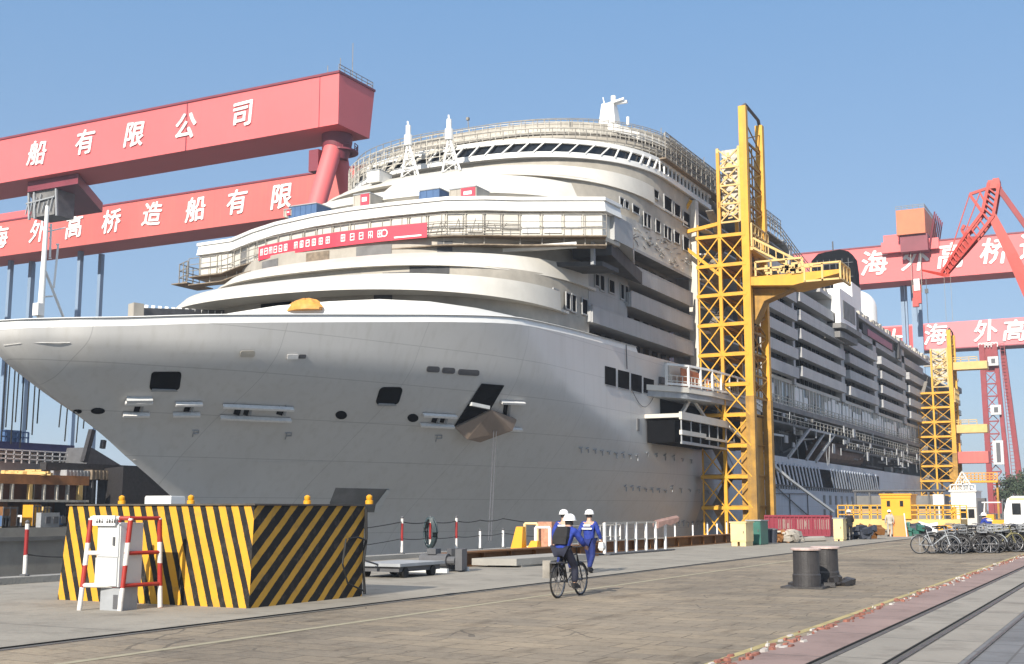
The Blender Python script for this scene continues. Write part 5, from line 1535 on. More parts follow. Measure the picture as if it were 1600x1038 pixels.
part(MB().box(a.x, b.x, 282, 286, a.z - 1.6, a.z + .9), 'bridge_span', 'crane_b', t2)
a, b = PY(1502, 747, 262), PY(1560, 746, 262)
gb = thing('yellow_gangway', 'yellow slatted gangway below the far tower, ending at the red crane leg', 'gangway', ((a.x + b.x) / 2, 262, a.z))
part(MB().box(a.x, b.x, 260, 264, a.z - 1.0, a.z - .6), 'deck_beam', 'yellow', gb)
part(MB().rail([(a.x, 260, a.z - .6), (b.x, 260, a.z - .6)], 0, 1.5, .7, .08, (1, .6, .3)), 'side_railing', 'yellow_b', gb)
for x in (a.x + .3, b.x - .3): part(MB().bar((x, 262, a.z - 1), (x, 262, 0 if x > DX1 else DZ), .4), 'support_post', 'yellow_old', gb)

# ------------------------------------------------------------------ things on the near quay
# striped wedge barrier
SA = stripe_mat('hazard_stripes_end', 1, 0, .31, .305, (.62, .31, .018), (.006, .005, .004), .55, .7, spots=.3)
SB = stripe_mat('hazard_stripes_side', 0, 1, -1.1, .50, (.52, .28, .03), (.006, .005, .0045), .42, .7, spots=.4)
bar_t = thing('hazard_barrier', 'big concrete barrier block with black and yellow diagonal stripes on the quay', 'barrier', (-17.4, 20, 0))
hgt = 1.86
mb = MB()
x0, x1, y0, y1 = -19.55, -14.72, 17.95, 21.55
b0, b1, b2, b3 = (x0 - .02, y0 - .02, 0), (x1, y0, 0), (x1 + .02, y1, 0), (x0 - .02, y1, 0)
m0, m1, m2, m3 = (x0 + .14, y0, 1.35), (x1 - .0, y0, 1.35), (x1, y1, 1.35), (x0 + .14, y1, 1.35)
c0, c1, c2, c3 = (x0 + .16, y0, hgt), (x1 + .06, y0, hgt), (x1 + .06, y1, hgt), (x0 + .16, y1, hgt)
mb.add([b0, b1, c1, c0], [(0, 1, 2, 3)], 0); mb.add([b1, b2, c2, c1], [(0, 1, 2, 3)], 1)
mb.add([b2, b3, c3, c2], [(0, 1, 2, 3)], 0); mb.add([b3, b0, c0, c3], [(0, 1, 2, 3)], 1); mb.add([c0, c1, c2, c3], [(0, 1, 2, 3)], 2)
part(mb, 'barrier_block', [SA, SB, M['conc']], bar_t)
part(MB().box(x0 + .10, x1 + .10, y0 - .04, y1 + .04, hgt + .004, hgt + .035), 'top_plate', 'steel', bar_t)
for px in (190, 298, 414, 514):
    q = PY(px, 789, 18.3)
    part(MB().lathe([(.075, 0), (.075, .07), (.045, .08), (.06, .1), (.06, .15), (.02, .18)], (q.x, 18.3 if px < 400 else 19.6, hgt + .03), 12), 'lamp_knob', 'yellow_b', bar_t, True)
q0, q1 = PY(226, 789, 18.6), PY(267, 789, 18.6)
o = MB().box(q0.x, q1.x, 18.6, 19.0, hgt + .04, hgt + .18).box(q0.x + .01, q1.x - .01, 18.61, 18.99, hgt + .18, hgt + .2).build('white_tray', 'white_clean')
tag(o, 'flat white box lying on top of the striped barrier', 'box')
# cables hanging down the striped side
cw = MB()
cw.path([(-14.60, 20.9, 1.2), (-14.58, 21.2, 1.22), (-14.58, 21.5, 1.15)], .02, 5).path([(-14.6, 20.8, 1.2), (-14.57, 20.65, .7), (-14.57, 20.85, .3), (-14.55, 21.4, .12)], .02, 5)
cw.path([(-14.6, 21.5, 1.8), (-14.60, 21.53, 1.2), (-14.62, 21.47, .7), (-14.6, 21.5, .05)], .035, 5)
tag(cw.build('power_cable', 'rubber'), 'black power cables dangling on the shaded side of the striped barrier', 'cable')
# tube frame round a grey cabinet
RWZ = stripe_mat('red_white_tube_z', 0, 0, 1, .80, hexc('d9d4cd'), lin((.62, .16, .12)), .5, spots=.3)
RWX = stripe_mat('red_white_tube_x', 1, 0, 0, .9, hexc('d9d4cd'), lin((.62, .16, .12)), .62, spots=.3)
fa, fb = G(124, 954), G(187, 955)
bk = Vector((0, .95, 0))
gf = thing('striped_tube_cage', 'red and white striped tube frame standing guard round a grey cabinet', 'guard frame', ((fa.x + fb.x) / 2, fa.y, 0))
ta, tb = fa + Vector((.03, .14, 1.63)), fb + Vector((.03, .14, 1.63))
ra, rb_ = fa + bk + Vector((.1, 0, 0)), fb + bk + Vector((.1, -.05, 0))
ua, ub = ta + Vector((.06, .62, 0)), tb + Vector((.1, .62, 0))
for p_, q_ in ((fa, ta), (fb, tb), (ra, ua), (rb_, ub)):
    part(MB().tube(p_, q_, .045, 10), 'post', RWZ, gf, True)
hr = MB()
for f_ in (.27, .62, 1):
    hr.tube(fa.lerp(ta, f_), fb.lerp(tb, f_), .04, 8); hr.tube(fb.lerp(tb, f_), rb_.lerp(ub, f_), .035, 8)
    hr.tube(fa.lerp(ta, f_), ra.lerp(ua, f_), .035, 8)
P_each(hr, 'cross_rail', RWX, gf)
part(MB().box(ta.x + .1, tb.x - .1, ta.y - .06, ta.y - .02, 1.50, 1.68), 'header_plate', 'whitep', gf)
hd = MB()
for k in range(9):
    if k in (3,): continue
    x = ta.x + .2 + k * .062
    hd.box(x, x + .04, ta.y - .07, ta.y - .062, 1.55, 1.58 + .02 * (k % 2)); hd.box(x + .012, x + .024, ta.y - .07, ta.y - .062, 1.55, 1.63)
part(hd, 'header_writing', 'dkgrey', gf)
cx0, cx1, cy0 = fa.x + .19, fb.x + .0, fa.y + .17
ec = thing('electric_cabinet', 'light grey electric cabinet standing inside the red and white frame', 'cabinet', ((cx0 + cx1) / 2, cy0, 0))
part(MB().box(cx0, cx1, cy0, cy0 + .55, .42, 1.55), 'cabinet_body', 'ltgrey', ec)
part(MB().box(cx0 + .02, cx1 - .02, cy0 - .025, cy0 - .001, .95, 1.53), 'door', 'ltgrey', ec)
part(MB().box(cx0 + .0, cx1 - .03, cy0 - .03, cy0 - .001, .44, .93), 'door', 'ltgrey', ec)
part(MB().box(cx0 + .08, cx1 - .02, cy0 + .05, cy0 + .5, 0, .42), 'plinth', 'grey', ec)
part(MB().box(cx1 - .16, cx1 - .05, cy0 + .045, cy0 + .05, .03, .28), 'cable_port', 'dkgrey', ec)
part(MB().box(cx1 - .14, cx1 - .10, cy0 - .05, cy0 - .025, 1.15, 1.3), 'handle', 'dkgrey', ec)
# fence posts along the dock edge
RW1 = stripe_mat('post_red_white', 0, 0, 1, 1.3, hexc('d9d4cd'), lin((.56, .12, .12)), .5, spots=.3)
def edge_post(px, X, Y, h, m, label, group='posts along the dock edge', r=.05):
    t = thing('edge_post', label, 'post', (X, Y, .16 if X < -24.4 else 0), group)
    base = Vector((X, Y, .16 if X < -24.4 else 0))
    part(MB().tube(base, base + Vector((0, 0, h)), r, 10), 'post_tube', m, t, True)
    part(MB().lathe([(.12, 0), (.12, .04), (.06, .06)], tuple(base), 10), 'base_plate', 'dkgrey', t)
    part(MB().lathe([(.045, 0), (.06, .05), (.02, .1)], tuple(base + Vector((0, 0, h))), 8), 'post_cap', 'dkgrey', t)
    return base + Vector((0, 0, h))
ep = []
for px, h, m, lb in ((41, 1.28, 'RW1', 'red and white post at the far left, standing alone by the dock edge'),
                     (628, 1.3, 'RW1', 'red and white post just right of the striped barrier'),
                     (672, 1.3, 'RW1', 'red tipped post hung with a dark hose coil'),
                     (713, 1.3, 'RW1', 'red and white post right of the hose coil'),
                     (750, .75, 'whitep', 'short white post behind the grey slab, the left one'),
                     (786, .75, 'whitep', 'short white post behind the grey slab, the right one'),
                     (1055, .7, 'whitep', 'short white post just past the white railing'), (1083, .7, 'whitep', 'second short white post past the white railing'),
                     (1106, .75, 'whitep', 'third short white post past the white railing'), (1121, .75, 'whitep', 'fourth short white post past the white railing'),
                     (1136, .8, 'whitep', 'short white post right beside the cream cabinet')):
    X_ = -24.8
    d_ = sight(px, 850); Y_ = d_.y * X_ / d_.x
    ep.append(edge_post(px, X_, Y_, h, RW1 if m == 'RW1' else M[m], lb))
def sag(a, b, s_, n=8): return [a.lerp(b, i / n) - Vector((0, 0, s_ * 4 * (i / n) * (1 - i / n))) for i in range(n + 1)]
dz = Vector((0, 0, -.12))
rp = MB()
start = Vector((-24.8, 33.5, 1.05))
for a, b in ((start, ep[1] + dz), (ep[1] + dz, ep[2] + dz), (ep[2] + dz, ep[3] + dz), (ep[3] + dz, ep[4] + Vector((0, 0, .45))), (ep[4] + Vector((0, 0, .45)), ep[5] + Vector((0, 0, .5))), (ep[5] + Vector((0, 0, .5)), Vector((-24.6, 53, 1.1)))):
    rp.path(sag(a, b, .07), .018, 4); rp.path(sag(a - Vector((0, 0, .62)), b - Vector((0, 0, .62)), .05), .014, 4)
tag(rp.build('guard_rope', 'rubber'), 'dark guard rope strung between the posts along the dock edge', 'rope')
rp = MB().path(sag(ep[0] + Vector((0, 0, -.75)), ep[0] + Vector((.4, 2.4, -.75)), .1), .014, 4).path(sag(ep[0] + Vector((.4, 2.4, -.75)), ep[0] + Vector((.4, 5, -.7)), .1), .014, 4)
rp.tube(ep[0] + Vector((.4, 2.4, -.7)), ep[0] + Vector((.4, 2.4, -1.3)), .02, 5)
tag(rp.build('guard_rope', 'rubber'), 'thin sagging rope from the far left post toward the striped barrier', 'rope')
# hose coil hung on its post
hp_ = ep[2]; hc = MB()
for k in range(9):
    a_, hh, dx = .20 + .022 * (k % 4), .52 + .03 * (k % 3), (k - 4) * .03
    hc.path([hp_ + Vector((a_ * cos(t * pi / 9), dx, -.42 + hh * sin(t * pi / 9) - .12)) for t in range(18)], .034, 6, closed=True)
tag(hc.build('hose_coil', mat('hose_dark', (.03, .05, .055), .5, .3, 6), None, True), 'dark green hose coiled over a post at the dock edge', 'hose')
# long rusty beams and the slab
def Ibeam(x, y0, y1, h, wd):
    mb = MB(); f_ = .05
    mb.box(x - wd / 2, x + wd / 2, y0, y1, 0, f_).box(x - wd / 2, x + wd / 2, y0, y1, h - f_, h).box(x - .035, x + .035, y0 + .01, y1 - .01, f_, h - f_)
    y = y0 + 1
    while y < y1: mb.box(x - wd / 2 + .02, x + wd / 2 - .02, y, y + .03, f_ + .001, h - f_ - .001); y += 1.9
    return mb
tag(Ibeam(-19.45, 32.3, 44.5, .46, .42).build('steel_beam', 'rust'), 'rusty brown steel beam lying beside the hose coil and grey slab', 'beam', 'rusty beams on the quay')
tag(Ibeam(-20.6, 46.5, 68.5, .48, .42).build('steel_beam', 'rust'), 'long rusty brown steel beam behind the white railing', 'beam', 'rusty beams on the quay')
q0, q1 = G(737, 887), G(668 / 1600 * 540 + 560, 888)
mb = MB().prism([(-19.05, 34.0), (-17.62, 34.3), (-17.3, 39.2), (-18.8, 39.4)], .06, .27).box(-18.7, -18.4, 34.4, 39, 0, .06).box(-17.9, -17.6, 34.6, 39, 0, .06)
tag(mb.build('concrete_slab', 'conc'), 'flat pale concrete slab lying in front of the rusty beam', 'slab')
# low trolley and machine beside the striped barrier
g0 = G(590, 900)
tr_ = thing('flat_trolley', 'low grey flat trolley with dark wheels beside the striped barrier', 'trolley', (-18.2, 28.5, 0))
part(MB().box(-19.0, -17.5, 27.4, 29.7, .30, .38), 'platform', 'grey', tr_)
part(MB().box(-18.9, -17.6, 27.5, 29.6, .16, .295), 'chassis', 'dkgrey', tr_)
for x in (-18.85, -17.65):
    for y in (27.8, 29.2): part(MB().tube((x - .08, y, .14), (x + .08, y, .14), .14, 14), 'wheel', 'rubber', tr_)
part(MB().path([(-18.2, 27.4, .35), (-18.2, 26.7, .5), (-18.2, 26.5, .8)], .025, 6), 'handle', 'dkgrey', tr_)
pm_ = thing('pump_set', 'dark pump set on skids between the trolley and the rusty beam', 'pump', (-18.6, 31.2, 0))
part(MB().box(-19.3, -17.9, 30.5, 30.6, 0, .12).box(-19.3, -17.9, 31.7, 31.8, 0, .12), 'skid', 'ltgrey', pm_)
part(MB().tube((-19.1, 31.1, .32), (-18.2, 31.1, .32), .2, 16).tube((-18.2, 31.1, .32), (-17.95, 31.1, .32), .12, 12).cbox((-18.7, 31.1, .58), (.3, .3, .16)), 'motor', 'dkgrey', pm_)
part(MB().cbox((-17.95, 31.4, .35), (.2, .7, .6), .3).cbox((-18.35, 31.75, .35), (.2, .5, .6), -.3), 'side_plate', 'dkgrey', pm_)
# yellow brackets and mixed uprights by the cyclist
def bracket_thing(px, pyb, hgt_, m, label):
    q = G(px, pyb)
    t = thing('yellow_bracket', label, 'bracket', (q.x, q.y, 0), 'yellow steel brackets on the quay')
    part(MB().loft([[(q.x - .25, q.y - .25, 0), (q.x + .3, q.y - .25, 0), (q.x + .3, q.y + .25, 0), (q.x - .25, q.y + .25, 0)], [(q.x + .02, q.y - .12, hgt_), (q.x + .3, q.y - .12, hgt_), (q.x + .3, q.y + .12, hgt_), (q.x + .02, q.y + .12, hgt_)]]), 'upright', m, t)
    part(MB().box(q.x - .3, q.x + .4, q.y - .3, q.y + .3, 0, .04), 'foot_plate', m, t)
    return t
bracket_thing(808, 871, 1.15, 'yellow_b', 'bright yellow tapered steel bracket, the tall one left of the cyclist')
bracket_thing(831, 871, .62, 'yellow_b', 'lower bright yellow bracket between the tall one and the cyclist')
def gate_frame(px, pyb, wd, h, m, label):
    q = G(px, pyb); mb = MB()
    mb.tube((q.x, q.y, 0), (q.x, q.y, h), .06, 8).tube((q.x + wd, q.y + .1, 0), (q.x + wd, q.y + .1, h), .06, 8).tube((q.x, q.y, h), (q.x + wd, q.y + .1, h), .05, 8).tube((q.x, q.y, .35), (q.x + wd, q.y + .1, .35), .04, 8)
    tag(mb.build('rail_frame', m), label, 'frame')
gate_frame(820, 869, .5, 1.25, 'creamcab', 'small cream tube frame behind the yellow brackets')
gate_frame(837, 871, .55, 1.12, 'whitep', 'small white tube frame left of the cyclist')
q = G(851, 869)
o = MB().box(q.x - .3, q.x + .3, q.y, q.y + .4, .1, 1.32).box(q.x - .32, q.x - .22, q.y, q.y + .4, 0, .1).box(q.x + .22, q.x + .32, q.y, q.y + .4, 0, .1).build('notice_board', mat('board_rose', (.50, .24, .15), .6, .35, 5))
tag(o, 'reddish brown notice board half hidden behind the cyclist', 'board')
# white railing
wr = thing('white_railing', 'low white railing panel standing on the quay right of the walking workers', 'railing', tuple(G(990, 864)))
pp = [G(x, y) for x, y in ((945, 867.5), (962, 866), (979, 864.5), (994, 863.3), (1010, 862.2), (1025, 861.2), (1040, 860.3))]
for p_ in pp: part(MB().box(p_.x - .05, p_.x + .05, p_.y - .05, p_.y + .05, 0, 1.27), 'upright', 'whitep', wr)
mb = MB()
for a, b in zip(pp, pp[1:]):
    mb.bar(a + Vector((0, 0, 1.25)), b + Vector((0, 0, 1.25)), .08); mb.bar(a + Vector((0, 0, .55)), b + Vector((0, 0, .55)), .05)
part(mb, 'top_rail', 'cream', wr)
part(MB().bar(pp[0] + Vector((0, -.3, .04)), pp[-1] + Vector((0, .3, .04)), .7, .05), 'base_plate', 'dkgrey', wr)
pq = [p_ + Vector((-2.1, 1.0, 0)) for p_ in pp[:6]]
wr2 = thing('white_railing', 'second white railing standing behind the first one, partly hidden', 'railing', tuple(pq[2]))
for p_ in pq: part(MB().tube(p_, p_ + Vector((0, 0, 1.1)), .045, 8), 'upright', 'whitep', wr2)
part(MB().path([p_ + Vector((0, 0, 1.1)) for p_ in pq], .04, 6).path([p_ + Vector((0, 0, .6)) for p_ in pq], .03, 6), 'top_rail', 'cream', wr2)
a = pp[-2] + Vector((0, 0, 1.26)); mb = MB(); rings = []
for i in range(6):
    c = a + Vector((.12 * i, .2 * i, .02 + .04 * i)); rings.append([c + Vector((0, 0, .06)), c + Vector((.16, 0, -.02)), c + Vector((.12, 0, -.30 + .05 * (i % 3))), c + Vector((-.12, 0, -.26 + .04 * (i % 2))), c + Vector((-.14, 0, -.02))])
mb.loft(rings)
tag(mb.build('draped_sack', mat('sack_brown', (.24, .15, .13), .85, .25, 4)), 'brown sack draped over the right end of the white railing', 'sack')
# cabinets and bins
def cab_on(px0, px1, pyb, h, dep, name, m, label, cat, legs=.22, doorm=None, group=None):
    a, b = G(px0, pyb), G(px1, pyb); b = Vector((b.x, a.y, 0)); 
    b.x = PY(px1, pyb, a.y).x
    t = thing(name, label, cat, ((a.x + b.x) / 2, a.y, 0), group)
    part(MB().box(a.x, b.x, a.y, a.y + dep, legs, h), 'housing', m, t)
    if legs > .02:
        for x in (a.x + .03, b.x - .33): part(MB().box(x, x + .3, a.y + .03, a.y + dep - .03, 0, legs), 'leg', m, t)
    part(MB().box(a.x - .05, b.x + .05, a.y - .05, a.y + dep + .05, h, h + .05), 'lid', doorm or m, t)
    part(MB().box(a.x + .06, b.x - .06, a.y - .02, a.y, legs + .06, h - .06), 'door', m, t)
    part(MB().box(b.x - .14, b.x - .10, a.y - .05, a.y - .02, h * .55, h * .65), 'handle', 'dkgrey', t)
    return t
cab_on(1142, 1166, 853.5, 1.15, 1.3, 'tool_cabinet', 'creamcab', 'cream yellow cabinet on short legs beside the green one', 'cabinet')
cab_on(1167, 1189, 851.5, 1.22, 1.4, 'tool_cabinet', 'green', 'dark green steel cabinet right of the cream one', 'cabinet', .04, 'grey')
for i, (px0, px1, h, m, lb) in enumerate(((1191, 1200, .75, 'bin', 'first dark bin right of the green cabinet'), (1201, 1209, .74, 'bin', 'second dark bin right of the green cabinet'))):
    a = G(px0, 850); b = PY(px1, 850, a.y)
    t = thing('waste_bin', lb, 'bin', ((a.x + b.x) / 2, a.y, 0), 'dark bins by the green cabinet')
    cxm = (a.x + b.x) / 2
    part(MB().lathe([(.22, .05), (.27, .7), (.27, .72)], (cxm, a.y + .3, 0), 14), 'bin_body', m, t); part(MB().lathe([(.3, .72), (.29, .78), (.05, .82)], (cxm, a.y + .3, 0), 14), 'lid', 'dkgrey', t)
rr = random.Random(11)
for i, (px, lab) in enumerate(((1214, 'rusty scrap heap right of the dark bins'), (1226, 'pale rubble heap before the maroon barrier'), (1237, 'mixed scrap heap at the left foot of the white stub post'))):
    q = G(px, 848.5); mb = MB()
    for k in range(16): mb.cbox((q.x + rr.uniform(-.45, .45), q.y + rr.uniform(0, .8), rr.uniform(.06, .62)), (rr.uniform(.12, .5), rr.uniform(.12, .4), rr.uniform(.08, .3)), rr.uniform(0, 3), rr.uniform(-.5, .5), rr.uniform(-.5, .5))
    tag(mb.build('scrap_heap', ['rust', 'cream', 'scaf'][i]), lab, 'scrap')
q = G(1248, 848); tag(MB().tube(q, q + Vector((0, 0, .62)), .06, 8).lathe([(.1, 0), (.1, .04)], tuple(q), 8).build('stub_post', 'whitep'), 'short white stub post in front of the maroon barrier', 'post')
# maroon barrier with pale slats
YB = 82.0
a, b = PY(1196, 836, YB), PY(1297, 834, YB)
mbx = thing('maroon_barrier', 'maroon steel barrier with pale painted slats near the tower foot', 'barrier', ((a.x + b.x) / 2, YB, 0))
part(MB().box(a.x, b.x, YB, YB + .9, .05, 1.42), 'barrier_shell', 'maroon', mbx)
mb = MB(); n = 15
for k in range(n + 1):
    x = a.x + (b.x - a.x) * k / n; mb.box(x - .04, x + .04, YB - .07, YB - .002, .1, 1.4)
mb.box(a.x - .03, b.x + .03, YB - .1, YB - .072, 1.32, 1.44).box(a.x - .03, b.x + .03, YB - .1, YB - .072, .05, .16)
part(mb, 'rib', 'maroon', mbx)
mb = MB()
for k in range(24):
    if k in (7, 8, 15, 16): continue
    x = a.x + .9 + k * .145
    mb.box(x, x + rr.choice((.04, .07)), YB - .012, YB - .004, .5, 1.15)
    if rr.random() < .4: mb.box(x, x + .13, YB - .013, YB - .0045, rr.choice((.55, .8, 1.05)), rr.choice((.6, .85, 1.12)) + .05)
part(mb, 'painted_slats', 'pink', mbx)
o = MB().prism([tuple(G(1254, 847))[:2], tuple(G(1290, 846))[:2], tuple(G(1288, 843))[:2], tuple(G(1264, 843.5))[:2]], .05, .2).build('plank_stack', 'cream'); tag(o, 'low pale plank stack lying before the maroon barrier', 'planks')
cab_on(1303, 1318, 845.5, 1.28, .9, 'tool_cabinet', 'creamcab', 'small cream cabinet beside the man in black', 'cabinet', .1, 'grey')
# twin-headed mooring bollard
bo = thing('mooring_bollard', 'black double drum mooring bollard with worn pale tops on the road', 'bollard', (-6.3, 28.2, 0))
qa, qb = G(1261, 919), G(1291, 914)
for (x, y) in ((qa.x, qa.y), (qb.x, qb.y)):
    part(MB().lathe([(.32, .03), (.32, .30), (.30, .33), (.295, .84), (.305, .86)], (x, y, 0), 30), 'drum', 'iron', bo, False)
    part(MB().lathe([(.345, .86), (.35, .895), (.33, .91), (.2, .91)], (x, y, 0), 30), 'cap', 'iron_top', bo)
mb = MB().box(qa.x - .5, qb.x + .35, qa.y - .45, qb.y + .4, .004, .05)
part(mb, 'base_plate', 'iron', bo)
mb = MB()
for k in range(20):
    a_ = rr.uniform(0, 6.3); mb.cbox(((qa.x + qb.x) / 2 + .62 * cos(a_) * rr.uniform(.7, 1), (qa.y + qb.y) / 2 + .75 * sin(a_), .07), (rr.uniform(.06, .26), rr.uniform(.06, .22), rr.uniform(.04, .12)), rr.uniform(0, 3))
part(mb, 'deck_clamps', 'iron', bo)
mb = MB()
for k in range(9): mb.cbox((qb.x + .3 + rr.uniform(-.1, .28), qb.y - .1 + rr.uniform(-.3, .3), rr.uniform(.05, .16)), (rr.uniform(.1, .25), rr.uniform(.1, .25), rr.uniform(.08, .15)), rr.uniform(0, 3), rr.uniform(-.4, .4), rr.uniform(-.4, .4))
tag(mb.build('chain_heap', 'iron'), 'heap of black chain piled against the right foot of the bollard', 'chain')

# ------------------------------------------------------------------ yellow work platform, cabins, vehicle beyond
YP = 101.0
a, b = PY(1300, 832, YP), PY(1502, 832, YP)
yp = thing('work_platform', 'long yellow railed work platform on the quay carrying a yellow cabin', 'platform', ((a.x + b.x) / 2, YP, 0))
a2 = PY(1310, 820, YP)
part(MB().box(a2.x, b.x, YP, YP + 4, .25, 1.05), 'platform_beam', 'yellow_pale', yp)
part(MB().box(PY(1425, 820, YP).x, b.x, YP - .05, YP + 4.05, 0.2, .62), 'side_skirt', 'yellow_b', yp)
for x in (a2.x + 1, a2.x + 4, b.x - 4, b.x - 1): part(MB().box(x - .15, x + .15, YP + .5, YP + 3.5, 0, .25), 'leg', 'dkgrey', yp)
part(MB().rail([(a2.x, YP, 1.05), (b.x, YP, 1.05)], 0, 1.1, .62, .04, (1, .66, .33)).rail([(a2.x, YP + 3.9, 1.05), (b.x, YP + 3.9, 1.05)], 0, 1.1, .9, .04, (1, .5)), 'platform_railing', 'yellow', yp)
c0, c1 = PY(1378, 800, YP).x, PY(1424, 800, YP).x
cbn = part(MB().box(c0, c1, YP - .2, YP + 2.4, 1.07, 2.95), 'cabin', 'yellow_b', yp)
part(MB().box(c0 - .12, c1 + .12, YP - .35, YP + 2.6, 2.95, 3.06).box(c0 - .04, c1 + .04, YP - .27, YP + 2.5, 2.72, 2.95), 'cabin_roof', 'yellow_b', cbn)
for px in (1389, 1409.5):
    x = PY(px, 790, YP).x; part(MB().box(x - .13, x + .13, YP - .23, YP - .2, 2.05, 2.5), 'cabin_window', 'glass', cbn)
a, b = PY(1330, 832, 96), PY(1378, 832, 96)
# white cabin with a gable lattice
YC = 112.0
a, b = PY(1488, 822, YC), PY(1527, 822, YC)
wc = thing('white_cabin', 'white two level cabin with a lattice gable behind the yellow platform', 'cabin', ((a.x + b.x) / 2, YC, 0))
part(MB().box(a.x, b.x, YC, YC + 4, 2.05, 3.35), 'upper_wall', 'white_clean', wc)
part(MB().box(a.x + .4, b.x, YC + .1, YC + 4, .2, 2.05), 'lower_wall', 'white', wc)
part(MB().box(a.x - .15, b.x + .1, YC - .15, YC + 4.1, 3.35, 3.45), 'roof', 'white_clean', wc)
for x in (a.x + .7, a.x + 1.35): part(MB().box(x, x + .5, YC + .06, YC + .1, 1.1, 1.85), 'window', 'glass', wc)
gmb = MB(); ap_ = Vector(((a.x + b.x) / 2, YC + .1, 5.1)); l_, r_ = Vector((a.x + .1, YC + .1, 3.45)), Vector((b.x - .1, YC + .1, 3.45))
gmb.bar(l_, ap_, .1); gmb.bar(r_, ap_, .1)
for k in range(1, 9):
    q = l_.lerp(r_, k / 9); gmb.bar(q, q + Vector((0, 0, 1.55 * (1 - abs(k / 4.5 - 1)))), .05)
for k in range(6):
    gmb.bar(l_.lerp(ap_, k / 6), l_.lerp(r_, .5 + k / 12), .05); gmb.bar(r_.lerp(ap_, k / 6), r_.lerp(l_, .5 + k / 12), .05)
gmb.rail([(a.x, YC, 3.45), (b.x, YC, 3.45)], 0, .5, .5, .05, (1,))
part(gmb, 'gable_lattice', 'ltgrey', wc)
a, b = PY(1528, 822, 108), PY(1541, 822, 108)
bc = thing('black_cabinet', 'tall black equipment cabinet right of the white cabin', 'cabinet', ((a.x + b.x) / 2, 108, 0))
part(MB().box(a.x, b.x, 108, 109.2, .1, 2.75), 'housing', 'dkgrey', bc); part(MB().box(a.x + .1, b.x - .1, 107.96, 108, .4, 2.5), 'door', 'bin', bc)
part(MB().box(a.x + .05, b.x - .05, 108.05, 109.1, 0, .1), 'plinth', 'grey', bc)
# frame of grey glazing behind the yellow cabin
a, b = PY(1424, 815, 118), PY(1477, 815, 118)
gs = thing('glazed_shelter', 'grey glazed site shelter behind the yellow cabin', 'shelter', ((a.x + b.x) / 2, 118, 0))
part(MB().box(a.x - 5, b.x, 118.2, 121, .1, 3.1), 'shelter_wall', 'recess_mid', gs)
part(MB().rail([(a.x - 5, 118, .1), (b.x, 118, .1)], 0, 3.4, 1.4, .08, (1, .6, .1)), 'shelter_frame', 'dkgrey', gs)
part(MB().box(a.x - 5.2, b.x + .2, 117.8, 121.2, 3.5, 3.65), 'shelter_roof', 'dkgrey', gs)
q = PY(1470, 800, 104); tag(MB().cbox((q.x, 103.2, 2.6), (.8, .5, .8)).tube((q.x, 103.2, 1.05), (q.x, 103.2, 2.25), .06, 6).build('lamp_box', 'whitep'), 'white lamp box on a short pole above the yellow platform', 'lamp box')
# small forklift
q = PY(1556, 822, 98)
fk = thing('forklift', 'small yellow forklift with black mast beside the white bus', 'forklift', (q.x, 98, 0))
part(MB().box(q.x - .9, q.x + .6, 98, 99.3, .35, 1.05).prism([(q.x - .9, 98), (q.x - .1, 98), (q.x - .1, 99.3), (q.x - .9, 99.3)], 1.05, 1.45), 'body', 'yellow_b', fk)
part(MB().bar((q.x + .5, 98.1, .2), (q.x + .55, 98.1, 2.6), .12).bar((q.x + .5, 99.2, .2), (q.x + .55, 99.2, 2.6), .12).bar((q.x + .55, 98.1, 2.5), (q.x + .55, 99.2, 2.5), .1), 'mast', 'dkgrey', fk)
part(MB().bar((q.x - .8, 98.1, 1.4), (q.x - .7, 98.1, 2.3), .08).bar((q.x - .8, 99.2, 1.4), (q.x - .7, 99.2, 2.3), .08).box(q.x - .9, q.x + .4, 98, 99.3, 2.3, 2.38), 'overhead_guard', 'whitep', fk)
for x in (q.x - .6, q.x + .4): part(MB().tube((x, 97.95, .3), (x, 98.15, .3), .3, 14), 'wheel', 'rubber', fk); 
# white bus
YV = 93.0
a = PY(1570, 826, YV)
vb = thing('white_bus', 'white bus with a row of side windows at the right edge', 'bus', (a.x + 3.5, YV, 0))
x0_, x1_ = a.x, a.x + 7.2
prof = [(x0_, .45), (x0_, 1.6), (x0_ + .25, 2.55), (x0_ + .6, 2.75), (x1_ - .3, 2.75), (x1_, 2.5), (x1_, .45)]
part(MB().loft([[(x, y, z) for x, z in prof] for y in (YV, YV + 2.2)], False, True), 'body', 'white_clean', vb)
for k in range(8):
    x = x0_ + .55 + k * .8; part(MB().box(x, x + .58, YV - .03, YV - .002, 1.45, 2.25), 'window', 'glass', vb)
part(MB().box(x0_ + .4, x1_ - .2, YV - .02, YV - .001, 2.45, 2.62), 'roof_stripe', 'creamcab', vb)
for x in (x0_ + 1.4, x1_ - 1.6):
    for y in (YV - .02, YV + 1.95): part(MB().tube((x, y, .45), (x, y + .25, .45), .45, 18), 'wheel', 'rubber', vb)
part(MB().box(x0_ - .06, x0_ - .001, YV + .2, YV + 2, 1.5, 2.3), 'windscreen', 'glass', vb)
part(MB().box(x0_ - .08, x0_ + .1, YV - .03, YV + 2.23, .35, .6), 'bumper', 'grey', vb)
for y in (YV + .15, YV + 1.75): part(MB().box(x0_ - .05, x0_ - .001, y, y + .3, .75, .92), 'headlight', 'ltgrey', vb)
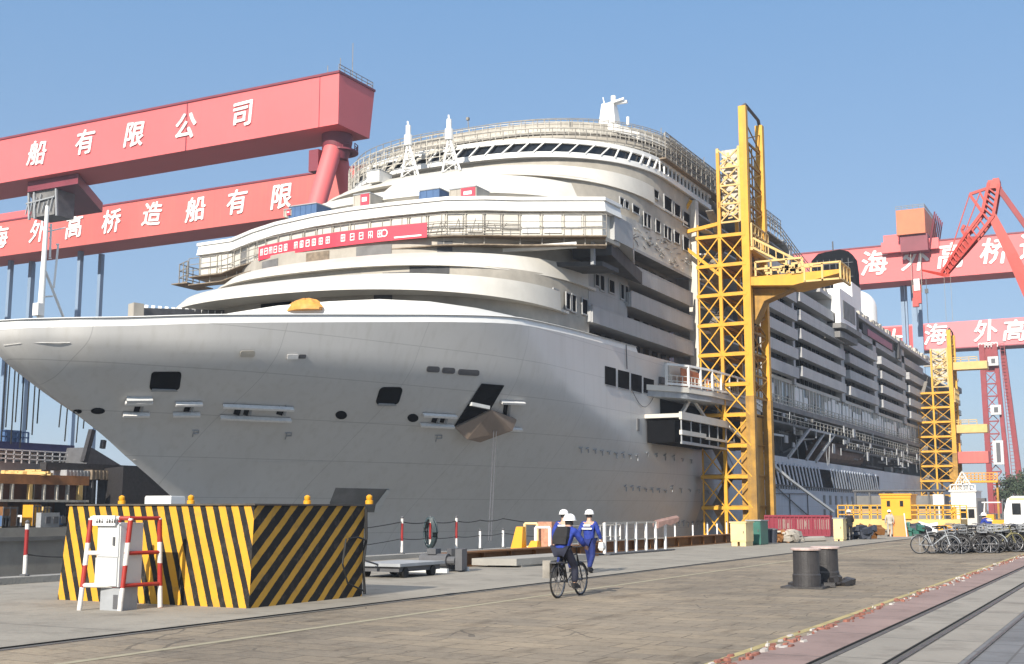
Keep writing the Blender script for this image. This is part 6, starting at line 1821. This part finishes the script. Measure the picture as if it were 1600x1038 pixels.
# orange sheeting board and equipment rows near the cabins
q = G(1404, 838.5); t = thing('orange_board', 'orange sheeted stand beside the person in pale overalls', 'stand', (q.x, q.y, 0))
part(MB().loft([[(q.x - .6, q.y, 0), (q.x + .6, q.y, 0), (q.x + .6, q.y + .5, 0), (q.x - .6, q.y + .5, 0)], [(q.x - .4, q.y + .1, 1.4), (q.x + .4, q.y + .1, 1.4), (q.x + .4, q.y + .4, 1.4), (q.x - .4, q.y + .4, 1.4)]]), 'sheet', 'orange', t)
part(MB().tube((q.x - .5, q.y - .02, 0), (q.x - .4, q.y + .06, 1.55), .04, 6).tube((q.x + .55, q.y - .02, 0), (q.x + .42, q.y + .06, 1.55), .04, 6), 'leg', 'whitep', t)
for i, (px, py, m, lb) in enumerate(((1345, 843, 'bin', 'dark equipment pile right behind the man in black'), (1362, 842, 'rust', 'rusty fittings pile right of the dark equipment pile'), (1424, 838, 'green', 'dark green gear pile right of the orange stand'), (1438, 838, 'bin', 'black gear pile at the left end of the bicycles'), (1449, 833, 'whitep', 'white sacks piled behind the bicycles'))):
    q = G(px, py); mb = MB()
    for k in range(14): mb.cbox((q.x + rr.uniform(-.6, .6), q.y + rr.uniform(0, 1), rr.uniform(.1, .75)), (rr.uniform(.2, .6), rr.uniform(.2, .5), rr.uniform(.15, .4)), rr.uniform(0, 3), rr.uniform(-.4, .4), rr.uniform(-.4, .4))
    tag(mb.build('gear_pile', m), lb, 'gear pile')

# ------------------------------------------------------------------ far quay at the left
XF = -107.0
def fbox(mb, px0, px1, pyt, pyb, X, dep, zmin=None):
    a, b = PX(px0, pyb, X), PX(px1, pyb, X)
    zt = PX((px0 + px1) / 2, pyt, X).z; zb = PX((px0 + px1) / 2, pyb, X).z
    return mb.box(X - dep, X, a.y, b.y, zb if zmin is None else zmin, zt)
def fpt(px, py, X=XF): return PX(px, py, X)
t = thing('ship_section', 'orange brown steel ship section with upright ribs on the far quay', 'ship section', (XF, fpt(70, 780).y, 0))
a, b = fpt(-30, 782), fpt(138, 782); z0, z1, z2 = fpt(60, 781).z, fpt(60, 757).z, fpt(60, 742).z
mo = mat('section_brown', (.16, .065, .03), .75, .35, .5)
part(MB().box(XF - 14, XF - 1.2, a.y, b.y, z0, z1), 'inner_plate', mo, t)
part(MB().box(XF - 14, XF, a.y, b.y, z1, z2), 'deck_plate', mat('section_orange', (.34, .14, .045), .7, .4, .6), t)
part(MB().box(XF - 14, XF + .1, a.y, b.y, z0 - .25, z0), 'bottom_plate', 'scaf_l', t)
for px in (3, 20, 47, 52, 70, 90, 107, 124): 
    y = fpt(px, 770).y; part(MB().box(XF - .4, XF, y - .1, y + (.5 if px in (47, 124) else .12), z0, z1), 'rib', 'yellow_pale' if px in (47, 124) else 'scaf_l', t)
mb = MB()
for k in range(40): mb.cbox((XF - R.uniform(0, 6), R.uniform(a.y + 8, fpt(70, 742).y), z2 + R.uniform(0, .35)), (R.uniform(.3, 1.2), R.uniform(.4, 2), R.uniform(.15, .6)), R.uniform(0, 3))
part(mb, 'loose_fittings', 'yellow_pale', t)
for y in (a.y + 3, (a.y + b.y) / 2, b.y - 1): part(MB().box(XF - 8, XF - 1, y, y + 1.2, 0, z0 - .25), 'support_stool', 'rust', t)
t = thing('moored_ferry', 'dark blue and white ferry superstructure beyond the far quay', 'ferry', (XF - 14, fpt(60, 720).y, 0))
XG = XF - 10
mb = MB(); fbox(mb, -30, 116, 692, 706, XG, 9); part(mb, 'roof_canopy', mat('canopy_navy', (.025, .03, .10), .5, .2, .5), t)
mb = MB(); fbox(mb, -30, 126, 706, 722, XG - 1, 8); part(mb, 'upper_deck', 'white', t)
mb = MB(); fbox(mb, -30, 90, 722, 741, XG - .5, 9, 0); part(mb, 'lower_hull', 'grey', t)
mb = MB(); fbox(mb, 70, 150, 724, 760, XG - 1.5, 9, 0); part(mb, 'stern_block', 'dkgrey', t)
a, b = fpt(-20, 722, XG), fpt(124, 722, XG)
part(MB().rail([(XG + .3, a.y, a.z), (XG + .3, b.y, a.z)], 0, 1.5, 1.1, .07, (1, .66, .33)), 'deck_railing', 'whitep', t)
for px0, px1, m in ((4, 11, 'black'), (33, 46, 'recess_mid'), (62, 68, 'dkgrey'), (80, 90, 'dkgrey')):
    mb = MB(); fbox(mb, px0, px1, 709, 720, XG - .9, .2); part(mb, 'deck_opening', m, t)
ant = MB(); q = fpt(30, 692, XG); ant.tube((XG - 3, q.y, q.z), (XG - 3, q.y, fpt(30, 675, XG).z), .12).cbox((XG - 3, q.y + 1, q.z + .8), (1.5, 2.4, 1.6)).rail([(XG - 2, q.y - 1, q.z), (XG - 2, q.y + 3, q.z)], 0, 1.4, .8, .08)
part(ant, 'mast_frame', 'bluecont', t)
t = thing('freight_container', 'grey ribbed freight container on the far quay, left of the bow', 'container', (XF, fpt(150, 750).y, 0), 'containers on the far quay')
def container(px0, px1, pyt, pyb, X, m, t):
    mb = MB(); fbox(mb, px0, px1, pyt, pyb, X, 2.6); part(mb, 'container_shell', m, t)
    a, b = fpt(px0, pyb, X), fpt(px1, pyb, X); zt = fpt((px0 + px1) / 2, pyt, X).z; zb = fpt((px0 + px1) / 2, pyb, X).z
    mb = MB(); n = int((b.y - a.y) / .5)
    for k in range(n + 1): y = a.y + (b.y - a.y) * k / n; mb.box(X, X + .09, y - .1, y + .1, zb + .05, zt - .05)
    part(mb, 'container_rib', m, t)
    for y in (a.y + .3, b.y - .6): part(MB().box(X - 2, X - .3, y, y + .3, 0, zb), 'stand', 'dkgrey', t)
container(104, 142, 735, 749, XF - 2, 'grey', t)
t = thing('freight_container', 'brownish grey ribbed freight container nearest the bow on the far quay', 'container', (XF, fpt(160, 750).y, 0), 'containers on the far quay')
container(144, 178, 735, 750, XF - 1.6, 'plank', t)
t = thing('loading_beam', 'long black overhead loading beam on posts behind the containers', 'beam', (XF - 4, fpt(140, 730).y, 0))
a, b = fpt(72, 729, XF - 3), fpt(224, 729, XF - 3)
part(MB().box(XF - 4, XF - 3, a.y, b.y, a.z - .4, a.z + .5), 'beam_span', 'iron', t)
for px in (76, 98, 150, 184, 216): 
    y = fpt(px, 740, XF - 3).y; part(MB().box(XF - 3.8, XF - 3.3, y, y + .4, 0, a.z - .4), 'beam_post', 'dkgrey', t)
t = thing('truss_tower', 'grey lattice truss tower beside the dark hull plate at the bow', 'truss', (XF - 1, fpt(195, 750).y, 0))
mb = MB(); ya, yb = fpt(187, 750).y, fpt(205, 750).y; zt = fpt(195, 733).z
for y in (ya, yb): mb.bar((XF, y, 0), (XF, y + .6, zt), .3)
z = .5
while z < zt - 1: mb.bar((XF, ya, z), (XF, yb, z + 1.4), .16).bar((XF, yb, z), (XF, ya, z + 1.4), .16).bar((XF, ya, z), (XF, yb, z), .14); z += 1.4
part(mb, 'truss_frame', 'ltgrey', t)
o = MB().prism([(XF - 3, fpt(190, 790).y), (XF + 4, fpt(190, 790, XF + 4).y), (XF + 4.2, fpt(290, 790, XF + 4).y), (XF - 3, fpt(300, 790).y)], .05, fpt(230, 733).z).build('stored_hull_plate', 'iron')
tag(o, 'black steel hull plate stack standing on the far quay behind the bow', 'plates')
o = MB().loft([[(XF - 6, fpt(135, 726, XF - 6).y, fpt(150, 726, XF - 6).z), (XF - 6, fpt(142, 700, XF - 6).y, fpt(142, 699, XF - 6).z), (XF - 6, fpt(152, 704, XF - 6).y, fpt(142, 704, XF - 6).z), (XF - 6, fpt(190, 726, XF - 6).y, fpt(150, 726, XF - 6).z)],
               [(XF - 12, fpt(135, 726, XF - 6).y, fpt(150, 726, XF - 6).z), (XF - 12, fpt(142, 700, XF - 6).y, fpt(142, 699, XF - 6).z), (XF - 12, fpt(152, 704, XF - 6).y, fpt(142, 704, XF - 6).z), (XF - 12, fpt(190, 726, XF - 6).y, fpt(150, 726, XF - 6).z)]]).build('sloped_ramp', 'dkgrey')
tag(o, 'dark grey sloped ramp top rising behind the overhead beam', 'ramp')
o = MB().bar(fpt(131, 722, XF - 5), fpt(144, 672, XF - 5), .6).bar(fpt(160, 701, XF - 5), fpt(162, 688, XF - 5), .5).build('derrick_post', 'iron')
tag(o, 'black raking derrick post standing left of the bow stem', 'derrick')
for i, (px0, px1, pyt, m, lb) in enumerate(((2, 14, 806, 'bluecont', 'small blue crate at the far left of the far quay'), (18, 30, 808, 'bin', 'small black crate on the far quay, right of the small blue one'), (33, 46, 805, 'whitep', 'white crate on the far quay by the red and white post'), (50, 63, 789, 'yellow_b', 'yellow steel crate under the ship section'), (66, 78, 792, 'yellow_pale', 'pale yellow steel crate right of the yellow one'), (80, 99, 806, 'bluecont', 'long blue crate on the far quay next to the striped barrier'), (3, 26, 792, 'rust', 'rusty low crate under the left end of the ship section'))):
    X_ = -102.6 - (i % 3) * .9
    a, b = fpt(px0, 824, X_), fpt(px1, 824, X_); zt = fpt((px0 + px1) / 2, pyt, X_).z
    t = thing('quay_crate', lb, 'crate', (X_, a.y, 0), 'crates on the far quay')
    part(MB().box(X_ - 1.5, X_, a.y, b.y, .15, zt), 'crate_box', m, t)
    mb = MB()
    for y in (a.y, (a.y + b.y) / 2 - .06, b.y - .12): mb.box(X_ + .001, X_ + .06, y, y + .12, .15, zt)
    mb.box(X_ + .061, X_ + .1, a.y, b.y, zt - .2, zt - .05)
    part(mb, 'crate_batten', 'dkgrey', t); part(MB().box(X_ - 1.4, X_ - .1, a.y + .1, b.y - .1, 0, .15), 'pallet', 'plank', t)
t = thing('quay_wall_box', 'grey electrical box with dark panels on the far dock wall', 'box', (-101, fpt(75, 830, -101).y, 0))
a, b = fpt(64, 832, -101.2), fpt(93, 832, -101.2)
part(MB().box(-102, -101.3, a.y, b.y, 0, 1.5), 'box_body', 'grey', t)
for k in range(3): part(MB().box(-101.3, -101.22, a.y + .6 + k * 1.0, a.y + 1.2 + k * 1.0, .4, 1.1), 'box_panel', 'dkgrey', t)
# distant trees
def tree(x, y, h, seed, label):
    r_ = random.Random(seed)
    t = thing('broadleaf_tree', label, 'tree', (x, y, 0), 'trees beyond the stern')
    tr = MB(); tr.tube((x, y, 0), (x, y, h * .5), .30, 8, 0, .18)
    lim = []
    for k in range(6):
        a_ = k * 1.05 + r_.random(); e = Vector((x + cos(a_) * h * .22, y + sin(a_) * h * .22, h * r_.uniform(.55, .8)))
        tr.tube((x, y, h * r_.uniform(.25, .45)), e, .11, 6, 0, .05); lim.append(e)
    part(tr, 'trunk', 'bark', t)
    cr_ = MB()
    lim += [Vector((x + r_.uniform(-.1, .1) * h, y + r_.uniform(-.1, .1) * h, h * r_.uniform(.7, .88))) for _ in range(4)]
    for e in lim:
        rad = h * r_.uniform(.12, .2)
        for _ in range(110):
            d_ = Vector((r_.gauss(0, .5), r_.gauss(0, .5), r_.gauss(0, .42))) * rad + e
            s_ = r_.uniform(.16, .42); u = Vector((r_.gauss(0, 1), r_.gauss(0, 1), r_.gauss(0, 1))).normalized(); v = u.orthogonal().normalized()
            cr_.add([d_ - u * s_, d_ + v * s_ * .6, d_ + u * s_, d_ - v * s_ * .6], [(0, 1, 2, 3)])
    part(cr_, 'crown', 'leaf', t)
for i, (px, Y, h, lb) in enumerate(((1586, 300, 9.5, 'dark tree at the right edge beyond the red crane leg'), (1600, 330, 12, 'taller dark tree touching the right edge of the photo'), (1572, 345, 8, 'small dark tree close to the foot of the red crane leg'), (1612, 290, 9, 'dark tree just cut off by the right edge'), (1512, 400, 9, 'low tree seen between the far tower and the red crane leg'))):
    q = PY(px, 797, Y); tree(q.x, Y, h, i + 3, lb)

# ------------------------------------------------------------------ bicycles
def bicycle(name, label, frame_m, group, basket=True, loc=(0, 0, 0), rz=0, fine=True):
    """bike standing on the ground, heading +Y, origin at the rear wheel contact"""
    t = thing(name, label, 'bicycle', (0, 0, 0), group)
    rw, wb = .33, 1.06
    for y0 in (0, wb):
        wm = MB()
        for k in range(14 if fine else 8):
            a_ = 2 * pi * k / (14 if fine else 8); wm.bar((R.choice((-.03, .03)), y0, rw), (0, y0 + cos(a_) * .29, rw + sin(a_) * .29), .006 if fine else .010)
        wm.path([(0, y0 + .295 * cos(2 * pi * k / 28), rw + .295 * sin(2 * pi * k / 28)) for k in range(28)], .012, 5, closed=True)
        wm.tube((-.05, y0, rw), (.05, y0, rw), .025, 8)
        wo = part(wm, 'wheel', 'chrome', t)
        part(MB().path([(0, y0 + .317 * cos(2 * pi * k / 28), rw + .317 * sin(2 * pi * k / 28)) for k in range(28)], .021, 6, closed=True), 'tyre', 'rubber', wo, True)
        part(MB().path([(0, y0 + .352 * cos(a_ * .26 + .2), rw + .352 * sin(a_ * .26 + .2)) for a_ in range(10)], .022, 4), 'mudguard', frame_m, t)
    bb, st, hd, hb_ = (0, .44, .30), (0, .27, .78), (0, .90, .86), (0, .93, .74)
    f = MB()
    for p_, q_, r_ in ((bb, st, .017), (bb, (0, .92, .70), .019), (st, hd, .015), ((0, .30, .70), (.06, 0, rw), .009), ((0, .30, .70), (-.06, 0, rw), .009), (bb, (.06, 0, rw), .01), (bb, (-.06, 0, rw), .01), (hd, (.05, wb, rw), .012), (hd, (-.05, wb, rw), .012), (hd, (0, .87, 1.0), .013), (st, (0, .25, .90), .013)):
        f.tube(p_, q_, r_, 7)
    part(f, 'frame', frame_m, t, True)
    part(MB().loft([[(-.10, .12, .90), (.10, .12, .90), (.10, .12, .96), (-.10, .12, .96)], [(-.06, .28, .91), (.06, .28, .91), (.06, .28, .96), (-.06, .28, .96)], [(-.02, .40, .92), (.02, .40, .92), (.02, .40, .95), (-.02, .40, .95)]]), 'saddle', 'rubber', t)
    part(MB().path([(-.29, .74, 1.02), (-.24, .84, 1.03), (0, .88, 1.0), (.24, .84, 1.03), (.29, .74, 1.02)], .013, 6), 'handlebar', 'chrome', t)
    part(MB().box(-.07, .07, -.22, .22, .70, .72).bar((-.06, -.1, .70), (-.06, 0, rw), .012).bar((.06, -.1, .70), (.06, 0, rw), .012), 'carrier', 'dkgrey', t)
    ck = MB().path([(.07, .44 + .09 * cos(2 * pi * k / 14), .30 + .09 * sin(2 * pi * k / 14)) for k in range(14)], .012, 4, closed=True)
    ck.tube((.07, .44, .30), (.10, .44 + .10, .17), .01, 5).tube((-.07, .44, .30), (-.10, .44 - .10, .43), .01, 5).cbox((.14, .54, .17), (.09, .07, .02)).cbox((-.14, .34, .43), (.09, .07, .02))
    part(ck, 'crankset', 'chrome', t)
    if basket:
        bk_ = MB()
        for z in (.78, .90, 1.0):
            bk_.path([(-.17, 1.0, z), (.17, 1.0, z), (.15, 1.27, z), (-.15, 1.27, z)], .008, 4, closed=True)
        for k in range(6):
            x = -.16 + .064 * k; bk_.bar((x, 1.0, .78), (x, 1.0, 1.0), .008); bk_.bar((x * .9, 1.27, .78), (x * .9, 1.27, 1.0), .008)
        bk_.box(-.15, .15, 1.01, 1.26, .775, .785)
        part(bk_, 'basket', 'grey', t)
    t.location = loc; t.rotation_euler = (0, 0, rz)
    return t
rb_loc = G(868, 935)
bicycle('ridden_bicycle', 'black bicycle ridden by the worker with the white helmet', 'iron', None, False, (rb_loc.x + .05, rb_loc.y, .004), -.03)
M['bk_silver'] = mat('bike_silver', (.36, .38, .40), .4, .1, 4, metal=.3)
M['bk_olive'] = mat('bike_olive', (.20, .18, .08), .5, .2, 4)
grp = 'bicycles parked in a cluster on the road'
protos = [bicycle('parked_bicycle', '', 'bk_silver', grp, True, fine=False), bicycle('parked_bicycle', '', 'iron', grp, True, fine=False), bicycle('parked_bicycle', '', 'bk_olive', grp, False, fine=False)]
cnames = ['silver', 'black', 'olive']
ords = ['first', 'second', 'third', 'fourth', 'fifth', 'sixth', 'seventh', 'eighth', 'ninth', 'tenth', 'eleventh', 'twelfth', 'thirteenth', 'fourteenth']
used = [False] * 3; rr = random.Random(21)
spots = []
for row, (dx, dy) in enumerate(((0, 0), (.3, 1.1), (.5, 2.4), (.9, 3.8))):
    n = (14, 13, 13, 12)[row]
    for k in range(n):
        f_ = k / (n - 1)
        spots.append((row, k, -8.35 + dx + (3.9) * f_ + rr.uniform(-.1, .1), 52.4 + dy + 6.6 * f_ + rr.uniform(-.15, .15)))
for row, k, x, y in spots:
    c = [0, 1, 0, 1, 1, 0, 1, 2, 1, 1, 2, 1, 1, 1][k] if row == 0 else rr.choice((0, 1, 1, 1, 2))
    rz = -1.1 + rr.uniform(-.8, .75); sc_k = rr.uniform(1.08, 1.18)
    if row == 0 and k in (1, 4): rz = -1.45
    lb = '%s parked bicycle, %s from the left in the %s row of the cluster' % (cnames[c], ords[k], ('front', 'second', 'third', 'back')[row])
    if not used[c]:
        o = protos[c]; o.location = (x, y, .004); o.rotation_euler = (0, rr.uniform(-.07, .07), rz); o['label'] = lb; used[c] = True; o.scale = (sc_k,) * 3
    else:
        o = dup(protos[c], (x, y, .004), rz, lb, sc_k); o.rotation_euler = (0, rr.uniform(-.07, .07), rz)

# ------------------------------------------------------------------ people
def skin(verts, edges, rad, root, subs=2):
    me = bpy.data.meshes.new('body'); me.from_pydata(verts, edges, []); me.update()
    o = bpy.data.objects.new('body', me); COL.objects.link(o)
    md = o.modifiers.new('skin', 'SKIN'); md.use_smooth_shade = True; md.branch_smoothing = .3
    if not me.skin_vertices: me.attributes.new('skin', 'FLOAT', 'POINT')
    for i, sv in enumerate(me.skin_vertices[0].data):
        r_ = rad[i]; sv.radius = r_ if isinstance(r_, tuple) else (r_, r_); sv.use_root = (i == root)
    sb = o.modifiers.new('sub', 'SUBSURF'); sb.levels = subs; sb.render_levels = subs
    dg = bpy.context.evaluated_depsgraph_get()
    m2 = bpy.data.meshes.new_from_object(o.evaluated_get(dg))
    mb = MB(); mb.add([v.co.copy() for v in m2.vertices], [tuple(p.vertices) for p in m2.polygons])
    bpy.data.objects.remove(o); bpy.data.meshes.remove(me); bpy.data.meshes.remove(m2)
    return mb
class Gr:
    def __init__(s): s.v = []; s.e = []; s.r = []
    def a(s, p, r, link=None):
        s.v.append(tuple(p)); s.r.append(r)
        if link is not None: s.e.append((link, len(s.v) - 1))
        return len(s.v) - 1
def person(label, loc, rz, J, top='blue', legs='navy', helmet=True, group='workers on the quay', stripes=True):
    """J: joints in metres, x right, y forward, z up"""
    V3 = Vector
    t = thing('person', label, 'person', loc, group, rz)
    add = lambda mb, n, m, par=t, sm=True: mb.build(n, m, par, sm)
    j = {k: V3(v) for k, v in J.items()}
    # body: one surface with neck, head, arms, hands with fingers, legs and feet
    g = Gr()
    pel = g.a(j['pelvis'], (.14, .10)); sp = g.a(j['waist'], (.13, .095), pel); ch = g.a(j['chest'], (.155, .11), sp)
    nk = g.a(j['neck'], .058, ch); hd0 = g.a(j['head'] - (j['head'] - j['neck']).normalized() * .045, .075, nk)
    hd1 = g.a(j['head'] + V3((0, .01, .05)), (.078, .092), hd0); hd2 = g.a(j['head'] + V3((0, -.005, .115)), .06, hd1)
    g.a(j['head'] + V3((0, .105, .0)), .014, hd1)
    for s_ in (-1, 1): g.a(j['head'] + V3((s_ * .086, -.005, .01)), (.012, .024), hd1)
    for s_ in ('l', 'r'):
        sh = g.a(j['sh' + s_], .062, ch); el = g.a(j['el' + s_], .043, sh); wr_ = g.a(j['wr' + s_], .029, el)
        fd = (j['wr' + s_] - j['el' + s_]).normalized(); side = fd.cross(V3((0, 1, 0)) if abs(fd.y) < .7 else V3((0, 0, 1))).normalized()
        curl = side.cross(fd)
        pm_ = g.a(j['wr' + s_] + fd * .07, (.036, .018), wr_)
        for q_, (off, ln) in enumerate(((-.030, .062), (-.010, .075), (.010, .070), (.030, .055))):
            k0 = j['wr' + s_] + fd * .10 + curl * off
            f0 = g.a(k0, .010, pm_); f1 = g.a(k0 + fd * ln * .55 + side * .012, .009, f0); g.a(k0 + fd * ln * .85 + side * .035, .008, f1)
        th0 = g.a(j['wr' + s_] + fd * .035 - curl * .032, .011, pm_); g.a(j['wr' + s_] + fd * .075 - curl * .055, .009, th0)
        hp = g.a(j['hp' + s_], .088, pel); kn = g.a(j['kn' + s_], .056, hp); an_ = g.a(j['an' + s_], .042, kn)
        ft = V3(j['toe' + s_]); g.a(j['an' + s_] + (ft - j['an' + s_]) * .55, (.042, .035), an_); 
    body = add(skin(g.v, g.e, g.r, pel, 1), 'body', 'skin')
    # jacket
    g = Gr()
    hem = g.a(j['pelvis'] + (j['waist'] - j['pelvis']) * -.35, (.185, .145)); wa = g.a(j['waist'], (.185, .14), hem); ch = g.a(j['chest'], (.195, .145), wa); co = g.a(j['neck'] - (j['neck'] - j['chest']) * .12, .085, ch)
    for s_ in ('l', 'r'):
        sh = g.a(j['sh' + s_], .088, ch); el = g.a(j['el' + s_], .068, sh); g.a(j['wr' + s_], .05, el)
    add(skin(g.v, g.e, g.r, wa, 2), 'jacket', top)
    g = Gr()
    pe = g.a(j['pelvis'], (.165, .13))
    for s_ in ('l', 'r'):
        hp = g.a(j['hp' + s_], .112, pe); kn = g.a(j['kn' + s_], .085, hp); g.a(j['an' + s_] + V3((0, 0, .02)), .072, kn)
    add(skin(g.v, g.e, g.r, pe, 2), 'trousers', legs)
    for s_ in ('l', 'r'):
        a_, b_ = j['an' + s_], V3(j['toe' + s_]); d_ = (b_ - a_); d_.z = 0; d_.normalize(); sd = V3((d_.y, -d_.x, 0))
        hz = a_.z - .075; rings = []
        tz = b_.z - .03
        for f_, wd, h_ in ((-.07, .036, .075), (0, .045, .12), (.08, .047, .085), (.15, .045, .06), (.20, .03, .045)):
            c = a_ + d_ * f_; z = hz + (tz - hz) * max(0, f_) / .2
            rings.append([(c.x - sd.x * wd, c.y - sd.y * wd, z), (c.x + sd.x * wd, c.y + sd.y * wd, z), (c.x + sd.x * wd * .8, c.y + sd.y * wd * .8, z + h_), (c.x - sd.x * wd * .8, c.y - sd.y * wd * .8, z + h_)])
        add(MB().loft(rings), 'boot', 'darkcloth')
    hc_ = j['head'] + V3((0, 0, .055))
    if helmet:
        prof = [(.150, 0), (.152, .012), (.128, .016), (.128, .05), (.112, .095), (.075, .128), (.02, .142)]
        hb_ = MB().lathe(prof, tuple(hc_), 22)
        hb_.cbox(tuple(hc_ + V3((0, .15, .006))), (.16, .09, .012)); hb_.cbox(tuple(hc_ + V3((0, 0, .14))), (.03, .18, .012))
        add(hb_, 'helmet', 'helmet')
    add(MB().lathe([(.083, -.05), (.088, 0), (.088, .03), (.07, .05)], tuple(j['head'] + V3((0, -.014, .02))), 16), 'hair', 'darkcloth')
    if stripes:
        up = (j['chest'] - j['waist']).normalized(); bk = up.cross(V3((1, 0, 0))); bk = bk if bk.y < 0 else -bk
        for f_, wd in ((.55, .30), (.95, .22)):
            c = j['waist'].lerp(j['chest'], f_) + bk * (.178 if f_ > .8 else .172); 
            add(MB().bar(c + V3((-wd / 2, 0, 0)), c + V3((wd / 2, 0, 0)), .025, .045), 'reflective_band', 'helmet', t, False)
    return t
stand = dict(pelvis=(0, 0, .95), waist=(0, 0, 1.12), chest=(0, .01, 1.34), neck=(0, .01, 1.49), head=(0, .03, 1.60), shl=(-.19, .01, 1.41), shr=(.19, .01, 1.41), ell=(-.26, -.02, 1.14), elr=(.26, -.02, 1.14), wrl=(-.27, .06, .90), wrr=(.27, .06, .90),
             hpl=(-.10, 0, .90), hpr=(.10, 0, .90), knl=(-.11, .03, .49), knr=(.11, .03, .49), anl=(-.11, 0, .09), anr=(.11, 0, .09), toel=(-.13, .18, .03), toer=(.13, .18, .03))
walk = dict(stand, knl=(-.10, .20, .51), anl=(-.11, .34, .10), toel=(-.12, .53, .06), knr=(.10, .0, .47), anr=(.11, -.30, .13), toer=(.12, -.12, .03), pelvis=(0, 0, .93), hpl=(-.10, .02, .88), hpr=(.10, -.02, .88),
            ell=(-.27, -.10, 1.15), wrl=(-.26, -.12, .91), elr=(.28, .02, 1.15), wrr=(.30, .16, .95))
walk2 = dict(walk, knr=(.10, .20, .51), anr=(.11, .30, .10), toer=(.12, .49, .06), knl=(-.10, .0, .47), anl=(-.11, -.26, .12), toel=(-.12, -.08, .03), elr=(.26, -.10, 1.15), wrr=(.25, -.05, .91))
q = G(921, 895); w1 = person('person in blue work jacket walking away right of the cyclist, carrying a pale bag', (q.x, q.y, 0), .02, walk, 'blue', 'bluetrouser')
bag = MB().loft([[(.25, .12, .86), (.38, .12, .86), (.38, .24, .86), (.25, .24, .86)], [(.23, .1, .70), (.40, .1, .70), (.40, .26, .70), (.23, .26, .70)], [(.27, .13, .62), (.37, .13, .62), (.37, .23, .62), (.27, .23, .62)]])
bg_o = bag.build('hand_bag', 'ltgrey'); bg_o.location = (q.x, q.y, 0); tag(bg_o, 'pale bag hanging from the right hand of the walking worker', 'bag')
q2 = G(881, 896); person('person in blue work jacket and white helmet walking ahead, half hidden behind the cyclist', (q2.x, q2.y, 0), .1, walk2, 'blue', 'bluetrouser')
cyc = dict(pelvis=(0, .20, 1.0), waist=(0, .24, 1.12), chest=(0, .40, 1.30), neck=(0, .50, 1.41), head=(0, .56, 1.50), shl=(-.19, .42, 1.35), shr=(.19, .42, 1.35), ell=(-.30, .52, 1.13), elr=(.30, .52, 1.13), wrl=(-.28, .70, 1.04), wrr=(.28, .70, 1.04),
           hpl=(-.10, .22, .95), hpr=(.10, .22, .95), knl=(-.13, .56, .80), knr=(.13, .54, .60), anl=(-.13, .33, .51), anr=(.14, .50, .26), toel=(-.14, .50, .455), toer=(.15, .68, .195))
cy = person('person in dark work clothes and white helmet riding the black bicycle away along the road', (rb_loc.x + .05, rb_loc.y, .004), -.03, cyc, 'blue', 'navy', stripes=False)
bp_ = MB().loft([[(-.15, .16, 1.08), (.15, .16, 1.08), (.15, .06, 1.08), (-.15, .06, 1.08)], [(-.17, .26, 1.22), (.17, .26, 1.22), (.16, .10, 1.24), (-.16, .10, 1.24)], [(-.13, .36, 1.42), (.13, .36, 1.42), (.12, .24, 1.44), (-.12, .24, 1.44)]])
bo_ = bp_.build('backpack', 'darkcloth'); bo_.location = (rb_loc.x + .05, rb_loc.y, .004); tag(bo_, 'dark backpack worn by the cyclist', 'backpack')
sb_ = MB().cbox((-.17, -.02, .56), (.16, .34, .32)).cbox((-.17, -.02, .735), (.18, .30, .04))
so_ = sb_.build('saddle_bag', 'scaf'); so_.location = (rb_loc.x + .05, rb_loc.y, .004); tag(so_, 'grey bag slung at the left of the rear wheel of the ridden bicycle', 'bag')
q = G(1328, 844); person('person in black clothes and white helmet standing by the small cream cabinet', (q.x, q.y, 0), .6, dict(stand, wrr=(.2, .22, 1.0), wrl=(-.2, .2, 1.0)), 'darkcloth', 'darkcloth', stripes=False)
q = G(1391, 838.5); person('person in pale overalls and white helmet standing by the orange stand', (q.x, q.y, 0), .3, stand, 'cream', 'cream', stripes=False)
q = Vector((-6.6, 61.5, 0))
lean = dict(stand, chest=(0, .16, 1.28), neck=(0, .26, 1.40), head=(0, .33, 1.47), waist=(0, .05, 1.10), shl=(-.19, .18, 1.34), shr=(.19, .18, 1.34), ell=(-.24, .28, 1.08), elr=(.24, .28, 1.08), wrl=(-.2, .42, .92), wrr=(.2, .42, .92))
q = PY(1548, 850, 60.5); person('person in blue work jacket leaning over the parked bicycles', (q.x, 60.5, 0), .9, lean)

# ------------------------------------------------------------------ air
hm = bpy.data.materials.new('haze_air'); hm.use_nodes = True
N, L = hm.node_tree.nodes, hm.node_tree.links
for n_ in list(N):
    if n_.type == 'BSDF_PRINCIPLED': N.remove(n_)
pv = N.new('ShaderNodeVolumePrincipled')
pv.inputs['Color'].default_value = (.80, .88, 1.0, 1)
pv.inputs['Density'].default_value = .00028
pv.inputs['Anisotropy'].default_value = .2
L.new(pv.outputs[0], N['Material Output'].inputs['Volume'])
hz_o = MB().box(-FAR - 20, FAR + 20, -330, FAR + 20, DZ - 1, 92).build('haze', hm)
hz_o['kind'] = 'stuff'
